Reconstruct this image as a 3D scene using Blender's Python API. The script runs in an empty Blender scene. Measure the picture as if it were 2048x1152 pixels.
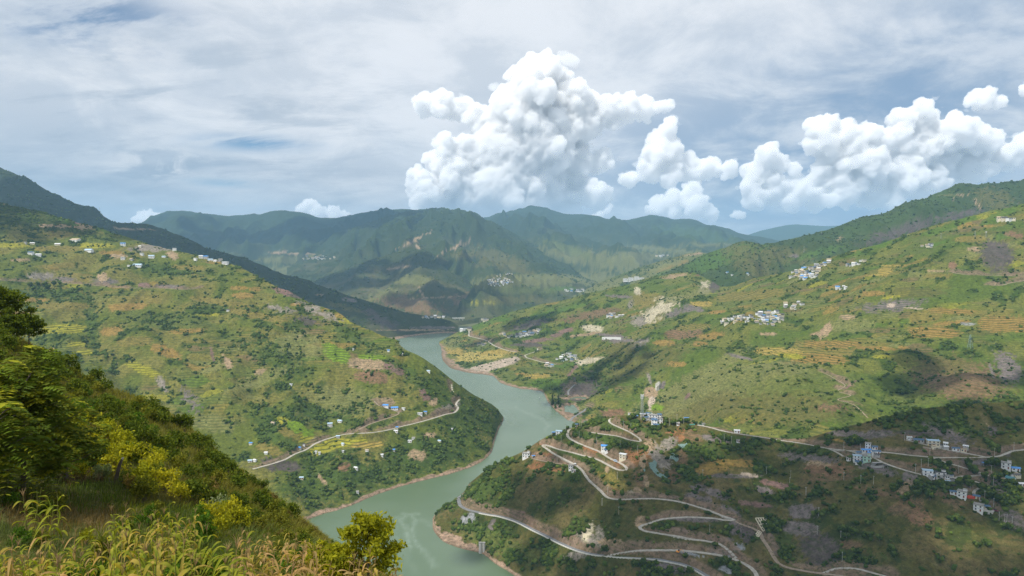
import bpy, math, random
import numpy as np
from mathutils import Vector

rng = np.random.default_rng(7)
random.seed(7)
C = bpy.context.scene.collection
SC = bpy.context.scene

# ------------------------------------------------------------------ camera
H = 360.0                       # eye height above the river
PITCH = math.radians(3.19)
F = 24.0 / 36.0 * 2048.0        # focal length in photo pixels
CT, ST = math.cos(PITCH), math.sin(PITCH)
cam_data = bpy.data.cameras.new('camera')
cam_data.lens = 24.0
cam_data.sensor_width = 36.0
cam_data.clip_start = 0.3
cam_data.clip_end = 120000.0
cam = bpy.data.objects.new('camera', cam_data)
C.objects.link(cam)
cam.location = (0, 0, H)
cam.rotation_euler = (math.pi / 2 - PITCH, 0, 0)
SC.camera = cam

# ------------------------------------------------------------------ light
SUN_DIR = Vector((-0.42, -0.38, 0.82)).normalized()      # towards the sun
sun_data = bpy.data.lights.new('sun', 'SUN')
sun_data.energy = 4.6
sun_data.angle = math.radians(0.5)
sun_data.color = (1.0, 0.95, 0.87)
sun = bpy.data.objects.new('sun', sun_data)
C.objects.link(sun)
sun.rotation_euler = SUN_DIR.to_track_quat('Z', 'Y').to_euler()
sun.location = (0, 0, 3000)

SC.render.engine = 'CYCLES'
SC.view_settings.view_transform = 'Standard'
SC.view_settings.look = 'None'
SC.view_settings.exposure = 0.0
SC.view_settings.gamma = 1.0
SC.cycles.max_bounces = 20
SC.cycles.diffuse_bounces = 3
SC.cycles.glossy_bounces = 2
SC.cycles.transmission_bounces = 2
SC.cycles.volume_bounces = 20
SC.cycles.transparent_max_bounces = 6
SC.cycles.use_adaptive_sampling = True
SC.cycles.adaptive_threshold = 0.006
SC.cycles.use_denoising = True
SC.cycles.denoiser = 'OPENIMAGEDENOISE'
SC.cycles.denoising_input_passes = 'RGB_ALBEDO_NORMAL'
SC.cycles.denoising_prefilter = 'NONE'
SC.cycles.sample_clamp_indirect = 4.0

def ray(px, py):
    x = (px - 1024.0) / F
    v = (576.0 - py) / F
    return x, CT + v * ST, -ST + v * CT

def project(x, y, z):
    fw = y * CT - (z - H) * ST
    up = y * ST + (z - H) * CT
    return 1024 + F * x / fw, 576 - F * up / fw

# ------------------------------------------------------------------ node helpers
class NT:
    def __init__(self, tree):
        self.t = tree
        self.n = tree.nodes
        self.l = tree.links
    def new(self, typ, **kw):
        n = self.n.new(typ)
        for k, v in kw.items():
            setattr(n, k, v)
        return n
    def put(self, sock, v):
        if hasattr(v, 'is_output') or hasattr(v, 'links'):
            self.l.new(v, sock)
        else:
            sock.default_value = v
    def math(self, op, a, b=None, c=None, clamp=False):
        n = self.new('ShaderNodeMath', operation=op, use_clamp=clamp)
        self.put(n.inputs[0], a)
        if b is not None: self.put(n.inputs[1], b)
        if c is not None: self.put(n.inputs[2], c)
        return n.outputs[0]
    def vmath(self, op, a, b=None):
        n = self.new('ShaderNodeVectorMath', operation=op)
        self.put(n.inputs[0], a)
        if b is not None: self.put(n.inputs[1], b)
        return n.outputs['Value'] if op in ('LENGTH', 'DOT_PRODUCT') else n.outputs[0]
    def mix(self, f, a, b, blend='MIX'):
        n = self.new('ShaderNodeMix', data_type='RGBA', blend_type=blend)
        n.clamp_factor = True
        self.put(n.inputs[0], f)
        self.put(n.inputs[6], (*a, 1) if isinstance(a, tuple) and len(a) == 3 else a)
        self.put(n.inputs[7], (*b, 1) if isinstance(b, tuple) and len(b) == 3 else b)
        return n.outputs[2]
    def noise(self, vec, scale, detail=4, rough=0.5, dist=0.0, out='Fac'):
        n = self.new('ShaderNodeTexNoise')
        self.put(n.inputs['Vector'], vec)
        n.inputs['Scale'].default_value = scale
        n.inputs['Detail'].default_value = detail
        n.inputs['Roughness'].default_value = rough
        n.inputs['Distortion'].default_value = dist
        return n.outputs[out]
    def smooth(self, v, lo, hi, a=0.0, b=1.0):
        n = self.new('ShaderNodeMapRange', interpolation_type='SMOOTHSTEP')
        self.put(n.inputs[0], v)
        n.inputs[1].default_value = lo; n.inputs[2].default_value = hi
        n.inputs[3].default_value = a; n.inputs[4].default_value = b
        return n.outputs[0]
    def lin(self, v, lo, hi, a=0.0, b=1.0):
        n = self.new('ShaderNodeMapRange')
        self.put(n.inputs[0], v)
        n.inputs[1].default_value = lo; n.inputs[2].default_value = hi
        n.inputs[3].default_value = a; n.inputs[4].default_value = b
        return n.outputs[0]
    def comb(self, x, y, z):
        n = self.new('ShaderNodeCombineXYZ')
        self.put(n.inputs[0], x); self.put(n.inputs[1], y); self.put(n.inputs[2], z)
        return n.outputs[0]

# ------------------------------------------------------------------ sky
def build_world():
    w = bpy.data.worlds.new('World')
    SC.world = w
    w.use_nodes = True
    T = NT(w.node_tree)
    T.n.clear()
    out = T.new('ShaderNodeOutputWorld')
    bg = T.new('ShaderNodeBackground')
    bg.inputs['Strength'].default_value = 0.1
    T.l.new(bg.outputs[0], out.inputs[0])
    sky = T.new('ShaderNodeTexSky', sky_type='NISHITA')
    sky.sun_disc = False
    sky.sun_elevation = math.asin(SUN_DIR.z)
    sky.sun_rotation = math.atan2(SUN_DIR.x, SUN_DIR.y)
    sky.altitude = 1500
    sky.air_density = 1.0
    sky.dust_density = 0.6
    sky.ozone_density = 1.5
    tc = T.new('ShaderNodeTexCoord')
    sep = T.new('ShaderNodeSeparateXYZ')
    T.l.new(tc.outputs['Generated'], sep.inputs[0])
    X, Y, Z = sep.outputs
    az = T.math('ARCTAN2', X, Y)
    el = T.math('ARCSINE', Z)
    # cloud-plane coordinates: clouds thin out into streaks near the horizon
    zz = T.math('ADD', T.math('MAXIMUM', Z, 0.0), 0.27)
    plane = T.comb(T.math('DIVIDE', X, zz), T.math('DIVIDE', Y, zz), 0.0)
    n_big = T.noise(plane, 0.9, 3, 0.5, 0.4)
    n_mid = T.noise(plane, 2.9, 9, 0.62, 0.35)
    n_str = T.noise(T.vmath('MULTIPLY', plane, (0.8, 1.7, 1.0)), 2.8, 9, 0.62, 0.3)

    def spot(px, py, rx, ry):
        """soft bump round a direction in the sky"""
        r = ray(px, py)
        a0 = math.atan2(r[0], r[1]); e0 = math.asin(r[2] / math.sqrt(r[0]**2 + r[1]**2 + r[2]**2))
        dx = T.math('MULTIPLY', T.math('SUBTRACT', az, a0), F / rx)
        dy = T.math('MULTIPLY', T.math('SUBTRACT', el, e0), F / ry)
        d = T.math('SQRT', T.math('ADD', T.math('MULTIPLY', dx, dx), T.math('MULTIPLY', dy, dy)))
        return T.smooth(d, 0.0, 1.0, 1.0, 0.0)

    blue = T.mix(1.0, sky.outputs[0], (0.78, 0.92, 1.0), 'MULTIPLY')
    # high veil: pale grey in most of the sky, bluer and darker in the right half
    veil_hi = (9.5, 9.6, 9.8)
    veil_lo = (6.5, 7.0, 7.7)
    veil = T.mix(T.smooth(T.math('ADD', T.math('MULTIPLY', n_mid, 0.75), T.math('MULTIPLY', n_big, 0.45)), 0.48, 0.72), veil_lo, veil_hi)
    right = T.math('ADD', spot(1640, 340, 800, 340), T.math('MULTIPLY', spot(1950, 90, 460, 170), 0.75), clamp=True)
    right = T.math('MULTIPLY', right, T.smooth(n_mid, 0.38, 0.64, 1.0, 0.3))
    veil = T.mix(T.math('MULTIPLY', right, 1.0), veil, (2.9, 4.0, 5.7))
    lit = T.math('ADD', spot(820, 130, 620, 330), spot(1330, 60, 520, 170), clamp=True)
    veil = T.mix(T.math('MULTIPLY', lit, T.smooth(n_mid, 0.35, 0.65, 0.2, 0.85)), veil, (9.0, 9.2, 9.6))
    # darker scraps under the veil in the left half
    scrap = T.math('MULTIPLY', T.smooth(n_str, 0.49, 0.66), T.math('ADD', spot(360, 230, 800, 320), T.math('MULTIPLY', spot(150, 330, 520, 110), 0.5), clamp=True))
    veil = T.mix(T.math('MULTIPLY', scrap, 0.8), veil, (4.7, 5.4, 6.3))
    low = T.math('MULTIPLY', spot(120, 350, 620, 120), T.smooth(n_str, 0.3, 0.6, 0.5, 1.0))
    veil = T.mix(T.math('MULTIPLY', low, 0.75), veil, (3.7, 4.6, 5.7))
    # bright ragged bits
    bits = T.math('MULTIPLY', T.smooth(T.noise(plane, 5.0, 7, 0.62, 0.6), 0.46, 0.64), T.math('ADD', spot(195, 95, 190, 70), spot(320, 330, 180, 50), clamp=True))
    veil = T.mix(bits, veil, (9.0, 9.1, 9.3))
    # holes where the blue shows through
    hole = T.math('ADD', spot(150, 28, 300, 90), T.math('ADD', spot(510, 287, 170, 26), T.math('MULTIPLY', spot(470, 366, 150, 14), 0.8)), clamp=True)
    cover = T.smooth(n_mid, 0.16, 0.26)
    cover = T.math('MULTIPLY', cover, T.math('SUBTRACT', 1.0, T.math('MULTIPLY', hole, T.smooth(n_str, 0.40, 0.56, 1.0, 0.15))), clamp=True)
    cover = T.math('MAXIMUM', cover, T.math('MULTIPLY', T.smooth(el, 0.30, 0.45), 0.55))
    hor = T.smooth(el, 0.0, 0.10, 1.0, 0.0)
    col = T.mix(T.math('MULTIPLY', cover, 0.97), blue, veil)
    col = T.mix(T.math('MULTIPLY', hor, 0.55), col, (4.6, 5.8, 7.0))
    T.l.new(col, bg.inputs['Color'])
build_world()

# ------------------------------------------------------------------ numpy noise
def _tab(seed):
    r = np.random.default_rng(seed)
    p = r.permutation(256)
    ang = r.random(256) * 2 * np.pi
    return np.concatenate([p, p]), np.cos(ang).astype(np.float32), np.sin(ang).astype(np.float32)
_tabs = {}
def pn(x, y, seed=0):
    if seed not in _tabs: _tabs[seed] = _tab(seed)
    p, gx, gy = _tabs[seed]
    xi = np.floor(x).astype(np.int64); yi = np.floor(y).astype(np.int64)
    xf = (x - xi).astype(np.float32); yf = (y - yi).astype(np.float32)
    u = xf * xf * xf * (xf * (xf * 6 - 15) + 10)
    v = yf * yf * yf * (yf * (yf * 6 - 15) + 10)
    X0 = xi & 255; X1 = (xi + 1) & 255; Y0 = yi & 255; Y1 = (yi + 1) & 255
    def g(a, b, fx, fy):
        h = p[p[a] + b]
        return gx[h] * fx + gy[h] * fy
    n00 = g(X0, Y0, xf, yf); n10 = g(X1, Y0, xf - 1, yf)
    n01 = g(X0, Y1, xf, yf - 1); n11 = g(X1, Y1, xf - 1, yf - 1)
    return ((n00 * (1 - u) + n10 * u) * (1 - v) + (n01 * (1 - u) + n11 * u) * v) * 1.5
def fbm(x, y, octv=4, seed=0, gain=0.5, lac=2.03):
    s = 0.0; a = 1.0; t = 0.0
    for o in range(octv):
        s = s + a * pn(x, y, seed + o); t += a; a *= gain; x = x * lac + 3.7; y = y * lac - 1.9
    return s / t
def ridged(x, y, octv=4, seed=0):
    s = 0.0; a = 1.0; t = 0.0; w = 1.0
    for o in range(octv):
        n = (1 - np.abs(pn(x, y, seed + o))) ** 2
        s = s + a * n * w; w = np.clip(n * 1.6, 0, 1); t += a; a *= 0.5; x = x * 2.07 + 1.3; y = y * 2.07 - 4.1
    return s / t
def cells(x, y, seed=0):
    """jittered cells: (id hash 0..1, distance to the border)"""
    r = np.random.default_rng(seed)
    J = r.random((64, 64, 3))
    xi = np.floor(x).astype(int); yi = np.floor(y).astype(int)
    d1 = np.full(x.shape, 9.0); d2 = np.full(x.shape, 9.0); hid = np.zeros(x.shape)
    for dx in (-1, 0, 1):
        for dy in (-1, 0, 1):
            j = J[(xi + dx) & 63, (yi + dy) & 63]
            d = np.hypot(xi + dx + j[..., 0] - x, yi + dy + j[..., 1] - y)
            n = d < d1
            d2 = np.where(n, d1, np.minimum(d2, d)); hid = np.where(n, j[..., 2], hid); d1 = np.where(n, d, d1)
    return hid, d2 - d1
def sstep(v, lo, hi):
    t = np.clip((v - lo) / (hi - lo), 0, 1)
    return t * t * (3 - 2 * t)
def pchip(x, y, xq):
    """monotone cubic interpolation of y (n,) or (n,m) over x"""
    x = np.asarray(x, float); y = np.asarray(y, float)
    h = np.diff(x); sh = (-1,) + (1,) * (y.ndim - 1)
    dl = np.diff(y, axis=0) / h.reshape(sh)
    m = np.zeros_like(y)
    if len(x) > 2:
        a, b = dl[:-1], dl[1:]
        m[1:-1] = np.where(a * b > 0, 2 * a * b / np.where(a + b == 0, 1, a + b), 0)
    m[0] = dl[0]; m[-1] = dl[-1]
    xq = np.clip(xq, x[0], x[-1])
    k = np.clip(np.searchsorted(x, xq) - 1, 0, len(x) - 2)
    t = ((xq - x[k]) / h[k]).reshape(sh); hh = h[k].reshape(sh)
    return (y[k] * (1 + 2 * t) * (1 - t) ** 2 + m[k] * hh * t * (1 - t) ** 2 + y[k + 1] * t * t * (3 - 2 * t) + m[k + 1] * hh * t * t * (t - 1))
# ------------------------------------------------------------------ terrain
def S(px, py):                      # a point of the shoreline
    r = ray(px, py); d = H * r[1] / -r[2]
    return (px, py, d)
def B(px, d, z):                    # a point at depth d and height z
    return (px, None, d, z)
def _ctrl(pts):
    A, E, D = [], [], []
    for p in pts:
        if p[1] is None:
            e = (p[3] - H) / p[2]
            v = (e * CT + ST) / (CT - e * ST)      # image height of that elevation
            r = ray(p[0], 576 - v * F)
        else:
            r = ray(p[0], p[1])
        A.append(r[0] / r[1]); E.append(r[2] / r[1]); D.append(p[2])
    return np.array(A), np.array(E), np.array(D)

HILLS = []
class Hill:
    def __init__(self, name, curves, cols, rows, aL, aR, amp, scale, back=300, drop=None, seed=1, shore=False, edge=0.3, power=1.0, rid=0.5, crest_rough=1.0, front=-7.0, spur=None):
        self.name = name
        pts = [_ctrl(c) for c in curves]
        a = np.linspace(aL, aR, cols)
        Ys, Zs = [], []
        for A, E, D in pts:
            e = pchip(A, E, a); d = pchip(A, D, a)
            Ys.append(d); Zs.append(H + e * d)
        Ys = np.array(Ys); Zs = np.array(Zs)
        K = len(curves) - 1
        s = []
        for k in range(K):
            n = rows[k]
            t = np.arange(n) / n
            if k == 0 and power != 1.0: t = t ** power
            s.extend(k + t)
        s.append(K)
        s = np.array(s)
        Y = pchip(np.arange(K + 1), Ys, s) if K > 1 else Ys[0] + (Ys[1] - Ys[0]) * s[:, None]
        Z = pchip(np.arange(K + 1), Zs, s) if K > 1 else Zs[0] + (Zs[1] - Zs[0]) * s[:, None]
        # relief
        X = a[None, :] * Y
        sn = s / K
        wf = sstep(sn, 0.0, 0.16 if shore else 0.05)[:, None] * (edge + (1 - edge) * sstep(1 - sn, 0.0, 0.22))[:, None]
        wx = X + 0.35 * scale * fbm(X / scale, Y / scale, 2, seed + 50); wy = Y + 0.35 * scale * fbm(X / scale, Y / scale, 2, seed + 60)
        n = (1 - rid) * fbm(wx / scale, wy / scale, 5, seed) + rid * 1.3 * (ridged(wx / scale, wy / scale, 4, seed + 20) - 0.55)
        # do not let the relief outgrow a thin tip of the hill
        room = np.clip((Zs[-1] - Zs[0]) / (3.0 * amp), 0.0, 1.0)[None, :]
        Z = Z + amp * n * wf * room
        Z += crest_rough * amp * 0.05 * fbm(X / (scale * 0.12), Y / (scale * 0.12), 3, seed + 9) * room
        if spur:
            sa, ss = spur
            sx = X / ss + .5 * fbm(X / (ss * 1.3), Y / (ss * 2.5), 3, seed + 70); sy = Y / (ss * 3.2)
            q = ridged(sx, sy, 4, seed + 75) - .5
            Z += sa * q * wf * room
        nf = s.size
        # far side and the foot below the front edge
        dr = drop if drop is not None else 0.75
        bk = np.array([0.08, 0.25, 0.55, 1.0])[:, None]
        Yb = Y[-1] + bk * back; Zb = Z[-1] - dr * back * bk ** 1.3
        f0 = np.minimum(Z[0], 0) + front
        Yf = Y[:1] - np.maximum(0.012 * Y[:1], 3.0); Zf = f0[None, :] if shore else Z[:1] - 0.05 * Y[:1]
        self.a = a
        self.Y = np.vstack([Yf, Y, Yb]); self.Z = np.vstack([Zf, Z, Zb])
        self.front0 = 1; self.front1 = nf + 1
        self.s = np.concatenate([[0], sn, 1 + bk[:, 0]])
        self.seed = seed
        HILLS.append(self)
    def fields(self):
        X = self.a[None, :] * self.Y
        self.X = X
        self.px, self.py = project(X, self.Y, self.Z)
        return X
    def hit(self, px, py):
        """first meeting of the sight line through photo pixel (px,py) with this hill"""
        r = ray(px, py); a = r[0] / r[1]; e = r[2] / r[1]
        if a < self.a[0] or a > self.a[-1]: return None
        j = np.clip(np.searchsorted(self.a, a) - 1, 0, len(self.a) - 2)
        t = (a - self.a[j]) / (self.a[j + 1] - self.a[j])
        Y = self.Y[:, j] * (1 - t) + self.Y[:, j + 1] * t
        Z = self.Z[:, j] * (1 - t) + self.Z[:, j + 1] * t
        el = (Z - H) / Y
        k = np.nonzero(el >= e)[0]
        if len(k) == 0: return None
        k = k[0]
        if k == 0: return None
        u = (e - el[k - 1]) / (el[k] - el[k - 1] + 1e-12)
        y = Y[k - 1] * (1 - u) + Y[k] * u
        return Vector((a * y, y, H + e * y))
    def z_at(self, x, y):
        a = x / y
        j = int(np.clip(np.searchsorted(self.a, a) - 1, 0, len(self.a) - 2))
        t = (a - self.a[j]) / (self.a[j + 1] - self.a[j])
        Y = self.Y[:, j] * (1 - t) + self.Y[:, j + 1] * t
        Z = self.Z[:, j] * (1 - t) + self.Z[:, j + 1] * t
        return float(np.interp(y, Y, Z))

def aof(px, py=600):
    r = ray(px, py); return r[0] / r[1]

LEFT = Hill('left_hill', [
    [S(-600, 1085), S(-260, 1085), S(200, 1080), S(400, 1075), S(560, 1060), S(640, 1030), S(700, 1012), S(765, 985), S(830, 965), S(900, 948), S(955, 928), S(983, 905), S(990, 880), S(996, 862), S(1008, 838)],
    [(-600, 210, 2200), (-260, 325, 2000), (0, 405, 1900), (60, 419, 1890), (150, 443, 1860), (200, 456, 1840), (300, 489, 1800), (400, 512, 1730), (455, 525, 1700), (520, 556, 1620), (575, 582, 1560), (616, 604, 1530), (674, 624, 1460), (705, 643, 1420), (735, 658, 1395), (763, 672, 1370), (790, 680, 1345), (808, 699, 1330), (835, 712, 1315), (863, 728, 1310), (890, 748, 1315), (917, 769, 1330), (945, 788, 1355), (972, 802, 1390), (994, 817, 1422), (1003, 829, 1434), (1008, 836, 1443)]],
    620, [250], aof(-420), aof(1007, 836), 32, 230, back=500, seed=3, shore=True, edge=0.22, power=1.25, spur=(16, 120))
DARK = Hill('dark_ridge', [
    [B(-600, 2500, 0), B(600, 2560, 0), S(780, 681), S(800, 677), S(850, 669), S(890, 666), S(918, 667)],
    [(-600, 100, 4500), (-200, 245, 4200), (0, 338, 4000), (40, 350, 3980), (80, 371, 3950), (150, 405, 3900), (180, 414, 3880), (225, 440, 3800), (300, 455, 3700), (400, 489, 3550), (500, 520, 3400), (568, 545, 3350), (640, 572, 3250), (700, 592, 3200), (780, 617, 3100), (850, 632, 3050), (900, 641, 3000), (918, 652, 2960)]],
    320, [120], aof(-420), aof(917, 660), 110, 480, back=700, seed=14, shore=True, edge=0.2, spur=(130, 330))
SPURFAR = Hill('far_spur', [
    [B(560, 4200, 10), B(760, 3600, 5), B(880, 3300, 5), B(1010, 3700, 20)],
    [(560, 590, 5600), (640, 556, 5400), (700, 533, 5300), (760, 514, 5200), (800, 503, 5150), (838, 498, 5100), (880, 518, 5000), (930, 550, 4900), (965, 582, 4800), (1010, 622, 4500)]],
    190, [80], aof(570), aof(1005), 80, 520, back=700, seed=25, edge=0.2, rid=.7, spur=(45, 330))
CENTRAL = Hill('central_mountain', [
    [B(560, 5600, 60), B(800, 4600, 30), B(920, 3500, 5), B(1000, 3500, 10), B(1240, 4200, 50)],
    [(560, 500, 7900), (640, 480, 7800), (700, 458, 7600), (780, 432, 7400), (850, 420, 7300), (890, 416, 7200), (940, 425, 7100), (975, 436, 7000), (1010, 457, 6900), (1060, 484, 6700), (1110, 510, 6500), (1160, 540, 6200), (1200, 558, 6000), (1250, 578, 5600)]],
    300, [150], aof(575), aof(1245), 240, 800, back=900, seed=36, edge=0.2, rid=.85, spur=(230, 460))
RANGEW = Hill('western_range', [
    [B(180, 5800, 60), B(600, 6300, 80), B(1000, 7200, 120)],
    [(180, 480, 9600), (250, 462, 9400), (285, 446, 9300), (310, 432, 9250), (350, 423, 9200), (400, 427, 9150), (460, 432, 9100), (500, 430, 9100), (522, 428, 9050), (540, 423, 9050), (560, 420, 9000), (600, 425, 9000), (640, 437, 9000), (660, 435, 9000), (690, 431, 9000), (730, 424, 9000), (760, 420, 9000), (800, 419, 9000), (850, 419, 9000), (890, 420, 9000), (960, 440, 9000), (1000, 460, 9000)]],
    320, [110], aof(200), aof(990), 330, 1250, back=1500, seed=47, edge=0.14, rid=.85, spur=(300, 700))
RANGEE = Hill('eastern_range', [
    [B(880, 7000, 80), B(1100, 5200, 60), B(1300, 5000, 80), B(1720, 5200, 120)],
    [(880, 455, 10500), (940, 438, 10500), (975, 431, 10500), (1000, 425, 10400), (1040, 416, 10300), (1065, 412, 10300), (1090, 415, 10300), (1120, 424, 10200), (1180, 431, 10100), (1240, 438, 10000), (1280, 434, 10000), (1310, 429, 10000), (1335, 436, 9900), (1345, 439, 9900), (1380, 437, 9800), (1420, 449, 9700), (1440, 450, 9700), (1480, 464, 9600), (1540, 478, 9500), (1600, 492, 9500), (1720, 512, 9500)]],
    340, [120], aof(900), aof(1700), 330, 1250, back=1500, seed=58, edge=0.14, rid=.85, spur=(300, 700))
REMOTE = Hill('remote_range', [
    [B(1440, 12000, 150), B(2000, 12000, 150)],
    [(1440, 492, 14000), (1500, 468, 14000), (1545, 456, 14000), (1590, 449, 14000), (1650, 452, 14000), (1760, 446, 14000), (2000, 440, 14000)]],
    120, [40], aof(1450), aof(1980), 160, 1600, back=900, seed=69, edge=0.12)
TERR = Hill('terraced_ridge', [
    [B(1010, 3300, 8), B(1200, 3200, 30), B(1560, 3200, 80)],
    [(1010, 640, 4500), (1050, 624, 4500), (1100, 606, 4400), (1150, 590, 4350), (1200, 565, 4300), (1250, 546, 4300), (1290, 531, 4300), (1340, 517, 4250), (1395, 505, 4200), (1425, 507, 4200), (1480, 520, 4200), (1560, 530, 4200)]],
    200, [80], aof(1030), aof(1550), 45, 450, back=700, seed=70, edge=0.2)
RBACK = Hill('right_back_ridge', [
    [B(1280, 2800, 80), B(1500, 2500, 120), B(1800, 2400, 200), B(2600, 2400, 250)],
    [(1280, 572, 3300), (1327, 546, 3300), (1370, 527, 3300), (1417, 507, 3250), (1450, 497, 3230), (1491, 485, 3200), (1512, 487, 3200), (1527, 490, 3230), (1545, 486, 3250), (1592, 474, 3300), (1652, 459, 3300), (1700, 444, 3300), (1761, 424, 3300), (1871, 386, 3300), (1895, 374, 3300), (1920, 366, 3300), (1950, 369, 3300), (1986, 363, 3300), (2048, 362, 3300), (2300, 335, 3300), (2600, 300, 3300)]],
    380, [130], aof(1290), aof(2500), 120, 480, back=700, seed=81, edge=0.2, spur=(110, 300))
RIGHT = Hill('right_hillside', [
    [S(877, 689), S(885, 722), S(905, 738), S(935, 745), S(985, 752), S(1000, 765), S(1040, 777), S(1085, 784), S(1096, 805), S(1112, 822), S(1135, 840), S(1150, 852), B(1200, 1270, 8), B(1300, 1230, 30), B(1500, 1000, 70), B(1700, 930, 92), B(1850, 960, 115), B(2048, 960, 115), B(2600, 960, 115)],
    [(877, 687, 2610), (900, 688, 2560), (940, 690, 2480), (1000, 680, 2400), (1060, 690, 2250), (1100, 702, 2130), (1140, 722, 1990), (1200, 735, 1830), (1300, 735, 1620), (1400, 708, 1500), (1500, 692, 1450), (1600, 690, 1400), (1700, 695, 1350), (1850, 690, 1300), (1960, 680, 1280), (2048, 690, 1250), (2600, 690, 1250)],
    [(877, 684, 2620), (900, 672, 2700), (935, 655, 2700), (1000, 632, 2700), (1050, 618, 2700), (1100, 606, 2680), (1150, 594, 2650), (1200, 581, 2600), (1270, 566, 2550), (1330, 549, 2500), (1380, 543, 2450), (1415, 556, 2350), (1445, 572, 2200), (1500, 560, 2100), (1540, 550, 2050), (1570, 545, 2000), (1652, 518, 1950), (1700, 503, 1920), (1761, 487, 1900), (1857, 455, 1850), (1966, 425, 1800), (2048, 405, 1800), (2300, 330, 1800), (2600, 260, 1800)]],
    640, [140, 140], aof(878), aof(2480), 38, 270, back=500, seed=92, shore=True, edge=0.22, spur=(18, 140))
NEAR = Hill('near_spur', [
    [S(861, 1048), S(870, 1066), S(890, 1085), S(930, 1099), S(963, 1107), S(990, 1127), S(1030, 1152), S(1060, 1180), B(1150, 640, 0), B(1300, 540, 0), B(1500, 480, 0), B(1800, 430, 0), B(2400, 400, 0)],
    [(861, 1045, 897), (870, 1029, 899), (885, 1015, 900), (900, 1004, 902), (920, 990, 905), (940, 966, 905), (1000, 923, 905), (1040, 906, 905), (1080, 881, 905), (1120, 862, 905), (1160, 847, 900), (1200, 837, 890), (1250, 830, 870), (1300, 829, 860), (1350, 838, 850), (1420, 850, 830), (1500, 867, 810), (1600, 877, 800), (1645, 868, 790), (1690, 855, 780), (1750, 840, 770), (1850, 816, 760), (1950, 808, 760), (2048, 800, 760), (2400, 770, 760)]],
    640, [270], aof(862, 1045), aof(2330), 11, 110, back=160, drop=1.0, seed=103, shore=True, edge=0.2, power=0.85, rid=0.45, spur=(6, 55))
FORE = Hill('near_slope', [
    [(-700, 1500, 3.2), (0, 1560, 3.2), (600, 1600, 3.2), (1000, 1700, 3.0), (1500, 1800, 3.0)],
    [(-700, 1060, 15), (0, 1140, 15), (300, 1165, 14), (600, 1190, 13), (800, 1215, 12), (1000, 1310, 11), (1500, 1500, 8)],
    [(-700, 330, 85), (-200, 530, 80), (0, 650, 78), (100, 712, 78), (200, 768, 76), (300, 805, 74), (400, 872, 72), (450, 918, 68), (500, 955, 64), (600, 1036, 56), (650, 1076, 50), (700, 1120, 42), (800, 1178, 34), (850, 1240, 26), (1000, 1400, 15), (1500, 1650, 9)]],
    260, [40, 130], aof(-480, 900), aof(1350, 1200), 1.6, 22, back=60, drop=1.1, seed=114, edge=0.35, front=-1)
# ------------------------------------------------------------------ land cover
PAL = dict(
    ochre=(.235, .155, .042), gold=(.30, .225, .055), rice=(.25, .235, .025), bright=(.13, .20, .015), palegold=(.34, .27, .075),
    soil=(.19, .112, .062), orange=(.22, .108, .048), purple=(.155, .128, .118), dpurple=(.092, .074, .066), red=(.175, .108, .09),
    cream=(.42, .37, .26), tan=(.30, .215, .13), rock=(.22, .19, .155), grey=(.24, .245, .25), sand=(.40, .32, .25),
    olive=(.115, .105, .03), grass=(.105, .125, .028), pale=(.165, .165, .055), green=(.05, .085, .016), forest=(.026, .048, .010),
    brown=(.16, .105, .055), oliveochre=(.175, .145, .036), lush=(.07, .13, .014), concrete=(.45, .43, .39))
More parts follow.
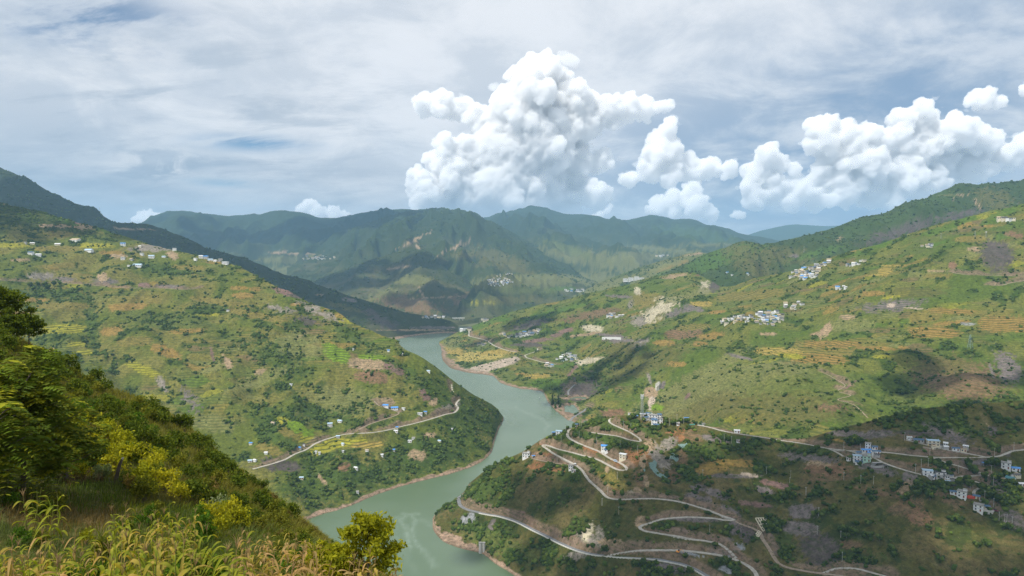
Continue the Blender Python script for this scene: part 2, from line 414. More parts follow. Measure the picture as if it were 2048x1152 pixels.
# (x, y, rx, ry, turn, colour, raggedness, terraced)
PAINT = {
'left_hill': [
 (560, 842, 60, 20, 10, 'green', .9), (650, 828, 70, 14, -4, 'green', .9), (740, 846, 60, 10, -6, 'green', .9), (860, 905, 90, 34, -10, 'green', .95), (700, 955, 110, 34, 8, 'green', .95), (620, 985, 60, 22, 14, 'green', .9), (800, 930, 110, 26, -10, 'green', .95), (930, 835, 50, 50, 50, 'green', .9), (820, 752, 110, 14, 30, 'green', .7), (700, 668, 60, 10, 34, 'green', .8), (182, 640, 12, 70, -6, 'green', .7), (560, 880, 50, 16, 30, 'green', .95), (980, 850, 20, 30, 0, 'green', .7), (470, 620, 70, 14, 10, 'green', .95), (330, 640, 60, 12, 0, 'green', .95), (560, 720, 60, 26, 30, 'green', .98), (90, 590, 80, 14, 0, 'green', .9), (330, 540, 70, 10, 6, 'green', .9),
 (60, 432, 150, 26, 12, 'forest', .5), (190, 452, 90, 10, 12, 'lush', .6), (110, 452, 30, 4, 0, 'tan', .6), (25, 408, 14, 2.5, 5, 'tan', .4), (160, 446, 14, 2.5, 6, 'red', .4),
 (115, 469, 30, 7, 0, 'oliveochre', .3), (109, 498, 45, 6, 0, 'oliveochre', .3), (191, 491, 35, 5, 0, 'rice', .3), (20, 491, 40, 4, 0, 'rice', .3), (222, 506, 24, 4, 0, 'ochre', .3),
 (128, 530, 22, 5, 0, 'oliveochre', .3), (159, 556, 28, 9, 0, 'oliveochre', .25), (376, 535, 34, 5, 3, 'oliveochre', .3), (477, 576, 18, 4, 0, 'ochre', .3), (484, 591, 20, 6, 0, 'ochre', .25), (510, 578, 12, 4, 0, 'ochre', .3),
 (592, 609, 12, 3.5, 0, 'ochre', .3), (126, 612, 58, 7, 0, 'oliveochre', .3), (51, 600, 44, 4, 0, 'ochre', .3), (280, 601, 42, 9, -4, 'oliveochre', .3), (253, 614, 38, 7, -4, 'ochre', .3), (20, 628, 40, 6, 0, 'ochre', .3),
 (222, 663, 22, 8, -6, 'ochre', .25), (376, 662, 38, 4.5, -4, 'ochre', .3), (270, 683, 35, 9, -4, 'oliveochre', .25), (332, 703, 32, 9, 22, 'ochre', .35), (513, 631, 62, 7, 12, 'oliveochre', .35), (440, 604, 60, 6, 8, 'oliveochre', .3),
 (126, 657, 46, 9, 0, 'rice', .2, 1), (152, 688, 19, 5, 0, 'rice', .2, 1), (168, 705, 17, 6, 0, 'rice', .2, 1), (287, 739, 38, 8, 22, 'rice', .25, 1), (417, 629, 26, 3, 0, 'rice', .2), (400, 621, 30, 8, 0, 'green', .2, 1),
 (671, 706, 30, 15, 24, 'bright', .25, 1), (742, 714, 30, 5, 2, 'bright', .25, 1), (734, 729, 36, 11, 4, 'tan', .3), (745, 754, 36, 13, 5, 'soil', .5), (790, 740, 26, 7, 30, 'red', .6),
 (569, 845, 17, 9, 24, 'rice', .2, 1), (609, 873, 20, 9, -12, 'rice', .25, 1), (624, 884, 14, 7, -20, 'rice', .2, 1), (655, 893, 36, 11, -20, 'rice', .2, 1), (707, 884, 28, 8, -4, 'rice', .2, 1), (735, 889, 32, 6, -3, 'gold', .25, 1), (690, 904, 30, 5, -10, 'green', .3, 1),
 (688, 934, 14, 8, -20, 'soil', .25, 1), (600, 857, 30, 10, 20, 'bright', .4), (770, 803, 18, 8, 0, 'tan', .35), (835, 910, 18, 11, 10, 'tan', .45), (893, 819, 26, 8, -15, 'rock', .4), (849, 789, 8, 14, -35, 'red', .5), (867, 805, 8, 8, 0, 'tan', .5),
 (748, 984, 18, 5, -10, 'grass', .3, 1), (425, 845, 45, 16, 8, 'pale', .4, 1), (540, 900, 28, 10, 20, 'oliveochre', .4), (575, 865, 24, 8, 30, 'oliveochre', .4), (860, 870, 12, 6, 0, 'tan', .6),
 (212, 563, 26, 6, 0, 'purple', .5), (125, 559, 22, 5, 0, 'purple', .5), (80, 552, 26, 8, 0, 'rock', .6), (205, 555, 10, 8, -30, 'tan', .4), (340, 573, 28, 4, 2, 'purple', .5), (290, 570, 12, 4, 0, 'red', .4), (571, 584, 24, 7, 18, 'red', .5), (590, 592, 14, 5, 20, 'dpurple', .5),
 (300, 497, 40, 7, 0, 'rock', .5), (170, 455, 20, 6, 0, 'tan', .6), (345, 510, 12, 8, 40, 'tan', .5), (235, 512, 18, 4, 0, 'tan', .5), (40, 520, 20, 3, 0, 'tan', .5),
 (640, 625, 40, 7, 25, 'rock', .9), (560, 617, 28, 6, 10, 'rock', .9), (612, 640, 24, 8, 10, 'dpurple', .9), (455, 724, 8, 14, -25, 'tan', .5), (425, 712, 3, 16, -15, 'red', .4), (520, 744, 12, 6, -40, 'tan', .5), (325, 770, 16, 7, 60, 'rock', .8), (600, 672, 16, 3, -28, 'tan', .5),
 (380, 800, 26, 10, 60, 'purple', .9), (600, 690, 50, 26, 10, 'pale', .5), (690, 800, 70, 26, 6, 'pale', .5), (520, 760, 70, 12, -20, 'pale', .6), (330, 640, 90, 16, 5, 'grass', .5), (560, 930, 40, 12, 10, 'dpurple', .7), (645, 960, 4, 14, -35, 'tan', .3), (690, 955, 40, 14, 10, 'green', .5),
],
'right_hillside': [
 (956, 712, 60, 9, -6, 'palegold', .25), (1000, 704, 40, 5, -4, 'gold', .3), (909, 702, 20, 7, 8, 'gold', .35), (900, 716, 14, 6, 10, 'grass', .4), (938, 730, 56, 5, 4, 'green', .4), (1000, 693, 60, 6, 3, 'grass', .4), (905, 684, 16, 12, -40, 'pale', .4),
 (980, 733, 62, 8, -15, 'sand', .12), (950, 743, 30, 6, 0, 'sand', .15), (1024, 751, 46, 13, 0, 'grass', .4), (1092, 766, 30, 9, 0, 'lush', .35, 1), (1075, 752, 26, 5, 0, 'gold', .4), (1040, 748, 10, 3, 0, 'ochre', .3), (1145, 742, 3, 16, 40, 'red', .3),
 (1073, 681, 32, 4, -6, 'red', .35), (1133, 661, 14, 4, -14, 'red', .4), (1113, 670, 12, 4, -10, 'red', .4), (1060, 690, 34, 4, 0, 'dpurple', .5), (1185, 657, 20, 7, 4, 'cream', .35), (1170, 669, 30, 3, -8, 'tan', .35), (1225, 672, 30, 3.5, 8, 'purple', .4), (1177, 722, 28, 6, -12, 'cream', .6), (1243, 681, 30, 6, 4, 'purple', .6), (1275, 687, 24, 8, -14, 'rock', .7), (1060, 650, 40, 6, -14, 'dpurple', .7), (1180, 630, 60, 8, -10, 'brown', .7), (1130, 620, 50, 4, -16, 'lush', .3), (1080, 630, 50, 4, -16, 'lush', .4), (970, 648, 50, 6, -20, 'lush', .3),
 (1318, 618, 44, 12, -26, 'cream', .95), (1300, 634, 30, 9, -20, 'cream', .9), (1275, 583, 6, 11, -28, 'cream', .3), (1409, 576, 13, 11, -50, 'cream', .7), (1278, 642, 15, 9, 0, 'rock', .7), (1316, 597, 14, 4, -14, 'cream', .4), (1240, 593, 24, 3, 3, 'purple', .4), (1345, 627, 16, 6, -18, 'purple', .6), (1379, 616, 22, 8, -6, 'purple', .6), (1262, 607, 5, 10, 20, 'rock', .5), (1350, 552, 26, 4, -8, 'tan', .6), (1410, 546, 20, 4, -12, 'brown', .5), (1290, 600, 26, 14, -10, 'oliveochre', .5), (1380, 590, 50, 8, -14, 'pale', .4), (1345, 585, 30, 6, 0, 'grass', .4), (1430, 570, 14, 12, -60, 'dpurple', .5),
 (1403, 608, 24, 5, 0, 'gold', .3), (1433, 624, 18, 3.5, -5, 'ochre', .3), (1400, 621, 8, 3, 0, 'purple', .4), (1368, 666, 38, 11, -6, 'soil', .3, 1), (1330, 686, 21, 6, 2, 'ochre', .25), (1401, 688, 15, 5, 2, 'ochre', .3), (1387, 654, 34, 6, -4, 'oliveochre', .3, 1), (1420, 672, 26, 6, -8, 'ochre', .4), (1352, 728, 22, 5, 2, 'ochre', .4), (1500, 590, 70, 9, -6, 'oliveochre', .4, 1), (1480, 606, 60, 5, -4, 'grass', .4, 1), (1536, 668, 16, 3, 0, 'tan', .3),
 (1450, 780, 190, 42, -14, 'pale', .5), (1600, 790, 140, 44, -6, 'grass', .5), (1400, 820, 110, 30, -10, 'olive', .5), (1560, 820, 120, 30, 0, 'olive', .6), (1380, 800, 90, 10, -30, 'pale', .5), (1410, 745, 100, 12, -28, 'pale', .5),
 (1648, 698, 60, 17, 2, 'oliveochre', .35, 1), (1555, 703, 46, 8, 2, 'gold', .35, 1), (1665, 688, 56, 7, 0, 'ochre', .3, 1), (1637, 717, 56, 10, 3, 'ochre', .3, 1), (1585, 712, 26, 5, 6, 'rice', .3), (1751, 697, 40, 4, 2, 'ochre', .25), (1768, 713, 22, 3, -2, 'rice', .25), (1808, 696, 12, 3.5, 10, 'ochre', .3),
 (1868, 664, 54, 10, 3, 'ochre', .25, 1), (1851, 633, 36, 12, -8, 'oliveochre', .25), (1904, 622, 46, 5, 2, 'ochre', .25, 1), (2014, 648, 58, 16, 2, 'ochre', .3, 1), (1904, 646, 36, 4, -6, 'ochre', .3), (1794, 589, 28, 5, -14, 'rice', .25), (1746, 587, 22, 5, 0, 'ochre', .35), (1703, 651, 46, 13, 0, 'pale', .35), (1780, 612, 60, 10, -6, 'purple', .75, 1), (1830, 585, 60, 10, 0, 'olive', .5, 1), (1650, 662, 8, 17, 52, 'tan', .4), (1635, 668, 12, 5, -10, 'tan', .4), (1695, 634, 16, 5, 0, 'tan', .5, 1), (1783, 610, 9, 4, 0, 'sand', .4), (1830, 617, 20, 1.5, 5, 'sand', .5), (1935, 648, 16, 3, 0, 'grey', .5),
 (1920, 760, 90, 40, 10, 'brown', .8), (1890, 730, 60, 20, 0, 'olive', .6), (2016, 735, 20, 34, -35, 'purple', .7), (1983, 740, 3, 16, -20, 'purple', .2), (1700, 770, 16, 2, -35, 'red', .3), (1660, 815, 30, 8, 0, 'brown', .7), (1820, 800, 60, 14, 0, 'grass', .5),
 (1994, 512, 34, 28, 20, 'dpurple', .5), (1950, 498, 14, 5, 0, 'tan', .6), (1770, 541, 15, 7, -4, 'gold', .3, 1), (1789, 531, 27, 1.5, 0, 'gold', .3), (1756, 550, 17, 1.6, 0, 'gold', .3), (1939, 478, 33, 6, -2, 'oliveochre', .3), (1830, 504, 36, 6, -3, 'grass', .3, 1), (1780, 519, 40, 5, -3, 'grass', .3, 1), (1876, 552, 27, 5, 0, 'oliveochre', .3), (1712, 500, 16, 3, -8, 'ochre', .4), (1975, 452, 14, 2.5, -4, 'ochre', .4), (1935, 448, 12, 3, 0, 'ochre', .4), (1905, 531, 8, 6, 0, 'soil', .5), (2030, 470, 20, 6, 10, 'soil', .5), (1870, 542, 22, 1.6, 2, 'tan', .4), (2000, 430, 40, 8, -25, 'lush', .5), (1900, 452, 60, 7, -20, 'lush', .6), (1750, 495, 50, 5, -18, 'lush', .6), (1860, 480, 50, 6, -16, 'grass', .5),
 (1302, 785, 15, 11, 0, 'tan', .35), (1303, 806, 7, 14, 8, 'sand', .3), (1299, 757, 3, 14, -20, 'rock', .4), (1316, 772, 5, 9, 15, 'concrete', .2), (1326, 770, 4, 8, 25, 'purple', .3), (1315, 815, 12, 7, 0, 'bright', .3), (1225, 826, 26, 8, -8, 'soil', .5), (1180, 834, 10, 5, -20, 'oliveochre', .4), (1110, 812, 10, 6, 20, 'purple', .6), (1160, 780, 40, 20, -20, 'dpurple', .9), (1240, 700, 40, 14, -10, 'olive', .6), (1290, 725, 90, 22, -18, 'olive', .5), (1375, 793, 3, 8, 40, 'red', .4), (1480, 714, 24, 3, 14, 'purple', .5),
],
'near_spur': [
 (1220, 880, 70, 10, 12, 'green', .8), (1170, 900, 50, 6, 16, 'green', .8), (1290, 862, 34, 12, 10, 'green', .7), (1120, 945, 40, 10, 24, 'green', .9), (1180, 935, 30, 16, 30, 'green', .9), (1400, 900, 60, 14, 10, 'green', .98), (1375, 945, 20, 30, -20, 'green', .95), (1480, 885, 60, 12, 6, 'green', .95), (1620, 900, 60, 10, 0, 'green', .95), (1950, 960, 90, 30, 20, 'green', .98), (2010, 1000, 40, 30, 40, 'green', .9), (1570, 1080, 16, 40, -20, 'green', .9), (1690, 1120, 70, 20, 0, 'green', .95), (1330, 1140, 60, 12, 10, 'green', .95), (1340, 1060, 40, 8, 0, 'green', .95), (1000, 1100, 60, 10, 30, 'green', .98), (1880, 855, 100, 20, 4, 'green', .98), (960, 1060, 50, 14, 10, 'green', .95), (940, 985, 40, 12, -40, 'green', .8),
 (1606, 1022, 27, 15, 0, 'purple', .3), (1601, 1057, 38, 14, 8, 'purple', .3), (1640, 1100, 44, 32, 20, 'dpurple', .6), (1570, 1110, 40, 18, 10, 'olive', .5), (1552, 969, 33, 6, 12, 'red', .3), (1530, 982, 18, 7, 16, 'purple', .4), (1435, 988, 24, 8, 18, 'purple', .35), (1399, 977, 18, 8, 10, 'purple', .5), (1413, 1008, 10, 15, 20, 'purple', .3), (1465, 952, 62, 4, 1, 'purple', .35), (1500, 950, 16, 4, 12, 'sand', .6), (1509, 1008, 32, 5, 8, 'red', .35), (1460, 1024, 24, 9, 30, 'purple', .5), (1472, 1057, 15, 12, 20, 'purple', .4), (1494, 1068, 13, 17, 30, 'dpurple', .4), (1545, 1085, 5, 24, -26, 'purple', .4), (1440, 1078, 26, 5, 4, 'purple', .5), (1704, 1091, 22, 8, 10, 'brown', .4), (1475, 1095, 14, 8, 0, 'grey', .5), (1390, 1040, 50, 4, 2, 'purple', .6), (1395, 995, 26, 6, 20, 'purple', .6),
 (1426, 937, 32, 11, -6, 'ochre', .3), (1466, 926, 46, 8, 3, 'ochre', .35), (1655, 938, 46, 16, 4, 'soil', .6), (1640, 925, 26, 8, 10, 'tan', .7), (1668, 956, 60, 5, -3, 'brown', .6), (1620, 915, 60, 7, 6, 'purple', .7),
 (1698, 868, 44, 8, 8, 'purple', .4), (1760, 868, 30, 8, 0, 'purple', .6), (1840, 868, 46, 6, 4, 'dpurple', .5), (1895, 868, 46, 11, 20, 'purple', .8), (1819, 958, 16, 12, 10, 'purple', .3), (1753, 938, 44, 7, 14, 'purple', .5), (1880, 905, 110, 3.5, 2, 'purple', .6), (1780, 903, 60, 4, 3, 'purple', .6), (1928, 926, 22, 7, 0, 'purple', .3), (1975, 926, 30, 5, 0, 'purple', .3), (1974, 960, 22, 8, 4, 'purple', .25), (1998, 980, 17, 14, 0, 'purple', .3), (1815, 1012, 36, 16, -16, 'brown', .5), (1838, 1034, 26, 16, 10, 'soil', .6), (1808, 975, 18, 10, -40, 'tan', .6), (1850, 975, 26, 5, 30, 'brown', .5), (2008, 905, 14, 6, 40, 'purple', .4), (1970, 840, 4, 18, -28, 'tan', .4), (1985, 862, 10, 8, 30, 'purple', .5), (1970, 830, 60, 22, 0, 'olive', .5), (1675, 880, 20, 2.5, 18, 'ochre', .4),
 (1940, 945, 80, 5, 8, 'brown', .7), (1860, 935, 60, 6, 10, 'brown', .6), (1900, 1000, 34, 10, 24, 'brown', .8), (2020, 1000, 30, 14, 20, 'olive', .6), (2030, 1040, 30, 14, 30, 'purple', .8), (1760, 985, 50, 8, 10, 'brown', .8),
 (1357, 872, 20, 15, -10, 'orange', .6), (1338, 886, 18, 12, -30, 'rock', .6), (1385, 872, 20, 10, 20, 'brown', .5), (1425, 878, 30, 6, 15, 'purple', .6), (1072, 934, 18, 9, 10, 'orange', .6), (1094, 889, 22, 4, 0, 'orange', .4), (1088, 912, 24, 5, 12, 'orange', .5), (1115, 940, 16, 4, 10, 'orange', .5), (1222, 966, 42, 18, 22, 'oliveochre', .5), (1232, 985, 16, 6, 20, 'orange', .5), (1267, 916, 42, 16, -16, 'orange', .65), (1200, 905, 40, 6, 18, 'orange', .6), (1313, 906, 14, 28, -24, 'rock', .55), (1285, 925, 7, 16, 4, 'tan', .5), (1300, 892, 12, 12, 0, 'tan', .6), (1330, 925, 12, 14, -30, 'rock', .6), (1345, 950, 12, 12, 20, 'brown', .6), (1279, 958, 9, 18, -24, 'brown', .35), (1292, 962, 5, 13, -16, 'tan', .35), (1238, 990, 19, 7, -8, 'tan', .35), (1258, 990, 15, 8, 8, 'cream', .55), (1276, 984, 8, 12, -28, 'tan', .4), (1310, 993, 50, 4, 2, 'purple', .4), (1365, 915, 10, 20, -10, 'brown', .6),
 (1182, 1080, 36, 12, 16, 'rock', .45), (1176, 1066, 7, 20, 26, 'cream', .45), (1200, 1070, 8, 18, -14, 'rock', .5), (1228, 1089, 26, 10, 6, 'tan', .45), (1141, 1082, 17, 8, 30, 'rock', .5), (1035, 1027, 34, 6, 16, 'red', .5), (1058, 1040, 14, 8, 30, 'orange', .6), (936, 1040, 14, 12, -10, 'grey', .25), (984, 1050, 6, 10, 20, 'purple', .4), (1281, 1045, 11, 13, -10, 'tan', .4), (1330, 1031, 40, 4, -8, 'tan', .5), (933, 1008, 7, 14, -20, 'tan', .45), (940, 1068, 8, 5, 0, 'soil', .5), (1365, 1074, 26, 5, 8, 'concrete', .4), (1360, 1060, 20, 5, 5, 'purple', .5), (1445, 1106, 28, 6, 8, 'grey', .4), (1375, 1108, 30, 4, 10, 'grey', .5), (1455, 1140, 16, 6, 20, 'grey', .3), (1330, 1135, 40, 8, 10, 'purple', .8), (1150, 1115, 20, 6, 10, 'rock', .8), (1215, 940, 5, 5, 0, 'tan', .4),
 (960, 985, 60, 16, -30, 'green', .5), (1200, 850, 120, 12, 4, 'green', .5), (1180, 880, 90, 12, 8, 'green', .6), (1150, 910, 70, 8, 14, 'green', .6), (1000, 1090, 90, 20, 20, 'grass', .6),
],
'right_back_ridge': [(1455, 512, 85, 18, -17, 'lush', .35), (1500, 525, 60, 26, 40, 'olive', .8), (1570, 510, 60, 16, 10, 'olive', .8), (1640, 505, 60, 8, -14, 'lush', .6), (1905, 390, 36, 1.4, -2, 'tan', .3), (1908, 397, 2, 5, 0, 'tan', .4), (1955, 410, 3, 14, -28, 'tan', .5), (1800, 460, 80, 16, -14, 'dpurple', 1.0), (1920, 430, 46, 6, -12, 'dpurple', 1.0), (1990, 400, 40, 20, 20, 'olive', .9), (1680, 478, 10, 5, -20, 'tan', .5), (1590, 512, 10, 4, 0, 'purple', .5), (1870, 398, 40, 14, -10, 'green', .4), (1760, 450, 90, 18, -18, 'green', .5)],
'western_range': [(640, 515, 46, 8, 0, 'pale', .4), (700, 518, 34, 9, 0, 'oliveochre', .5), (580, 520, 60, 8, 0, 'pale', .5), (660, 540, 120, 12, 0, 'pale', .6), (620, 505, 80, 4, 0, 'tan', .7), (720, 500, 60, 10, -30, 'pale', .7), (800, 495, 60, 5, -22, 'tan', .8)],
'central_mountain': [(1000, 565, 60, 14, -4, 'pale', .6), (1090, 560, 70, 12, 0, 'pale', .6), (1060, 580, 80, 6, 0, 'grass', .5), (970, 605, 30, 2.5, 3, 'rice', .4), (1130, 577, 30, 4, 0, 'lush', .4), (830, 480, 40, 2, -30, 'tan', .7), (910, 495, 40, 2.5, -25, 'tan', .8), (930, 510, 30, 6, 0, 'olive', .9), (840, 505, 4, 22, -20, 'tan', .6), (1000, 520, 60, 16, 20, 'olive', .9), (1150, 560, 50, 8, 10, 'pale', .6), (1020, 600, 60, 8, 0, 'olive', .6)],
'far_spur': [(800, 535, 26, 2, -10, 'tan', .7), (830, 560, 40, 10, 0, 'pale', .6), (845, 590, 2.2, 16, -28, 'tan', .4), (870, 595, 60, 1.3, -3, 'tan', .4), (760, 590, 30, 8, -20, 'pale', .7), (820, 610, 60, 14, 10, 'brown', .95), (930, 600, 22, 10, 0, 'brown', .95)],
'eastern_range': [(1200, 520, 120, 16, 10, 'pale', .7), (1280, 512, 60, 8, 0, 'pale', .6), (1180, 560, 90, 16, 0, 'pale', .7), (1140, 500, 60, 8, 20, 'grass', .7), (1400, 470, 90, 12, 10, 'green', .6), (1420, 490, 60, 3, 0, 'pale', .7), (1330, 500, 80, 5, 5, 'pale', .8)],
'dark_ridge': [(850, 627, 40, 4, 10, 'gold', .5), (800, 612, 40, 5, 16, 'olive', .6), (870, 655, 50, 3, 0, 'purple', .6), (830, 660, 70, 2, 0, 'tan', .8), (700, 600, 14, 4, 10, 'purple', .6), (760, 640, 40, 10, 30, 'dpurple', .7), (640, 590, 8, 2, 0, 'tan', .5), (270, 458, 40, 1.4, 2, 'tan', .6), (480, 500, 30, 5, 10, 'brown', .6), (690, 615, 40, 5, 16, 'olive', .7)],
'terraced_ridge': [(1200, 580, 90, 8, -22, 'pale', .5), (1150, 600, 60, 5, -20, 'grass', .6), (1330, 530, 60, 6, -18, 'pale', .5), (1390, 508, 20, 2, -10, 'tan', .6), (1090, 625, 50, 5, -14, 'rock', .8), (1120, 610, 40, 4, -14, 'purple', .8)],
'near_slope': [],
'remote_range': [],
}
BASE = {   # two grass tones, scrub tone, how much scrub, chance of a crop field
 'left_hill': ((.098, .118, .018), (.158, .146, .034), (.038, .064, .010), .46, .20),
 'right_hillside': ((.080, .115, .016), (.134, .142, .028), (.034, .064, .009), .52, .22),
 'near_spur': ((.076, .074, .018), (.118, .094, .034), (.034, .050, .010), .48, .0),
 'right_back_ridge': ((.055, .085, .018), (.095, .105, .032), (.035, .06, .012), .55, .0),
 'terraced_ridge': ((.09, .11, .025), (.14, .14, .045), (.04, .065, .012), .5, .2),
 'central_mountain': ((.045, .062, .018), (.085, .088, .036), (.026, .045, .012), .58, .0),
 'far_spur': ((.065, .072, .026), (.10, .092, .042), (.034, .048, .014), .5, .0),
 'dark_ridge': ((.042, .052, .018), (.07, .068, .028), (.026, .038, .012), .55, .0),
 'western_range': ((.038, .058, .018), (.06, .075, .028), (.022, .040, .012), .62, .0),
 'eastern_range': ((.038, .058, .018), (.06, .075, .028), (.022, .040, .012), .62, .0),
 'remote_range': ((.05, .075, .02), (.07, .09, .03), (.035, .055, .015), .5, .0),
 'near_slope': ((.07, .075, .018), (.11, .09, .035), (.035, .05, .01), .5, .0),
}
FARNAMES = ('western_range', 'eastern_range', 'central_mountain', 'right_back_ridge', 'remote_range', 'dark_ridge', 'far_spur')

def lerp(c0, c1, f): return c0 + (np.asarray(c1) - c0) * f[..., None]

def cover(h):
    X = h.fields(); Y = h.Y; Z = h.Z; px, py = h.px, h.py
    g1, g2, sc, scrub, crop = BASE[h.name]
    k = {'near_spur': 60., 'near_slope': 6., 'left_hill': 90., 'right_hillside': 110.}.get(h.name, 260.)
    sd = h.seed * 3
    col = np.zeros(X.shape + (3,)) + np.asarray(g1)
    col = lerp(col, g2, sstep(fbm(X / k, Y / k, 4, sd), -.16, .22))
    steep = np.abs(np.gradient(Z, axis=1) / (np.gradient(X, axis=1) + 1e-6))
    # scrub gathers in hollows: low-pass height minus height
    sn = fbm(X / (k * .45), Y / (k * .45), 5, sd + 5, .6) + .35 * fbm(X / (k * 2.5), Y / (k * 2.5), 2, sd + 7)
    th = (1 - scrub) * .42 - .12
    scm = sstep(sn, th, th + .16)
    if h.name in FARNAMES:      # forest on the heights
        zt = np.clip((Z - 60) / (np.maximum(Z[h.front1 - 1], 120) - 60)[None, :], 0, 1)
        scm = np.maximum(scm * .8, sstep(zt + .5 * fbm(X / 500, Y / 500, 4, sd + 11), .34, .62))
    terr = np.zeros(X.shape)
    if crop:
        sx, sy = (46., 26.) if h.name in ('left_hill', 'right_hillside') else (130., 80.)
        wx = X + 14 * fbm(X / 60, Y / 60, 2, sd + 21); wy = Y + 14 * fbm(X / 60, Y / 60, 2, sd + 22)
        hid, bd = cells(wx / sx, (wy + Z * .8) / sy, sd + 30)
        zone = sstep(fbm(X / 320, Y / 320, 2, sd + 33), -.05, .12)
        lowslope = 1 if h.name != 'left_hill' else sstep(Z, 60, 130)
        f = zone * lowslope * sstep(bd, .02, .07)
        h2 = (hid * 7.31) % 1.0
        for lo, hi, cn in ((0, .07, 'ochre'), (.07, .2, 'oliveochre'), (.2, .32, 'pale'), (.32, .46, 'grass'), (.46, .48, 'rice'), (.48, .60, 'olive'), (.60, .64, 'brown'), (.64, .70, 'lush')):
            m = ((hid >= lo) & (hid < hi)) * f
            col = lerp(col, PAL[cn], m * .70); scm = scm * (1 - m * .9); terr = np.maximum(terr, m * (h2 > .5))
        edge = zone * lowslope * (1 - sstep(bd, .02, .08)) * (((hid * 13.7) % 1.0) > .45)
        scm = np.maximum(scm, edge * .75)
    col = lerp(col, sc, scm * .85)
    dens = scm.copy()
    # mapped patches, each with an uneven outline
    wn1 = fbm(px / 16, py / 11, 4, sd + 41, .6); wn2 = fbm(px / 16 + 31, py / 11 + 17, 4, sd + 42, .6)
    fine = fbm(px / 6, py / 4, 4, sd + 44, .72)
    for q in PAINT.get(h.name, ()):
        cx, cy, rx, ry, rot, cn, rag = q[:7]
        t = math.radians(rot); c_, s_ = math.cos(t), math.sin(t)
        near = (np.abs(px - cx) < rx * 1.8 + ry) & (np.abs(py - cy) < ry * 1.8 + rx * abs(s_) * 1.6 + 4)
        if not near.any(): continue
        dx = px[near] - cx + wn1[near] * rag * min(rx, 30) * 1.2; dy = py[near] - cy + wn2[near] * rag * min(ry, 22) * 1.5
        u = (dx * c_ + dy * s_) / rx; v = (-dx * s_ + dy * c_) / ry
        pw = 2.0 if rag > .45 else 3.0
        d = (np.abs(u) ** pw + np.abs(v) ** pw) ** (1 / pw)
        w = 0.05 if rag < .45 else 0.10
        d = d + fine[near] * rag * 1.5
        m = 1 - sstep(d, 1 - w, 1 + w)
        green = cn in ('green', 'forest', 'lush', 'grass', 'olive', 'pale')
        if green: m = m * .75
        if cn in ('purple', 'red', 'dpurple', 'rock', 'cream', 'tan', 'orange', 'soil', 'brown', 'grey'):
            tone = 1 + .35 * fine[near] + .25 * wn1[near]
        else:
            tone = 1 + .16 * fine[near]
        col[near] = col[near] + (np.asarray(PAL[cn]) * tone[:, None] - col[near]) * m[:, None]
        if cn in ('forest', 'green'): dens[near] = np.maximum(dens[near], m * (1.5 if h.name == 'near_spur' else 1.0))
        elif not green: dens[near] = dens[near] * (1 - m * .92)
        if len(q) > 7: terr[near] = np.maximum(terr[near], m)
        else: terr[near] = terr[near] * (1 - m)
    # bare bank along the water
    if h.s[1] == 0 and h.name in ('left_hill', 'dark_ridge', 'right_hillside', 'near_spur'):
        bw = {'dark_ridge': 6., 'right_hillside': 2.2, 'left_hill': 3.4, 'near_spur': 3.7}[h.name]
        bank = 1 - sstep(Z + 3.2 * fbm(X / 16, Y / 16, 4, sd + 51), bw * .75, bw)
        tone = 1 + .3 * fbm(X / 5, Y / 5, 3, sd + 52)
        col = col + (np.asarray((.29, .20, .14)) * tone[..., None] - col) * bank[..., None]
        wet = 1 - sstep(Z, .3, 1.0)
        col = lerp(col, (.15, .11, .07), wet * bank * .8)
        dens *= 1 - bank; terr *= 1 - bank
    h.dens = dens
    h.clear = np.ones(X.shape)
    h.terr = terr
    h.col = np.clip(col * (1 + .10 * fbm(X / (k * .1), Y / (k * .1), 3, sd + 61))[..., None], .004, .8)

def grid_mesh(name, X, Y, Z, mat, col=None, extra=None):
    R, Cn = X.shape
    me = bpy.data.meshes.new(name)
    co = np.stack([X, Y, Z], -1).reshape(-1, 3).astype(np.float32)
    me.vertices.add(len(co)); me.vertices.foreach_set('co', co.ravel())
    i = np.arange(R * Cn).reshape(R, Cn)
    q = np.stack([i[:-1, :-1], i[:-1, 1:], i[1:, 1:], i[1:, :-1]], -1).reshape(-1)
    nq = len(q) // 4
    me.loops.add(nq * 4); me.loops.foreach_set('vertex_index', q.astype(np.int32))
    me.polygons.add(nq)
    me.polygons.foreach_set('loop_start', np.arange(0, nq * 4, 4, dtype=np.int32))
    me.polygons.foreach_set('loop_total', np.full(nq, 4, np.int32))
    me.polygons.foreach_set('use_smooth', np.ones(nq, bool))
    me.update()
    if col is not None:
        at = me.attributes.new('cover', 'FLOAT_COLOR', 'POINT')
        c4 = np.ones((R * Cn, 4), np.float32); c4[:, :3] = col.reshape(-1, 3)
        at.data.foreach_set('color', c4.ravel())
    if extra is not None:
        at = me.attributes.new('terrace', 'FLOAT', 'POINT')
        at.data.foreach_set('value', extra.reshape(-1).astype(np.float32))
    me.materials.append(mat)
    o = bpy.data.objects.new(name, me)
    C.objects.link(o)
    return o

def new_mat(name):
    m = bpy.data.materials.new(name); m.use_nodes = True
    T = NT(m.node_tree); b = T.n['Principled BSDF']
    return m, T, b

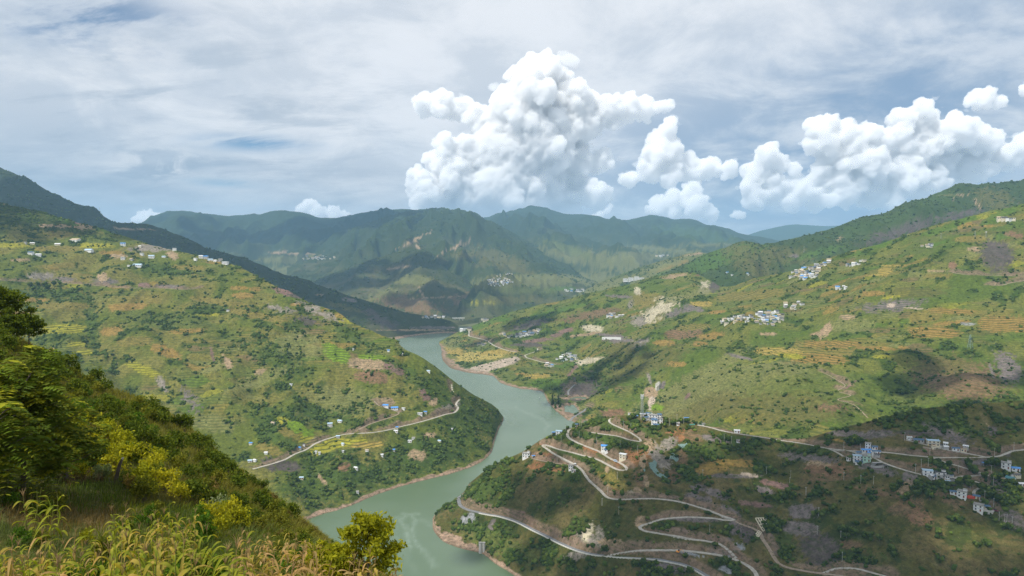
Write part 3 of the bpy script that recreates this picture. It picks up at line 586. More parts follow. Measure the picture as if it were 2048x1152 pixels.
def land_material():
    m, T, b = new_mat('land')
    at = T.new('ShaderNodeAttribute', attribute_name='cover')
    te = T.new('ShaderNodeAttribute', attribute_name='terrace')
    geo = T.new('ShaderNodeNewGeometry')
    P = geo.outputs['Position']
    n1 = T.noise(P, .16, 5, .65); n2 = T.noise(P, .9, 3, .6)
    f = T.math('ADD', T.lin(n1, .28, .72, .55, 1.45), T.lin(n2, .3, .7, -.2, .2))
    c = T.mix(1.0, at.outputs['Color'], T.comb(f, f, f), 'MULTIPLY')
    spk = T.math('MULTIPLY', T.smooth(T.noise(P, .24, 5, .72), .53, .60), .62)
    c = T.mix(T.math('MULTIPLY', spk, T.math('SUBTRACT', 1.0, te.outputs['Fac'])), c, (.036, .052, .012))
    c = T.mix(T.math('MULTIPLY', T.smooth(T.noise(P, .5, 4, .7), .60, .68), .35), c, (.24, .21, .13))
    # terrace risers: grassy strips along the contour lines
    sep = T.new('ShaderNodeSeparateXYZ'); T.l.new(P, sep.inputs[0])
    zz = T.math('ADD', sep.outputs[2], T.math('MULTIPLY', T.noise(P, .02, 2), 5.0))
    fr = T.math('FRACT', T.math('DIVIDE', zz, 3.4))
    cnt = T.math('MULTIPLY', T.smooth(T.noise(P, .012, 3, .6), .42, .6), .42)
    tm = T.math('MAXIMUM', te.outputs['Fac'], cnt)
    ris = T.math('MULTIPLY', T.smooth(T.math('ABSOLUTE', T.math('SUBTRACT', fr, .5)), .12, .24, 1.0, 0.0), tm)
    c = T.mix(T.math('MULTIPLY', ris, .78), c, (.05, .07, .016))
    T.l.new(c, b.inputs['Base Color'])
    b.inputs['Roughness'].default_value = 1.0
    b.inputs['Specular IOR Level'].default_value = 0.08
    bump = T.new('ShaderNodeBump'); bump.inputs['Strength'].default_value = .55; bump.inputs['Distance'].default_value = 1.6
    T.l.new(T.math('ADD', n1, T.math('MULTIPLY', n2, .35)), bump.inputs['Height'])
    T.l.new(bump.outputs[0], b.inputs['Normal'])
    return m
LAND = land_material()

def set_kind(o, kind, label=None, cat=None):
    o['kind'] = kind
    if label: o['label'] = label
    if cat: o['category'] = cat
    return o

SETLABEL = {
 'left_hill': 'terraced grassy hillside left of the river with yellow rice strips', 'dark_ridge': 'dark shaded wooded ridge behind the left hillside',
 'far_spur': 'shadowed bare spur in front of the central mountain', 'central_mountain': 'broad green mountain in the middle beyond the river',
 'western_range': 'long blue-green mountain range under the left sky', 'eastern_range': 'hazy blue-green range behind the central mountain',
 'remote_range': 'pale blue range farthest away above the right ridge', 'terraced_ridge': 'low terraced ridge behind the white hotel block',
 'right_back_ridge': 'high green ridge with a bright green flank at the right', 'right_hillside': 'wide terraced hillside right of the river with villages',
 'near_spur': 'brown-green spur in the lower right with winding roads', 'near_slope': 'steep overgrown slope the photographer stands on'}
TERRAIN = {'left_hill': 'hill', 'dark_ridge': 'hill', 'far_spur': 'hill', 'central_mountain': 'mountain', 'western_range': 'mountain', 'eastern_range': 'mountain', 'remote_range': 'mountain', 'terraced_ridge': 'hill', 'right_back_ridge': 'hill', 'right_hillside': 'hill', 'near_spur': 'hill', 'near_slope': 'hill'}
# gullies, road benches and other shaping that needs the finished height fields
BY = {h.name: h for h in HILLS}
def carve(h, pts, depth, width):
    """lower (or raise) the ground along a line given by photo points lying on the hill"""
    w = [h.hit(*p) for p in pts]; w = [p for p in w if p is not None]
    if len(w) < 2: return
    X = h.a[None, :] * h.Y
    best = np.full(X.shape, 1e9)
    for p, q in zip(w[:-1], w[1:]):
        dx, dy = q.x - p.x, q.y - p.y; L = dx * dx + dy * dy + 1e-9
        t = np.clip(((X - p.x) * dx + (h.Y - p.y) * dy) / L, 0, 1)
        best = np.minimum(best, np.hypot(X - p.x - t * dx, h.Y - p.y - t * dy))
    m = np.exp(-(best / width) ** 2)
    lift = sstep(h.Z, 2, 14)
    h.Z -= depth * m * lift * (1 - sstep(h.s, .85, 1.0))[:, None]
carve(LEFT, [(185, 520), (180, 640), (215, 720), (330, 800)], 12, 24)
carve(LEFT, [(400, 560), (440, 640), (520, 760), (560, 830)], 7, 30)
carve(LEFT, [(600, 760), (660, 830), (700, 900)], 6, 28)
carve(RIGHT, [(1660, 590), (1520, 690), (1400, 740), (1290, 790), (1190, 830)], 20, 60)
carve(RIGHT, [(1440, 600), (1350, 680), (1250, 730), (1150, 790)], 14, 60)
carve(RIGHT, [(1900, 700), (1800, 800), (1740, 850)], 14, 34)
carve(RIGHT, [(1340, 740), (1290, 690), (1240, 690)], -12, 60)
carve(NEAR, [(1640, 868), (1560, 920), (1510, 1000), (1500, 1060), (1490, 1120)], 9, 16)
carve(NEAR, [(1310, 850), (1330, 900), (1350, 950)], 5, 10)
carve(NEAR, [(1400, 980), (1440, 1060), (1440, 1110)], 4, 14)

# small rills and slumps on the near spur
nsx = NEAR.a[None, :] * NEAR.Y
NEAR.Z -= 3.0 * (ridged(nsx / 46, NEAR.Y / 60, 4, 611) - .45) * sstep(NEAR.Z, 3, 16) * (1 - sstep(NEAR.s, .9, 1.0))[:, None]
# terraces are real steps where fields are terraced on the nearer hills
for h in HILLS:
    cover(h)
for h in (LEFT, RIGHT):
    st = 3.4
    zq = h.Z / st
    fl = np.floor(zq); fr = zq - fl
    stepped = (fl + sstep(fr, .55, 1.0)) * st
    h.Z = h.Z + (stepped - h.Z) * h.terr * .7
    h.fields()

# ------------------------------------------------------------------ roads: benches cut into the hills, then paved
def resample(pts, step):
    P = np.array([[p.x, p.y, p.z] for p in pts])
    L = np.concatenate([[0], np.cumsum(np.linalg.norm(np.diff(P, axis=0), axis=1))])
    n = max(int(L[-1] / step), 3)
    u = np.linspace(0, L[-1], n + 1)
    return np.stack([pchip(L + np.arange(len(L)) * 1e-6, P[:, i], u) for i in range(3)], 1)

def bench(h, Q, half, fade):
    """level the ground to the road height near the road"""
    x0, x1 = Q[:, 0].min() - 40, Q[:, 0].max() + 40
    X = h.a[None, :] * h.Y
    near = (X > x0) & (X < x1) & (h.Y > Q[:, 1].min() - 40) & (h.Y < Q[:, 1].max() + 40)
    xs, ys = X[near], h.Y[near]
    best = np.full(xs.shape, 1e9); zb = np.zeros(xs.shape)
    for i in range(len(Q)):
        d = np.hypot(xs - Q[i, 0], ys - Q[i, 1])
        m = d < best
        best = np.where(m, d, best); zb = np.where(m, Q[i, 2], zb)
    f = 1 - sstep(best, half, half + fade)
    z = h.Z[near]; h.Z[near] = z + (zb - .25 - z) * f
    h.clear[near] = np.minimum(h.clear[near], sstep(best, half + 1.5, half + 4.5))
    h.dens[near] *= 1 - (1 - sstep(best, half + 1.0, half + 3.0))
    cut = np.clip(sstep(z - zb, .25, 1.4), 0, 1) * np.maximum(f, 1 - sstep(best, half + fade, half + fade * 1.8)) * .85
    c = h.col[near]; h.col[near] = c + (np.array((.20, .14, .095)) * (1 + .4 * fbm(xs / 4, ys / 4, 3, 88))[:, None] - c) * (cut * (best > half * .9))[:, None]

ROADS = [
 # hill, width, surface, label, photo points
 ('near_spur', 7.0, 'asphalt', 'grey paved riverside road with a pale kerb below the near spur', [(925, 989), (917, 998), (920, 1010), (938, 1020), (953, 1024), (977, 1029), (1006, 1034), (1036, 1044), (1067, 1060), (1092, 1072), (1124, 1088), (1153, 1100), (1177, 1107), (1214, 1112), (1251, 1114), (1287, 1116), (1312, 1118), (1360, 1128), (1386, 1136), (1411, 1150), (1440, 1168), (1480, 1190)]),
 ('near_spur', 5.5, 'concrete', 'pale concrete road forking off the grey riverside road', [(1214, 1112), (1241, 1106), (1275, 1101), (1301, 1100), (1350, 1101), (1391, 1103), (1423, 1108), (1460, 1115), (1484, 1126), (1501, 1135), (1511, 1145), (1514, 1155), (1508, 1170)]),
 ('near_spur', 5.0, 'concrete', 'long pale concrete road zigzagging up the near spur', [(1473, 1117), (1465, 1108), (1452, 1095), (1435, 1086), (1421, 1083), (1406, 1081), (1386, 1079), (1357, 1073), (1343, 1071), (1313, 1066), (1286, 1061), (1279, 1057), (1283, 1052), (1299, 1046), (1323, 1038), (1357, 1035), (1386, 1034), (1423, 1037), (1447, 1039), (1464, 1042), (1468, 1040), (1460, 1036), (1447, 1032), (1411, 1019), (1362, 1004), (1325, 998), (1289, 997), (1240, 999), (1216, 996), (1200, 980), (1177, 960), (1164, 940), (1153, 931), (1128, 918), (1105, 906), (1092, 896), (1084, 891), (1090, 889), (1098, 891), (1110, 897), (1128, 901), (1159, 909), (1195, 919), (1222, 933), (1240, 941), (1251, 941), (1254, 937), (1245, 928), (1222, 918), (1200, 904), (1166, 890), (1146, 881), (1135, 872), (1136, 863), (1141, 858)]),
 ('near_spur', 4.0, 'concrete', 'short pale lane bending below the hilltop village', [(1221, 837), (1218, 844), (1227, 850), (1245, 857), (1267, 869), (1281, 880), (1282, 884), (1274, 883), (1256, 879), (1240, 873), (1211, 869), (1177, 864)]),
 ('near_spur', 3.0, 'dirt', 'narrow lane to the farmhouse at the spur edge', [(1063, 917), (1087, 922), (1121, 928), (1148, 931)]),
 ('near_spur', 4.0, 'concrete', 'pale road running right from the hilltop village', [(1395, 850), (1413, 853), (1446, 862), (1473, 867), (1528, 875), (1583, 884), (1621, 890), (1657, 897), (1698, 901), (1720, 902), (1775, 905), (1819, 910), (1858, 914), (1884, 915), (1928, 915), (1972, 914), (1994, 914), (2011, 907), (2027, 902), (2048, 899), (2080, 896)]),
 ('near_spur', 3.5, 'concrete', 'pale lane descending past the red-courtyard house', [(1858, 914), (1884, 922), (1917, 932), (1941, 939), (1970, 949), (1985, 954)]),
 ('near_spur', 3.5, 'concrete', 'winding pale lane between the lower right houses', [(1970, 949), (1950, 951), (1924, 952), (1906, 957), (1899, 961)]),
 ('near_spur', 3.5, 'concrete', 'switchback lane dropping to the lowest white house', [(1924, 953), (1941, 960), (1972, 970), (1978, 973), (1959, 976), (1948, 982), (1950, 992), (1970, 1008), (1990, 1022)]),
 ('near_spur', 3.5, 'concrete', 'pale lane slanting past the pale green house', [(1657, 897), (1674, 904), (1687, 913)]),
 ('near_spur', 4.0, 'concrete', 'pale lane above the row of white houses', [(1698, 901), (1722, 909), (1749, 916), (1766, 925), (1797, 936), (1830, 946), (1843, 949)]),
 ('near_spur', 3.5, 'concrete', 'lane in front of the uppermost row of houses', [(1812, 880), (1852, 889), (1884, 898), (1917, 904), (1941, 908), (1972, 914)]),
 ('near_spur', 5.0, 'dirt', 'grey lane curving down from the concrete lattice', [(1467, 1041), (1484, 1049), (1504, 1057), (1521, 1066), (1525, 1078), (1538, 1096), (1548, 1115), (1556, 1127), (1574, 1135), (1606, 1142), (1645, 1147), (1679, 1151), (1720, 1160)]),
 ('near_spur', 4.0, 'concrete', 'pale lane looping at the lower right edge', [(1645, 1147), (1667, 1138), (1692, 1135), (1716, 1137), (1738, 1143), (1775, 1154)]),
 ('left_hill', 5.0, 'concrete', 'white concrete road across the foot of the left hillside', [(505, 938), (513, 936), (546, 927), (573, 918), (589, 908), (614, 899), (628, 888), (655, 878), (688, 869), (726, 866), (781, 859), (808, 852), (835, 845), (868, 836), (890, 829), (909, 825), (916, 817), (912, 808), (919, 799)]),
 ('left_hill', 3.5, 'dirt', 'earth track up to the blue-roofed sheds', [(718, 859), (742, 847), (775, 837), (798, 826), (790, 822), (760, 812), (748, 802)]),
 ('left_hill', 5.0, 'dirt', 'earth road cut across the upper left hillside', [(-80, 556), (0, 560), (44, 563), (130, 566), (191, 571), (256, 576), (325, 576), (369, 579), (400, 576)]),
 ('left_hill', 4.0, 'concrete', 'short white road end near the left promontory', [(903, 769), (904, 777), (907, 784)]),
 ('right_hillside', 6.5, 'asphalt', 'grey riverside road curving past the poplars', [(1141, 852), (1139, 846), (1143, 838), (1155, 829), (1166, 823), (1175, 815)]),
 ('right_hillside', 6.0, 'asphalt', 'grey road bend above the right bank', [(1137, 790), (1136, 785), (1142, 776), (1149, 769)]),
 ('right_hillside', 7.0, 'concrete', 'pale road looping above the fan of fields', [(938, 662), (938, 672), (950, 675), (972, 681), (990, 692), (1015, 701), (1034, 704)]),
 ('right_hillside', 6.0, 'concrete', 'pale road bending towards the riverside village', [(1075, 697), (1075, 700), (1050, 711), (1053, 715), (1066, 719), (1088, 725), (1112, 729)]),
 ('right_hillside', 5.0, 'dirt', 'earth road across the upper right terraces', [(1905, 545), (1930, 549), (1975, 551), (2020, 552), (2060, 551)]),
 ('right_hillside', 5.0, 'dirt', 'earth track climbing at the right edge', [(1985, 571), (2000, 571), (2020, 566), (2050, 561)]),
 ('right_hillside', 2.2, 'dirt', 'zigzag footpath on the grassy right slope', [(1645, 745), (1660, 752), (1690, 770), (1676, 783), (1701, 790), (1676, 800), (1696, 805), (1712, 812), (1736, 836)]),
]
def road_mats():
    out = {}
    for nm, c0, c1 in (('asphalt', (.14, .145, .15), (.21, .21, .21)), ('concrete', (.30, .27, .22), (.46, .43, .37)), ('dirt', (.22, .165, .115), (.32, .25, .18))):
        m, T, b = new_mat('road_' + nm)
        P = T.new('ShaderNodeNewGeometry').outputs['Position']
        n = T.noise(P, .35, 5, .65)
        T.l.new(T.mix(T.smooth(n, .35, .65), c0, c1), b.inputs['Base Color'])
        b.inputs['Roughness'].default_value = .9
        out[nm] = m
    m, T, b = new_mat('road_kerb'); b.inputs['Base Color'].default_value = (.6, .58, .53, 1); b.inputs['Roughness'].default_value = .9
    out['kerb'] = m
    return out
RM = road_mats()
road_lines = []
for hn, w, surf, lab, pts in ROADS:
    h = BY[hn]
    wp = [h.hit(*p) for p in pts]; wp = [p for p in wp if p is not None]
    if len(wp) < 2: continue
    w *= .72
    Q = resample(wp, 4.0)
    z = Q[:, 2].copy()
    for _ in range(6): z[1:-1] = (z[:-2] + 2 * z[1:-1] + z[2:]) / 4
    Q[:, 2] = z
    bench(h, Q, w * .5 + .6, {'near_spur': 5.0, 'left_hill': 5.0}.get(hn, 9.0))
    road_lines.append((h, Q, w, surf, lab))

def ribbon(name, Q, w, mat, lift=.06, thick=.5, off=0.0):
    """a paved strip with its own thickness following a line of points"""
    T_ = np.gradient(Q, axis=0); T_[:, 2] = 0
    T_ /= np.linalg.norm(T_, axis=1)[:, None] + 1e-9
    N = np.stack([-T_[:, 1], T_[:, 0], np.zeros(len(Q))], 1)
    jw = 1 + .22 * fbm(Q[:, 0] / 9, Q[:, 1] / 9, 3, 77); jl = 1 + .22 * fbm(Q[:, 0] / 9 + 50, Q[:, 1] / 9, 3, 78)
    L = Q + N * (off + w / 2 * jl)[:, None]; R = Q + N * (off - w / 2 * jw)[:, None]
    top = np.array([0, 0, lift]); bot = np.array([0, 0, lift - thick])
    rows = [L + bot, L + top, R + top, R + bot]
    V = np.stack(rows, 1).reshape(-1, 3); n = len(Q)
    fs = []
    for i in range(n - 1):
        for k in range(3):
            fs.append((i * 4 + k, i * 4 + k + 1, (i + 1) * 4 + k + 1, (i + 1) * 4 + k))
    me = bpy.data.meshes.new(name); me.from_pydata(V.tolist(), [], fs); me.update()
    me.materials.append(mat)
    o = bpy.data.objects.new(name, me); C.objects.link(o)
    return o

for h in HILLS:
    h.fields()
    o = grid_mesh(TERRAIN[h.name], h.X, h.Y, h.Z, LAND, h.col, h.terr)
    set_kind(o, 'structure', SETLABEL[h.name])
    h.obj = o

for h, Q, w, surf, lab in road_lines:
    # a road never sinks into the ground it was cut from
    o = ribbon('road' if w > 3 else 'path', Q, w, RM[surf], lift=.15, thick=1.6)
    set_kind(o, 'structure', lab)

def locate(px, py, only=None):
    """where the sight line through a photo pixel first meets the land"""
    best = None
    for h in HILLS:
        if only and h.name != only: continue
        p = h.hit(px, py)
        if p is not None and p.z > -.5 and (best is None or p.y < best[0].y): best = (p, h)
    return best if best else (None, None)

# ------------------------------------------------------------------ river and the plain below everything
def build_river():
    pyv = np.concatenate([np.linspace(1500, 1100, 40), np.linspace(1096, 760, 150), np.linspace(758, 655, 80)])
    d = np.array([H / -(ray(0, p)[2] / ray(0, p)[1]) for p in pyv])
    a = np.linspace(aof(480, 800), aof(1330, 900), 240)
    Y = np.repeat(d[:, None], len(a), 1); X = a[None, :] * Y
    px, py = project(X, Y, np.zeros_like(X))
    foam = np.zeros(X.shape)
    def streak(pts, wd, amt):
        nonlocal foam
        best = np.full(X.shape, 1e9); t_at = np.zeros(X.shape)
        ux = px + 6 * fbm(px / 20, py / 14, 3, 301); uy = py + 6 * fbm(px / 20 + 9, py / 14, 3, 302)
        for k, (p, q) in enumerate(zip(pts[:-1], pts[1:])):
            dx, dy = q[0] - p[0], q[1] - p[1]; L = dx * dx + dy * dy
            t = np.clip(((ux - p[0]) * dx + (uy - p[1]) * dy) / L, 0, 1)
            best = np.minimum(best, np.hypot(ux - p[0] - t * dx, uy - p[1] - t * dy))
        foam = np.maximum(foam, .45 * amt * np.exp(-(best / wd) ** 2) * (.45 + .9 * np.clip(fbm(px / 9, py / 5, 4, 305) + .35, 0, 1)))
    streak([(770, 1042), (800, 1032), (840, 1028)], 3, .6)
    streak([(808, 1032), (800, 1042), (812, 1055), (816, 1075), (820, 1092)], 6, .8)
    streak([(826, 1032), (832, 1042), (824, 1060), (826, 1080), (845, 1100), (862, 1122), (874, 1135)], 5, .7)
    streak([(840, 1040), (880, 1060), (900, 1085)], 4, .35)
    streak([(1030, 815), (1060, 828), (1090, 843), (1098, 850), (1092, 862)], 2.5, .5)
    streak([(800, 1046), (780, 1060), (800, 1100), (830, 1140)], 10, .25)
    m, T, b = new_mat('river_water')
    at = T.new('ShaderNodeAttribute', attribute_name='cover')
    P = T.new('ShaderNodeNewGeometry').outputs['Position']
    big = T.noise(P, .006, 3, .5)
    base = T.mix(T.smooth(big, .35, .65), (.088, .136, .068), (.106, .156, .088))
    c = T.mix(at.outputs['Fac'], base, (.26, .33, .27))
    T.l.new(c, b.inputs['Base Color'])
    b.inputs['Roughness'].default_value = .27
    b.inputs['IOR'].default_value = 1.5
    bump = T.new('ShaderNodeBump'); bump.inputs['Strength'].default_value = .16; bump.inputs['Distance'].default_value = .2
    T.l.new(T.math('ADD', T.noise(P, .35, 3, .6), T.math('MULTIPLY', T.noise(P, .05, 3, .6), 1.5)), bump.inputs['Height'])
    T.l.new(bump.outputs[0], b.inputs['Normal'])
    o = grid_mesh('river', X, Y, np.zeros_like(X), m, np.repeat(foam[..., None], 3, 2))
    set_kind(o, 'structure', 'calm green river winding through the valley')
build_river()
def build_plain():
    me = bpy.data.meshes.new('ground')
    s = [(-11000, -300, -12), (11000, -300, -12), (11000, 15500, -12), (-11000, 15500, -12)]
    me.from_pydata(s, [], [(0, 1, 2, 3)]); me.update()
    m, T, b = new_mat('plain'); P = T.new('ShaderNodeNewGeometry').outputs['Position']
    T.l.new(T.mix(T.noise(P, .004, 5, .6), (.06, .08, .02), (.13, .13, .04)), b.inputs['Base Color']); b.inputs['Roughness'].default_value = 1
    me.materials.append(m)
    o = bpy.data.objects.new('ground', me); C.objects.link(o); set_kind(o, 'structure', 'low green valley floor below the hills')
build_plain()

# ------------------------------------------------------------------ air
def build_haze():
    me = bpy.data.meshes.new('haze')
    x0, x1, y0, y1, z0, z1 = -11500, 11500, -400, 16000, -14, 1330
    v = [(x, y, z) for z in (z0, z1) for y in (y0, y1) for x in (x0, x1)]
    me.from_pydata(v, [], [(0, 2, 3, 1), (4, 5, 7, 6), (0, 1, 5, 4), (2, 6, 7, 3), (0, 4, 6, 2), (1, 3, 7, 5)]); me.update()
    m = bpy.data.materials.new('air'); m.use_nodes = True; T = NT(m.node_tree); T.n.clear()
    out = T.new('ShaderNodeOutputMaterial'); v = T.new('ShaderNodeVolumePrincipled')
    v.inputs['Color'].default_value = (.40, .69, 1.0, 1)
    v.inputs['Density'].default_value = HAZE
    v.inputs['Anisotropy'].default_value = 0.1
    T.l.new(v.outputs[0], out.inputs['Volume'])
    me.materials.append(m)
    o = bpy.data.objects.new('haze', me); C.objects.link(o)
    set_kind(o, 'stuff', 'thin blue haze filling the valley', 'haze')
HAZE = 6.0e-5
build_haze()
# ------------------------------------------------------------------ vegetation on the hills
def foliage_material(name, vary=.35, trans=0.0, obj_random=False):
    m, T, b = new_mat(name)
    at = T.new('ShaderNodeAttribute', attribute_name='cover')
    c = at.outputs['Color']
    if obj_random:
        oi = T.new('ShaderNodeObjectInfo')
        f = T.lin(oi.outputs['Random'], 0, 1, 1 - vary, 1 + vary)
        c = T.mix(1.0, c, T.comb(f, T.math('MULTIPLY', f, T.lin(oi.outputs['Random'], 0, 1, 1.06, .94)), f), 'MULTIPLY')
    T.l.new(c, b.inputs['Base Color'])
    b.inputs['Roughness'].default_value = .85
    b.inputs['Specular IOR Level'].default_value = .12
    if trans:
        tr = T.new('ShaderNodeBsdfTranslucent')
        T.l.new(T.mix(1.0, c, (1.5, 1.5, .6), 'MULTIPLY'), tr.inputs[0])
        mx = T.new('ShaderNodeMixShader'); mx.inputs[0].default_value = trans
        out = [n for n in T.n if n.type == 'OUTPUT_MATERIAL'][0]
        T.l.new(b.outputs[0], mx.inputs[1]); T.l.new(tr.outputs[0], mx.inputs[2]); T.l.new(mx.outputs[0], out.inputs[0])
    return m
BUSHMAT = foliage_material('bush_foliage')

def tri_mesh(name, V, Fc, mat, col=None, smooth=False):
    me = bpy.data.meshes.new(name)
    V = np.asarray(V, np.float32); Fc = np.asarray(Fc, np.int32)
    k = Fc.shape[1]
    me.vertices.add(len(V)); me.vertices.foreach_set('co', V.ravel())
    me.loops.add(Fc.size); me.loops.foreach_set('vertex_index', Fc.ravel())
    me.polygons.add(len(Fc))
    me.polygons.foreach_set('loop_start', np.arange(0, Fc.size, k, dtype=np.int32))
    me.polygons.foreach_set('loop_total', np.full(len(Fc), k, np.int32))
    if smooth: me.polygons.foreach_set('use_smooth', np.ones(len(Fc), bool))
    me.update()
    if col is not None:
        at = me.attributes.new('cover', 'FLOAT_COLOR', 'POINT')
        c4 = np.ones((len(V), 4), np.float32); c4[:, :3] = col
        at.data.foreach_set('color', c4.ravel())
    if mat: me.materials.append(mat)
    return me

def ico():
    t = (1 + 5 ** .5) / 2
    v = np.array([(-1, t, 0), (1, t, 0), (-1, -t, 0), (1, -t, 0), (0, -1, t), (0, 1, t), (0, -1, -t), (0, 1, -t), (t, 0, -1), (t, 0, 1), (-t, 0, -1), (-t, 0, 1)], float)
    f = [(0, 11, 5), (0, 5, 1), (0, 1, 7), (0, 7, 10), (0, 10, 11), (1, 5, 9), (5, 11, 4), (11, 10, 2), (10, 7, 6), (7, 1, 8), (3, 9, 4), (3, 4, 2), (3, 2, 6), (3, 6, 8), (3, 8, 9), (4, 9, 5), (2, 4, 11), (6, 2, 10), (8, 6, 7), (9, 8, 1)]
    return v / np.linalg.norm(v[0]), np.array(f)
ICO_V, ICO_F = ico()
def ico2():
    v = [tuple(p) for p in ICO_V]; f = []; mid = {}
    def m(a, b):
        k = (min(a, b), max(a, b))
        if k not in mid:
            p = (np.array(v[a]) + np.array(v[b])); p /= np.linalg.norm(p); v.append(tuple(p)); mid[k] = len(v) - 1
        return mid[k]
    for a, b, c in ICO_F:
        x, y, z = m(a, b), m(b, c), m(c, a); f += [(a, x, z), (b, y, x), (c, z, y), (x, y, z)]
    return np.array(v), np.array(f)
ICO2_V, ICO2_F = ico2()

def blobs(centres, radii, r, jitter=.28, squash=.85, base=(ICO_V, ICO_F)):
    """many uneven leafy lumps joined: (vertices, faces, owner index)"""
    V0, F0 = base
    n = len(centres); k = len(V0)
    V = V0[None] * (1 + jitter * r.standard_normal((n, k, 1)))
    ang = r.random(n) * 6.283; c, s = np.cos(ang), np.sin(ang)
    x = V[..., 0] * c[:, None] - V[..., 1] * s[:, None]; y = V[..., 0] * s[:, None] + V[..., 1] * c[:, None]
    V = np.stack([x, y, V[..., 2] * squash], -1) * radii[:, None, None] + centres[:, None, :]
    Fc = F0[None] + (np.arange(n) * k)[:, None, None]
    return V.reshape(-1, 3), Fc.reshape(-1, 3), np.repeat(np.arange(n), k)

DARKG, MIDG, LITG = np.array((.024, .045, .008)), np.array((.048, .080, .012)), np.array((.092, .122, .018))
def green(n, r, dry=.0):
    t = r.random(n)
    c = np.where(t[:, None] < .5, DARKG + (MIDG - DARKG) * (t * 2)[:, None], MIDG + (LITG - MIDG) * ((t - .5) * 2)[:, None] ** 1.5)
    return c * (1 + .15 * r.standard_normal((n, 1)))

def scatter(h, n, base, r, power=1.0):
    """points on the visible side of a hill, likelier where the scrub is dense"""
    f0, f1 = h.front0, h.front1
    Y = h.Y[f0:f1]; X = h.X[f0:f1]; Z = h.Z[f0:f1]
    dY = np.abs(np.gradient(Y, axis=0)); dX = np.abs(np.gradient(X, axis=1))
    cl = sstep(fbm(X / 22, Y / 22, 4, h.seed + 71, .6), -.02, .20)
    px, py = h.px[f0:f1], h.py[f0:f1]
    vis = (px > -40) & (px < 2090) & (py < 1190) & (Z > 3.0)
    bare = np.ones(Y.shape)
    if h.name == 'near_spur':
        for cx, cy, rx, ry in ((1860, 1085, 270, 85), (1110, 1010, 110, 55), (1500, 965, 80, 26), (1620, 1050, 70, 60), (1250, 1050, 60, 30)):
            bare *= 1 - .82 * (1 - sstep(np.hypot((px - cx) / rx, (py - cy) / ry) + .3 * fbm(px / 30, py / 20, 3, 91), .75, 1.1))
    wgt = (bare * h.clear[f0:f1] * dX * dY * (base + h.dens[f0:f1] ** power) * (.07 + 1.45 * cl) * vis * np.where(Y > 2500, 1, (1000. / Y) ** .4)).ravel()
    cdf = np.cumsum(wgt); cdf /= cdf[-1]
    k = np.searchsorted(cdf, r.random(n))
    R, Cn = Y.shape
    i = np.clip(k // Cn, 0, R - 2); j = np.clip(k % Cn, 0, Cn - 2)
    u = r.random(n); v = r.random(n)
    def bl(A): return (A[i, j] * (1 - u) + A[i + 1, j] * u) * (1 - v) + (A[i, j + 1] * (1 - u) + A[i + 1, j + 1] * u) * v
    return np.stack([bl(X), bl(Y), bl(Z)], 1)

NB = dict(left_hill=(22000, .025, .9, 2.9), right_hillside=(20000, .025, 1.0, 3.0), near_spur=(13000, .06, .55, 2.7), right_back_ridge=(5000, .15, 2.4, 5.0),
          dark_ridge=(4500, .15, 2.6, 6.0), central_mountain=(4500, .15, 3.5, 8.0), far_spur=(2000, .1, 2.4, 5.5), terraced_ridge=(2200, .1, 2.4, 5.5))
STUFFLAB = {'left_hill': 'dark green bushes dotted over the left hillside', 'right_hillside': 'bushes and hedges spread over the right hillside', 'near_spur': 'low scrub spread over the near spur',
  'right_back_ridge': 'woodland covering the high right ridge', 'dark_ridge': 'woodland on the shaded ridge behind the left hill', 'central_mountain': 'woodland on the central mountain', 'far_spur': 'scrub on the shadowed far spur', 'terraced_ridge': 'trees on the low terraced ridge'}
big_ones = []
for hn, (n, base, r0, r1) in NB.items():
    h = BY[hn]; r = np.random.default_rng(h.seed + 900)
    P = scatter(h, n, base, r)
    rad = r0 * .8 + (r1 * 1.15 - r0 * .8) * r.random(n) ** 3.0
    if hn in ('near_spur', 'left_hill', 'right_hillside'):
        order = np.argsort(-rad / P[:, 1])
        kx = {'near_spur': 180, 'left_hill': 40, 'right_hillside': 15}[hn]
        for q in order[:kx]: big_ones.append((hn, P[q], rad[q]))
        P, rad = P[order[kx:]], rad[order[kx:]]; n = len(P)
    P = P.copy(); P[:, 2] += rad * .45
    V, Fc, own = blobs(P, rad, r)
    col = green(n, r)[own] * (.8 + .4 * r.random((len(own), 1)))
    me = tri_mesh('hillside_scrub', V, Fc, BUSHMAT, col)
    o = bpy.data.objects.new('hillside_scrub', me); C.objects.link(o)
    set_kind(o, 'stuff', STUFFLAB[hn], 'scrub')

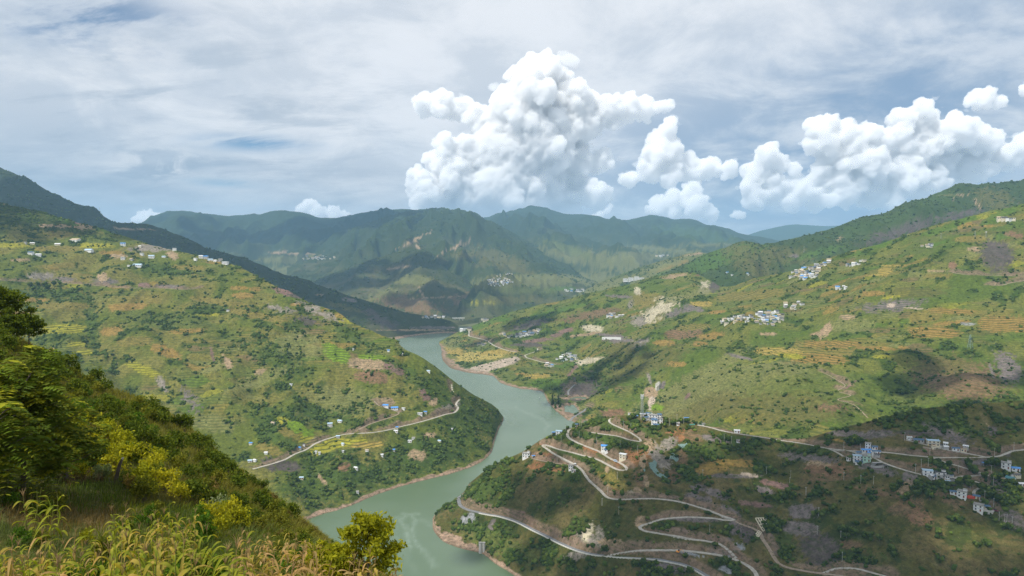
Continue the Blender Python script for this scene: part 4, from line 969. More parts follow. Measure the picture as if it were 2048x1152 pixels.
# tree crowns for the trees one can tell apart: lumps of leaves round limbs, with loose leafy sprays
def crown_mesh(name, seed, kind='round', mat=None):
    r = np.random.default_rng(seed)
    if kind == 'round':
        nl = 16; d = r.standard_normal((nl, 3)); d /= np.linalg.norm(d, axis=1)[:, None]
        cen = d * (.62 * r.random((nl, 1)) ** .4) * np.array([1, 1, .8]) + np.array([0, 0, 1.0]); rr = .26 + .2 * r.random(nl)
    elif kind == 'tall':
        nl = 14; t = np.linspace(.25, 2.9, nl); cen = np.stack([.22 * r.standard_normal(nl), .22 * r.standard_normal(nl), t], 1); rr = (.5 - .12 * t) * (.8 + .4 * r.random(nl))
    else:
        nl = 14; t = r.random(nl) * 6.283; q = .75 * r.random(nl) ** .5; cen = np.stack([q * np.cos(t), q * np.sin(t), .45 + .35 * r.random(nl)], 1); rr = .28 + .2 * r.random(nl)
    V, Fc, own = blobs(cen, rr, r, .25, .85)
    col = green(nl, r)[own] * (.75 + .5 * r.random((len(own), 1)))
    # loose sprays
    m = 70; k = r.integers(0, nl, m); d = r.standard_normal((m, 3)); d /= np.linalg.norm(d, axis=1)[:, None]
    c = cen[k] + d * rr[k][:, None] * 1.08
    a = r.standard_normal((m, 3)) * .10; b2 = r.standard_normal((m, 3)) * .10
    Vs = np.stack([c - a, c + b2, c + a], 1).reshape(-1, 3); Fs = np.arange(m * 3).reshape(-1, 3) + len(V)
    cs = np.repeat(green(m, r) * 1.25, 3, 0)
    return tri_mesh(name, np.vstack([V, Vs]), np.vstack([Fc, Fs]), mat or TREEMAT, np.vstack([col, cs]))
TREEMAT = foliage_material('tree_foliage', .3, 0, True)
bark, bT, bB = new_mat('bark')
bT.l.new(bT.mix(bT.noise(bT.new('ShaderNodeNewGeometry').outputs['Position'], 6, 4, .6), (.05, .04, .03), (.16, .13, .10)), bB.inputs['Base Color']); bB.inputs['Roughness'].default_value = .95

def tube(pts, rads, sides=6):
    """(verts, quads) of a tapering limb through points"""
    P = [Vector(p) for p in pts]; V = []; Fq = []
    for i, p in enumerate(P):
        t = (P[min(i + 1, len(P) - 1)] - P[max(i - 1, 0)]).normalized()
        u = t.cross(Vector((.3, .9, .2))).normalized(); w = t.cross(u)
        for k in range(sides):
            an = 2 * math.pi * k / sides
            V.append(tuple(p + (u * math.cos(an) + w * math.sin(an)) * rads[i]))
    for i in range(len(P) - 1):
        for k in range(sides):
            Fq.append((i * sides + k, i * sides + (k + 1) % sides, (i + 1) * sides + (k + 1) % sides, (i + 1) * sides + k))
    return V, Fq
def join_tubes(name, tubes, mat):
    V, Fq = [], []
    for tv, tf in tubes:
        o = len(V); V += tv; Fq += [tuple(i + o for i in f) for f in tf]
    me = tri_mesh(name, V, Fq, mat); return me

CROWNS = [crown_mesh('crown', 500 + i, k) for i, k in enumerate(('round', 'round', 'round', 'low', 'low', 'tall'))]
TRUNKS = [join_tubes('trunk', [tube([(0, 0, -.4), (.03, 0, .4), (.0, .04, 1.0)], [.10, .08, .04]), tube([(.0, 0, .5), (.3, .1, 1.0)], [.05, .02]), tube([(.0, 0, .55), (-.25, -.2, 1.05)], [.05, .02])], bark)]

def linked(name, data, loc=(0, 0, 0), rz=0.0, sc=(1, 1, 1), parent=None):
    o = bpy.data.objects.new(name, data)
    o.location = loc; o.rotation_euler = (0, 0, rz); o.scale = sc
    if parent: o.parent = parent
    C.objects.link(o)
    return o
def tagged(o, label, cat, group=None):
    o['label'] = label; o['category'] = cat
    if group: o['group'] = group
    return o
def hill_tree(p, rad, k, label, group, zs=1.0, cat='tree', name='hill_tree'):
    t = linked(name, None, p, random.random() * 6.28)
    tagged(t, label, cat, group)
    linked('trunk', TRUNKS[0], (0, 0, 0), 0, (rad, rad, rad * zs), t)
    linked('crown', CROWNS[k], (0, 0, 0), 0, (rad, rad, rad * zs), t)
    return t
TL = {'near_spur': ('round dark green tree growing on the brown near spur', 'trees on the near spur'),
      'left_hill': ('small dark tree dotting the left hillside above the river', 'trees on the left hillside'),
      'right_hillside': ('dark green tree on the slope right of the river', 'trees on the right hillside')}
def spur_zone(px, py):
    if px > 1780: return 'among the hamlets at the far right' if py < 1000 else 'on the dim slope below the far right houses'
    if px > 1560: return 'on the brown slope right of the concrete lattice' if py > 980 else 'on the soil banks left of the white hamlet'
    if px < 1010: return 'on the river nose of the near spur'
    if py < 900: return 'under the hilltop village'
    if py < 1000: return 'between the upper hairpins' if px < 1290 else 'below the red rock face'
    if py < 1100: return 'between the zigzag road and the riverside road'
    return 'below the riverside road'
for hn, p, rad in big_ones:
    lab, grp = TL[hn]
    if hn == 'near_spur':
        zn = spur_zone(*project(p[0], p[1], p[2])); lab = 'round dark green tree ' + zn; grp = 'trees ' + zn
    hill_tree(p, rad * (1.35 if hn == 'near_spur' else 1.15), random.choice((0, 1, 2, 3, 4)), lab, grp, zs=.9 + .3 * random.random())

def trees_at(pts, rad, kinds, label, group, zs=1.0, name='hill_tree'):
    for px, py in pts:
        p, h = locate(px, py)
        if p is None: continue
        hill_tree(p, rad * (.8 + .45 * random.random()), random.choice(kinds), label, group, zs, name=name)
trees_at([(66, 582), (72, 590), (90, 574), (96, 580), (108, 573), (120, 571), (76, 572), (60, 575), (84, 595)], 6, (0, 1, 2), 'dark conifer in the cluster below the left earth road', 'dark conifers under the left earth road', 1.2, 'conifer')
trees_at([(1045 + i * 5 + (i % 3), 806 + (i * 7) % 16) for i in range(16)], 4.5, (5,), 'tall dark poplar in the stand beside the riverside road', 'poplars beside the riverside road', 2.0, 'poplar')
trees_at([(1298, 784 + 0), ], 3, (0,), 'lone tree at the scree chute', None)
trees_at([(1694, 888), (1702, 884), (1710, 886), (1716, 891), (1706, 892)], 5.5, (0, 1, 2), 'big dense tree in the clump above the white houses', 'dense trees above the white houses', 1.0)
trees_at([(1935, 932), (1944, 945), (1950, 950), (1990, 962), (1998, 960), (1938, 975), (1934, 965), (1978, 990), (1985, 996), (1996, 1006), (2008, 1015), (1965, 985), (1860, 1000), (1840, 978), (1982, 930), (1990, 934)], 4.8, (0, 1, 2), 'bushy tree among the lower right houses', 'trees among the lower right houses', 1.1)
trees_at([(1288, 844), (1257, 841), (1266, 838)], 4.2, (0, 1), 'round tree beside the hilltop village', 'trees at the hilltop village', 1.0)
trees_at([(1345, 850), (1352, 848), (1362, 846), (1375, 846), (1390, 848), (1400, 849), (1330, 855)], 3.4, (0, 1, 3), 'tree along the hilltop rim right of the village', 'trees along the hilltop rim')
# ------------------------------------------------------------------ clouds: heaped towers far beyond the ranges, and unseen broken clouds overhead, added to dapple the valley
def cloud_material(name, c, transp=0.0):
    m = bpy.data.materials.new(name); m.use_nodes = True; T = NT(m.node_tree); T.n.clear()
    out = T.new('ShaderNodeOutputMaterial'); d = T.new('ShaderNodeBsdfDiffuse'); d.inputs[0].default_value = (*c, 1)
    tr = T.new('ShaderNodeBsdfTranslucent'); tr.inputs[0].default_value = (*c, 1)
    mx = T.new('ShaderNodeMixShader'); mx.inputs[0].default_value = .22
    T.l.new(d.outputs[0], mx.inputs[1]); T.l.new(tr.outputs[0], mx.inputs[2]); s = mx.outputs[0]
    if transp:
        tp = T.new('ShaderNodeBsdfTransparent'); m2 = T.new('ShaderNodeMixShader'); m2.inputs[0].default_value = transp
        T.l.new(s, m2.inputs[1]); T.l.new(tp.outputs[0], m2.inputs[2]); s = m2.outputs[0]
    T.l.new(s, out.inputs[0])
    return m
def vapour_material(name, density):
    m = bpy.data.materials.new(name); m.use_nodes = True; T = NT(m.node_tree); T.n.clear()
    out = T.new('ShaderNodeOutputMaterial'); v = T.new('ShaderNodeVolumePrincipled')
    v.inputs['Color'].default_value = (.994, .995, .997, 1)
    v.inputs['Density'].default_value = density
    v.inputs['Anisotropy'].default_value = 0.0
    T.l.new(v.outputs[0], out.inputs['Volume'])
    return m
CLOUD = vapour_material('cloud_vapour', 1 / 115.)
WISP = vapour_material('cloud_wisp', 1 / 420.)
DECK = cloud_material('cloud_deck', (.8, .8, .8), .18)  # body of the unseen clouds added to cast shade

def cumulus(blobs_px, D, label, seed, voxel_px=2.6, depth=.7, kids=(18, 12), flat=None):
    r = np.random.default_rng(seed)
    cen, rad = [], []
    for px, py, rp in blobs_px:
        q = ray(px, py); c = np.array(q) * D / q[1]
        R = rp / F * D
        c[1] += R * depth * (r.random() - .5) * 2
        cen.append(c); rad.append(R)
    cen = np.array(cen); rad = np.array(rad)
    C1, R1 = [cen], [rad * .92]
    lvl = (cen, rad)
    for li, nk in enumerate(kids):
        n = len(lvl[0]) * nk
        d = r.standard_normal((n, 3)); d[:, 2] += .35; d /= np.linalg.norm(d, axis=1)[:, None]
        pc = np.repeat(lvl[0], nk, 0); pr = np.repeat(lvl[1], nk)
        rr = pr * (.22 + .26 * r.random(n) ** 1.5)
        cc = pc + d * (pr * .86)[:, None]
        C1.append(cc); R1.append(rr); lvl = (cc, rr)
    cc = np.vstack(C1); rr = np.concatenate(R1) ; cc = cc + np.array([0, 0, H])
    vox = voxel_px / F * D
    keep = rr > vox * 1.0
    V, Fc, _ = blobs(cc[keep], rr[keep], r, .05, .95, (ICO2_V, ICO2_F))
    if flat is not None:
        zf = H + (ray(1024, flat)[2] / ray(1024, flat)[1]) * D
        low = V[:, 2] < zf
        V[low, 2] = zf - (zf - V[low, 2]) * .25
    me = tri_mesh('tmp', V, Fc, None)
    o = bpy.data.objects.new('tmp', me); C.objects.link(o)
    md = o.modifiers.new('r', 'REMESH'); md.mode = 'VOXEL'; md.voxel_size = vox; md.use_smooth_shade = True
    sm = o.modifiers.new('s', 'SMOOTH'); sm.factor = .5; sm.iterations = 1
    dg = bpy.context.evaluated_depsgraph_get()
    m2 = bpy.data.meshes.new_from_object(o.evaluated_get(dg), depsgraph=dg)
    bpy.data.objects.remove(o); bpy.data.meshes.remove(me)
    n = len(m2.vertices); co = np.empty(n * 3, np.float32); m2.vertices.foreach_get('co', co); co = co.reshape(-1, 3)
    no = np.empty(n * 3, np.float32); m2.vertices.foreach_get('normal', no); no = no.reshape(-1, 3)
    s = vox * 5
    d = fbm(co[:, 0] / s + co[:, 1] / s * .6, co[:, 2] / s + co[:, 1] / s * .45, 3, seed, .65)
    co = co + no * (d * vox * 2.6)[:, None]
    m2.vertices.foreach_set('co', co.ravel()); m2.materials.clear(); m2.materials.append(CLOUD); m2.name = 'cumulus_cloud'
    m2.polygons.foreach_set('use_smooth', np.ones(len(m2.polygons), bool)); m2.update()
    q = bpy.data.objects.new('cumulus_cloud', m2); C.objects.link(q)
    tagged(q, label, 'cloud')
    # torn vapour hanging round the heap
    pick = r.random(len(C1[1])) < .34
    wc = C1[1][pick] + r.standard_normal((pick.sum(), 3)) * R1[1][pick][:, None] * .55 + np.array([0, 0, H]); wr = R1[1][pick] * (.5 + .8 * r.random(pick.sum()))
    wc = np.vstack([wc] + [wc + r.standard_normal(wc.shape) * wr[:, None] * np.array([1.1, .8, .6]) for _ in range(3)]); wr = np.concatenate([wr] + [wr * (.25 + .3 * r.random(len(wr))) for _ in range(3)])
    V, Fc, _ = blobs(wc, wr, r, .16, .7, (ICO2_V, ICO2_F))
    me = tri_mesh('tmp', V, Fc, None); o = bpy.data.objects.new('tmp', me); C.objects.link(o)
    md = o.modifiers.new('r', 'REMESH'); md.mode = 'VOXEL'; md.voxel_size = vox * 1.5
    dg = bpy.context.evaluated_depsgraph_get(); m3 = bpy.data.meshes.new_from_object(o.evaluated_get(dg), depsgraph=dg)
    bpy.data.objects.remove(o); bpy.data.meshes.remove(me); m3.materials.clear(); m3.materials.append(WISP); m3.name = 'wisp'
    linked('wisp', m3, parent=q)
    return q
CUMULI = [
 ([(1200, 236, 26), (1245, 232, 24), (1290, 225, 19), (1165, 262, 32), (1340, 212, 11), (1130, 395, 44), (1190, 395, 32), (860, 395, 38), (1090, 190, 58), (1130, 250, 55), (1000, 300, 66), (950, 385, 56), (1100, 330, 64), (1050, 265, 66), (1150, 215, 40), (890, 360, 40), (1080, 395, 50), (1085, 150, 46), (1040, 165, 30), (1120, 165, 30), (1010, 200, 34), (1060, 210, 60), (1110, 220, 45), (850, 210, 24), (885, 215, 28), (925, 222, 26), (950, 235, 24), (980, 250, 40), (1020, 270, 60), (1080, 290, 60), (1040, 330, 70), (960, 310, 44), (900, 300, 30), (880, 330, 36), (930, 350, 50), (1000, 370, 60), (1070, 360, 55), (850, 375, 34), (900, 395, 40), (980, 405, 40), (1060, 400, 40), (1120, 320, 26), (1160, 330, 30), (1200, 325, 26), (1150, 355, 26), (1110, 385, 26), (1170, 230, 34), (1215, 225, 30), (1255, 215, 26), (1290, 215, 22), (1180, 260, 24), (1320, 212, 14), (840, 410, 24), (1140, 180, 18), (1150, 210, 24)], 26000, 'tallest white heap cloud towering over the central mountain', 11, 2.7),
 ([(1335, 262, 22), (1318, 285, 24), (1340, 300, 26), (1310, 315, 26), (1345, 335, 28), (1300, 345, 26), (1260, 360, 18), (1245, 356, 10), (1380, 330, 26), (1420, 335, 24), (1455, 340, 18), (1385, 350, 20), (1335, 358, 20)], 25000, 'narrow white cloud tower right of the tallest heap cloud', 12, 2.6),
 ([(1385, 385, 20), (1355, 400, 22), (1320, 412, 22), (1390, 412, 24), (1415, 425, 18), (1345, 425, 24), (1300, 420, 10)], 24000, 'small white heap cloud touching the eastern range crest', 13, 2.4),
 ([(1545, 298, 16), (1530, 320, 24), (1515, 345, 26), (1560, 330, 22), (1500, 370, 22), (1590, 340, 16), (1545, 380, 30), (1510, 402, 24), (1600, 385, 26), (1640, 260, 28), (1660, 245, 20), (1690, 250, 14), (1625, 290, 20), (1660, 290, 34), (1700, 280, 30), (1740, 270, 28), (1765, 285, 22), (1700, 320, 40), (1660, 350, 34), (1740, 340, 40), (1690, 385, 34), (1640, 400, 26), (1750, 390, 32), (1580, 410, 20), (1810, 240, 28), (1840, 222, 20), (1795, 270, 22), (1850, 260, 40), (1900, 270, 40), (1940, 280, 34), (1980, 280, 26), (1830, 310, 46), (1890, 320, 44), (1950, 330, 40), (2010, 310, 34), (1800, 360, 40), (1870, 370, 36), (2040, 300, 24), (2075, 290, 30), (2120, 310, 40), (1780, 400, 24), (1840, 395, 20)], 26000, 'wide bank of white heap clouds over the right ridge', 14, 2.7),
 ([(1970, 195, 20), (1945, 200, 14), (2000, 205, 14), (2045, 182, 14), (2070, 185, 18)], 27000, 'small grey-white cloud above the right cloud bank', 15, 2.4),
 ([(620, 415, 16), (600, 420, 12), (640, 425, 14), (670, 430, 16), (690, 432, 12)], 25000, 'little white cloud peeping over the western range', 16, 2.2),
 ([(290, 436, 18), (315, 440, 18), (270, 440, 10), (345, 446, 16)], 25000, 'low white cloud in the gap of the left skyline', 17, 2.2),
 ([(1475, 430, 10), (1487, 432, 7), (1465, 432, 6)], 24000, 'tiny white cloud over the pale far peaks', 18, 2.0),
 ([(1215, 422, 8), (1200, 430, 10), (1222, 412, 5), (1188, 434, 6)], 24000, 'tiny ragged cloud on the mountain skyline', 19, 2.0),
]
for bl, D, lab, sd, vx in CUMULI:
    cumulus(bl, D, lab, sd, vx)

def shade_cloud(spots, alt, label, seed):
    """a thin broken cloud out of view, added between the sun and the ground it is to shade"""
    r = np.random.default_rng(seed); cen = []; rad = []
    for (x, y, z, rx, ry) in spots:
        t = (alt - z) / SUN_DIR.z
        c = np.array([x + SUN_DIR.x * t, y + SUN_DIR.y * t, alt])
        n = max(int(10 + rx * ry / 9000), 14)
        for _ in range(n):
            a = r.random() * 6.283; q = r.random() ** .5
            cen.append(c + np.array([rx * q * math.cos(a), ry * q * math.sin(a), 60 * r.standard_normal()])); rad.append(min(rx, ry) * (.22 + .22 * r.random()))
    V, Fc, _ = blobs(np.array(cen), np.array(rad), r, .10, .35, (ICO2_V, ICO2_F))
    me = tri_mesh('unseen_cloud', V, Fc, DECK, smooth=True)
    o = bpy.data.objects.new('unseen_cloud', me); C.objects.link(o)
    tagged(o, label, 'cloud')
def G(px, py, hn, rx, ry):
    p = BY[hn].hit(px, py)
    return (p.x, p.y, p.z, rx, ry)
shade_cloud([G(60, 400, 'dark_ridge', 700, 500), G(300, 480, 'dark_ridge', 700, 450), G(560, 570, 'dark_ridge', 500, 330), G(720, 620, 'dark_ridge', 420, 300), G(820, 650, 'dark_ridge', 260, 160)], 3600, 'unseen overhead cloud added to shade the dark left ridge', 31)
shade_cloud([G(780, 545, 'far_spur', 420, 300), G(680, 560, 'far_spur', 400, 260), G(900, 600, 'far_spur', 300, 260), G(700, 460, 'western_range', 900, 700), G(820, 470, 'western_range', 700, 600), G(420, 470, 'western_range', 700, 500)], 4600, 'unseen overhead cloud added to shade the far spur and western range', 32)
shade_cloud([G(1900, 1000, 'near_spur', 170, 130), G(1650, 1040, 'near_spur', 160, 120), G(1400, 1060, 'near_spur', 150, 110), G(1180, 1030, 'near_spur', 130, 90), G(1980, 900, 'near_spur', 150, 90), G(2000, 760, 'right_hillside', 190, 140), G(1500, 930, 'near_spur', 120, 60), G(1750, 1100, 'near_spur', 170, 110), G(1550, 1120, 'near_spur', 140, 90), G(1330, 1110, 'near_spur', 130, 70), G(1080, 985, 'near_spur', 90, 60), G(1780, 940, 'near_spur', 130, 60)], 2600, 'unseen overhead cloud added to shade the near spur', 33)
shade_cloud([G(60, 440, 'left_hill', 300, 150), G(1060, 650, 'right_hillside', 220, 110), G(1300, 690, 'right_hillside', 200, 80), G(1180, 780, 'right_hillside', 160, 110)], 3000, 'unseen overhead cloud added to shade the upper left wood and right hillside', 34)
# ------------------------------------------------------------------ buildings
def flat_mat(name, c, rough=.85, spec=.2, var=.12):
    m, T, b = new_mat(name)
    P = T.new('ShaderNodeNewGeometry').outputs['Position']
    n = T.noise(P, .7, 4, .65)
    T.l.new(T.mix(n, tuple(x * (1 - var) for x in c), tuple(min(x * (1 + var), 1) for x in c)), b.inputs['Base Color'])
    b.inputs['Roughness'].default_value = rough; b.inputs['Specular IOR Level'].default_value = spec
    return m
WALL = dict(white=flat_mat('wall_white', (.72, .72, .70)), cream=flat_mat('wall_cream', (.62, .56, .42)), green=flat_mat('wall_pale_green', (.42, .62, .50)), grey=flat_mat('wall_grey', (.40, .39, .37)), stone=flat_mat('wall_stone', (.33, .28, .22)))
ROOF = dict(grey=flat_mat('roof_grey', (.30, .29, .27)), blue=flat_mat('roof_blue', (.08, .27, .62), .5, .4), navy=flat_mat('roof_navy', (.07, .13, .21), .6, .3), teal=flat_mat('roof_teal', (.08, .22, .24), .6, .3), pale=flat_mat('roof_pale_blue', (.42, .56, .68), .5, .4), white=flat_mat('roof_white', (.68, .69, .70)), tan=flat_mat('roof_tan', (.45, .36, .25)), dark=flat_mat('roof_dark', (.10, .10, .105)), red=flat_mat('roof_red', (.55, .08, .05)))
GLASS = flat_mat('window_dark', (.03, .035, .05), .25, .5)
TRIM = flat_mat('trim_blue', (.20, .23, .32)); DOORM = flat_mat('door_brown', (.20, .07, .04)); YELL = flat_mat('pillar_yellow', (.62, .42, .08))
CONC = flat_mat('concrete', (.47, .45, .41)); STEEL = flat_mat('steel_grey', (.35, .37, .38), .5, .5)

class MB:
    def __init__(self): self.v = []; self.f = []
    def box(self, x0, x1, y0, y1, z0, z1):
        o = len(self.v)
        self.v += [(x0, y0, z0), (x1, y0, z0), (x1, y1, z0), (x0, y1, z0), (x0, y0, z1), (x1, y0, z1), (x1, y1, z1), (x0, y1, z1)]
        self.f += [(o, o + 3, o + 2, o + 1), (o + 4, o + 5, o + 6, o + 7), (o, o + 1, o + 5, o + 4), (o + 1, o + 2, o + 6, o + 5), (o + 2, o + 3, o + 7, o + 6), (o + 3, o, o + 4, o + 7)]
        return self
    def gable(self, w, d, z, rise, over, th):
        """two-sided pitched roof with its ridge along x and a real thickness"""
        x0, x1 = -w / 2 - over, w / 2 + over; y0, y1 = -d / 2 - over, d / 2 + over
        zl = z - rise * over / (d / 2)
        o = len(self.v)
        pro = [(y0, zl), (0, z + rise), (y1, zl), (y1, zl + th), (0, z + rise + th), (y0, zl + th)]
        for x in (x0, x1): self.v += [(x, y, zz) for y, zz in pro]
        for k in range(6):
            a, b = o + k, o + (k + 1) % 6; self.f.append((a, b, b + 6, a + 6))
        self.f += [(o, o + 5, o + 4, o + 1), (o + 1, o + 4, o + 3, o + 2), (o + 6, o + 7, o + 10, o + 11), (o + 7, o + 8, o + 9, o + 10)]
        return self
    def wedge(self, w, d, z, rise):
        """gable-end wall triangles"""
        for x in (-w / 2, w / 2):
            o = len(self.v); self.v += [(x, -d / 2, z), (x, d / 2, z), (x, 0, z + rise)]; self.f.append((o, o + 1, o + 2))
        return self
    def build(self, name, mat, parent=None):
        me = bpy.data.meshes.new(name); me.from_pydata(self.v, [], self.f); me.update(); me.materials.append(mat)
        return linked(name, me, parent=parent)
WIN = {}
def window(parent, x, y, z, rz, w=1.3, h=1.4):
    k = (round(w, 1), round(h, 1))
    if k not in WIN:
        f = MB().box(-k[0] / 2, k[0] / 2, -.06, .05, -k[1] / 2, k[1] / 2); me = bpy.data.meshes.new('window'); me.from_pydata(f.v, [], f.f); me.materials.append(GLASS); WIN[k] = me
    linked('window', WIN[k], (x, y, z), rz, parent=parent)

def house(px, py, wpx, label, kind='flat', wall='white', roof='grey', storeys=2, deep=.7, yaw=-25, group=None, windows=True, balcony=False, tower=False, trim=True, cat='house', name='house'):
    p, h = locate(px, py)
    if p is None: return
    w = .9 * wpx * p.y / F; d = max(w * deep, 3.0)
    root = linked(name, None, p, math.radians(yaw))
    tagged(root, label, cat, group)
    sh = 2.8
    if kind == 'flat':
        z1 = sh * storeys
        MB().box(-w / 2, w / 2, -d / 2, d / 2, -4, z1).build('wall', WALL[wall], root)
        MB().box(-w / 2 - .5, w / 2 + .5, -d / 2 - .5, d / 2 + .5, z1, z1 + .25).box(-w / 2, w / 2, -d / 2, -d / 2 + .2, z1 + .25, z1 + .9).box(-w / 2, -w / 2 + .2, -d / 2 + .2, d / 2, z1 + .25, z1 + .9).box(w / 2 - .2, w / 2, -d / 2 + .2, d / 2, z1 + .25, z1 + .9).build('roof', ROOF[roof], root)
        if trim:
            t = MB()
            for s in range(1, storeys): t.box(-w / 2 - .08, w / 2 + .08, -d / 2 - .08, d / 2 + .08, s * sh - .15, s * sh + .12)
            if storeys > 1: t.build('trim', TRIM, root)
        if tower:
            MB().box(w * .12, w * .12 + 3, -1.4, 1.6, z1 + .25, z1 + 2.2).build('stair_tower', WALL[wall], root)
            MB().box(w * .12 - .3, w * .12 + 3.3, -1.7, 1.9, z1 + 2.2, z1 + 2.4).build('tower_roof', ROOF[roof], root)
        if balcony:
            b = MB(); b.box(-w / 2, w * .12, -d / 2 - 1.6, -d / 2, sh - .1, sh + .15).box(-w / 2, w * .12, -d / 2 - 1.6, -d / 2 - 1.5, sh + .15, sh + 1.0)
            b.build('balcony', WALL['grey'], root)
            for i in range(3): MB().box(-w / 2 + i * w * .28, -w / 2 + i * w * .28 + .25, -d / 2 - 1.55, -d / 2 - 1.3, -3, sh - .1).build('pillar', YELL if wall == 'cream' else WALL['white'], root)
        zt = storeys
    elif kind == 'gable':
        z1 = sh * storeys; rise = d * .26
        MB().box(-w / 2, w / 2, -d / 2, d / 2, -4, z1).wedge(w, d, z1, rise).build('wall', WALL[wall], root)
        MB().gable(w, d, z1, rise, .5, .18).build('roof', ROOF[roof], root)
        zt = storeys
    else:   # open shed: roof sheet on posts with a back wall
        MB().box(-w / 2, w / 2, -d / 2, d / 2, 2.6, 2.75).build('roof', ROOF[roof], root)
        MB().box(-w / 2 + .2, w / 2 - .2, d / 2 - .3, d / 2 - .1, -3, 2.6).build('wall', WALL[wall], root)
        for sx in (-1, 1): MB().box(sx * (w / 2 - .3) - .1, sx * (w / 2 - .3) + .1, -d / 2 + .1, -d / 2 + .3, -3, 2.6).build('post', STEEL, root)
        return root
    if windows:
        n = max(2, min(5, int(w / 3.0)))
        for s in range(zt):
            for i in range(n):
                x = -w / 2 + (i + .5) * w / n
                if s == 0 and i == n // 2: MB().box(x - .6, x + .6, -d / 2 - .07, -d / 2 + .05, 0, 2.2).build('door', DOORM, root)
                else: window(root, x, -d / 2, s * sh + 1.6, 0)
            m = max(1, min(3, int(d / 3.2)))
            for i in range(m): window(root, -w / 2, -d / 2 + (i + .5) * d / m, s * sh + 1.6, math.pi / 2)
    return root

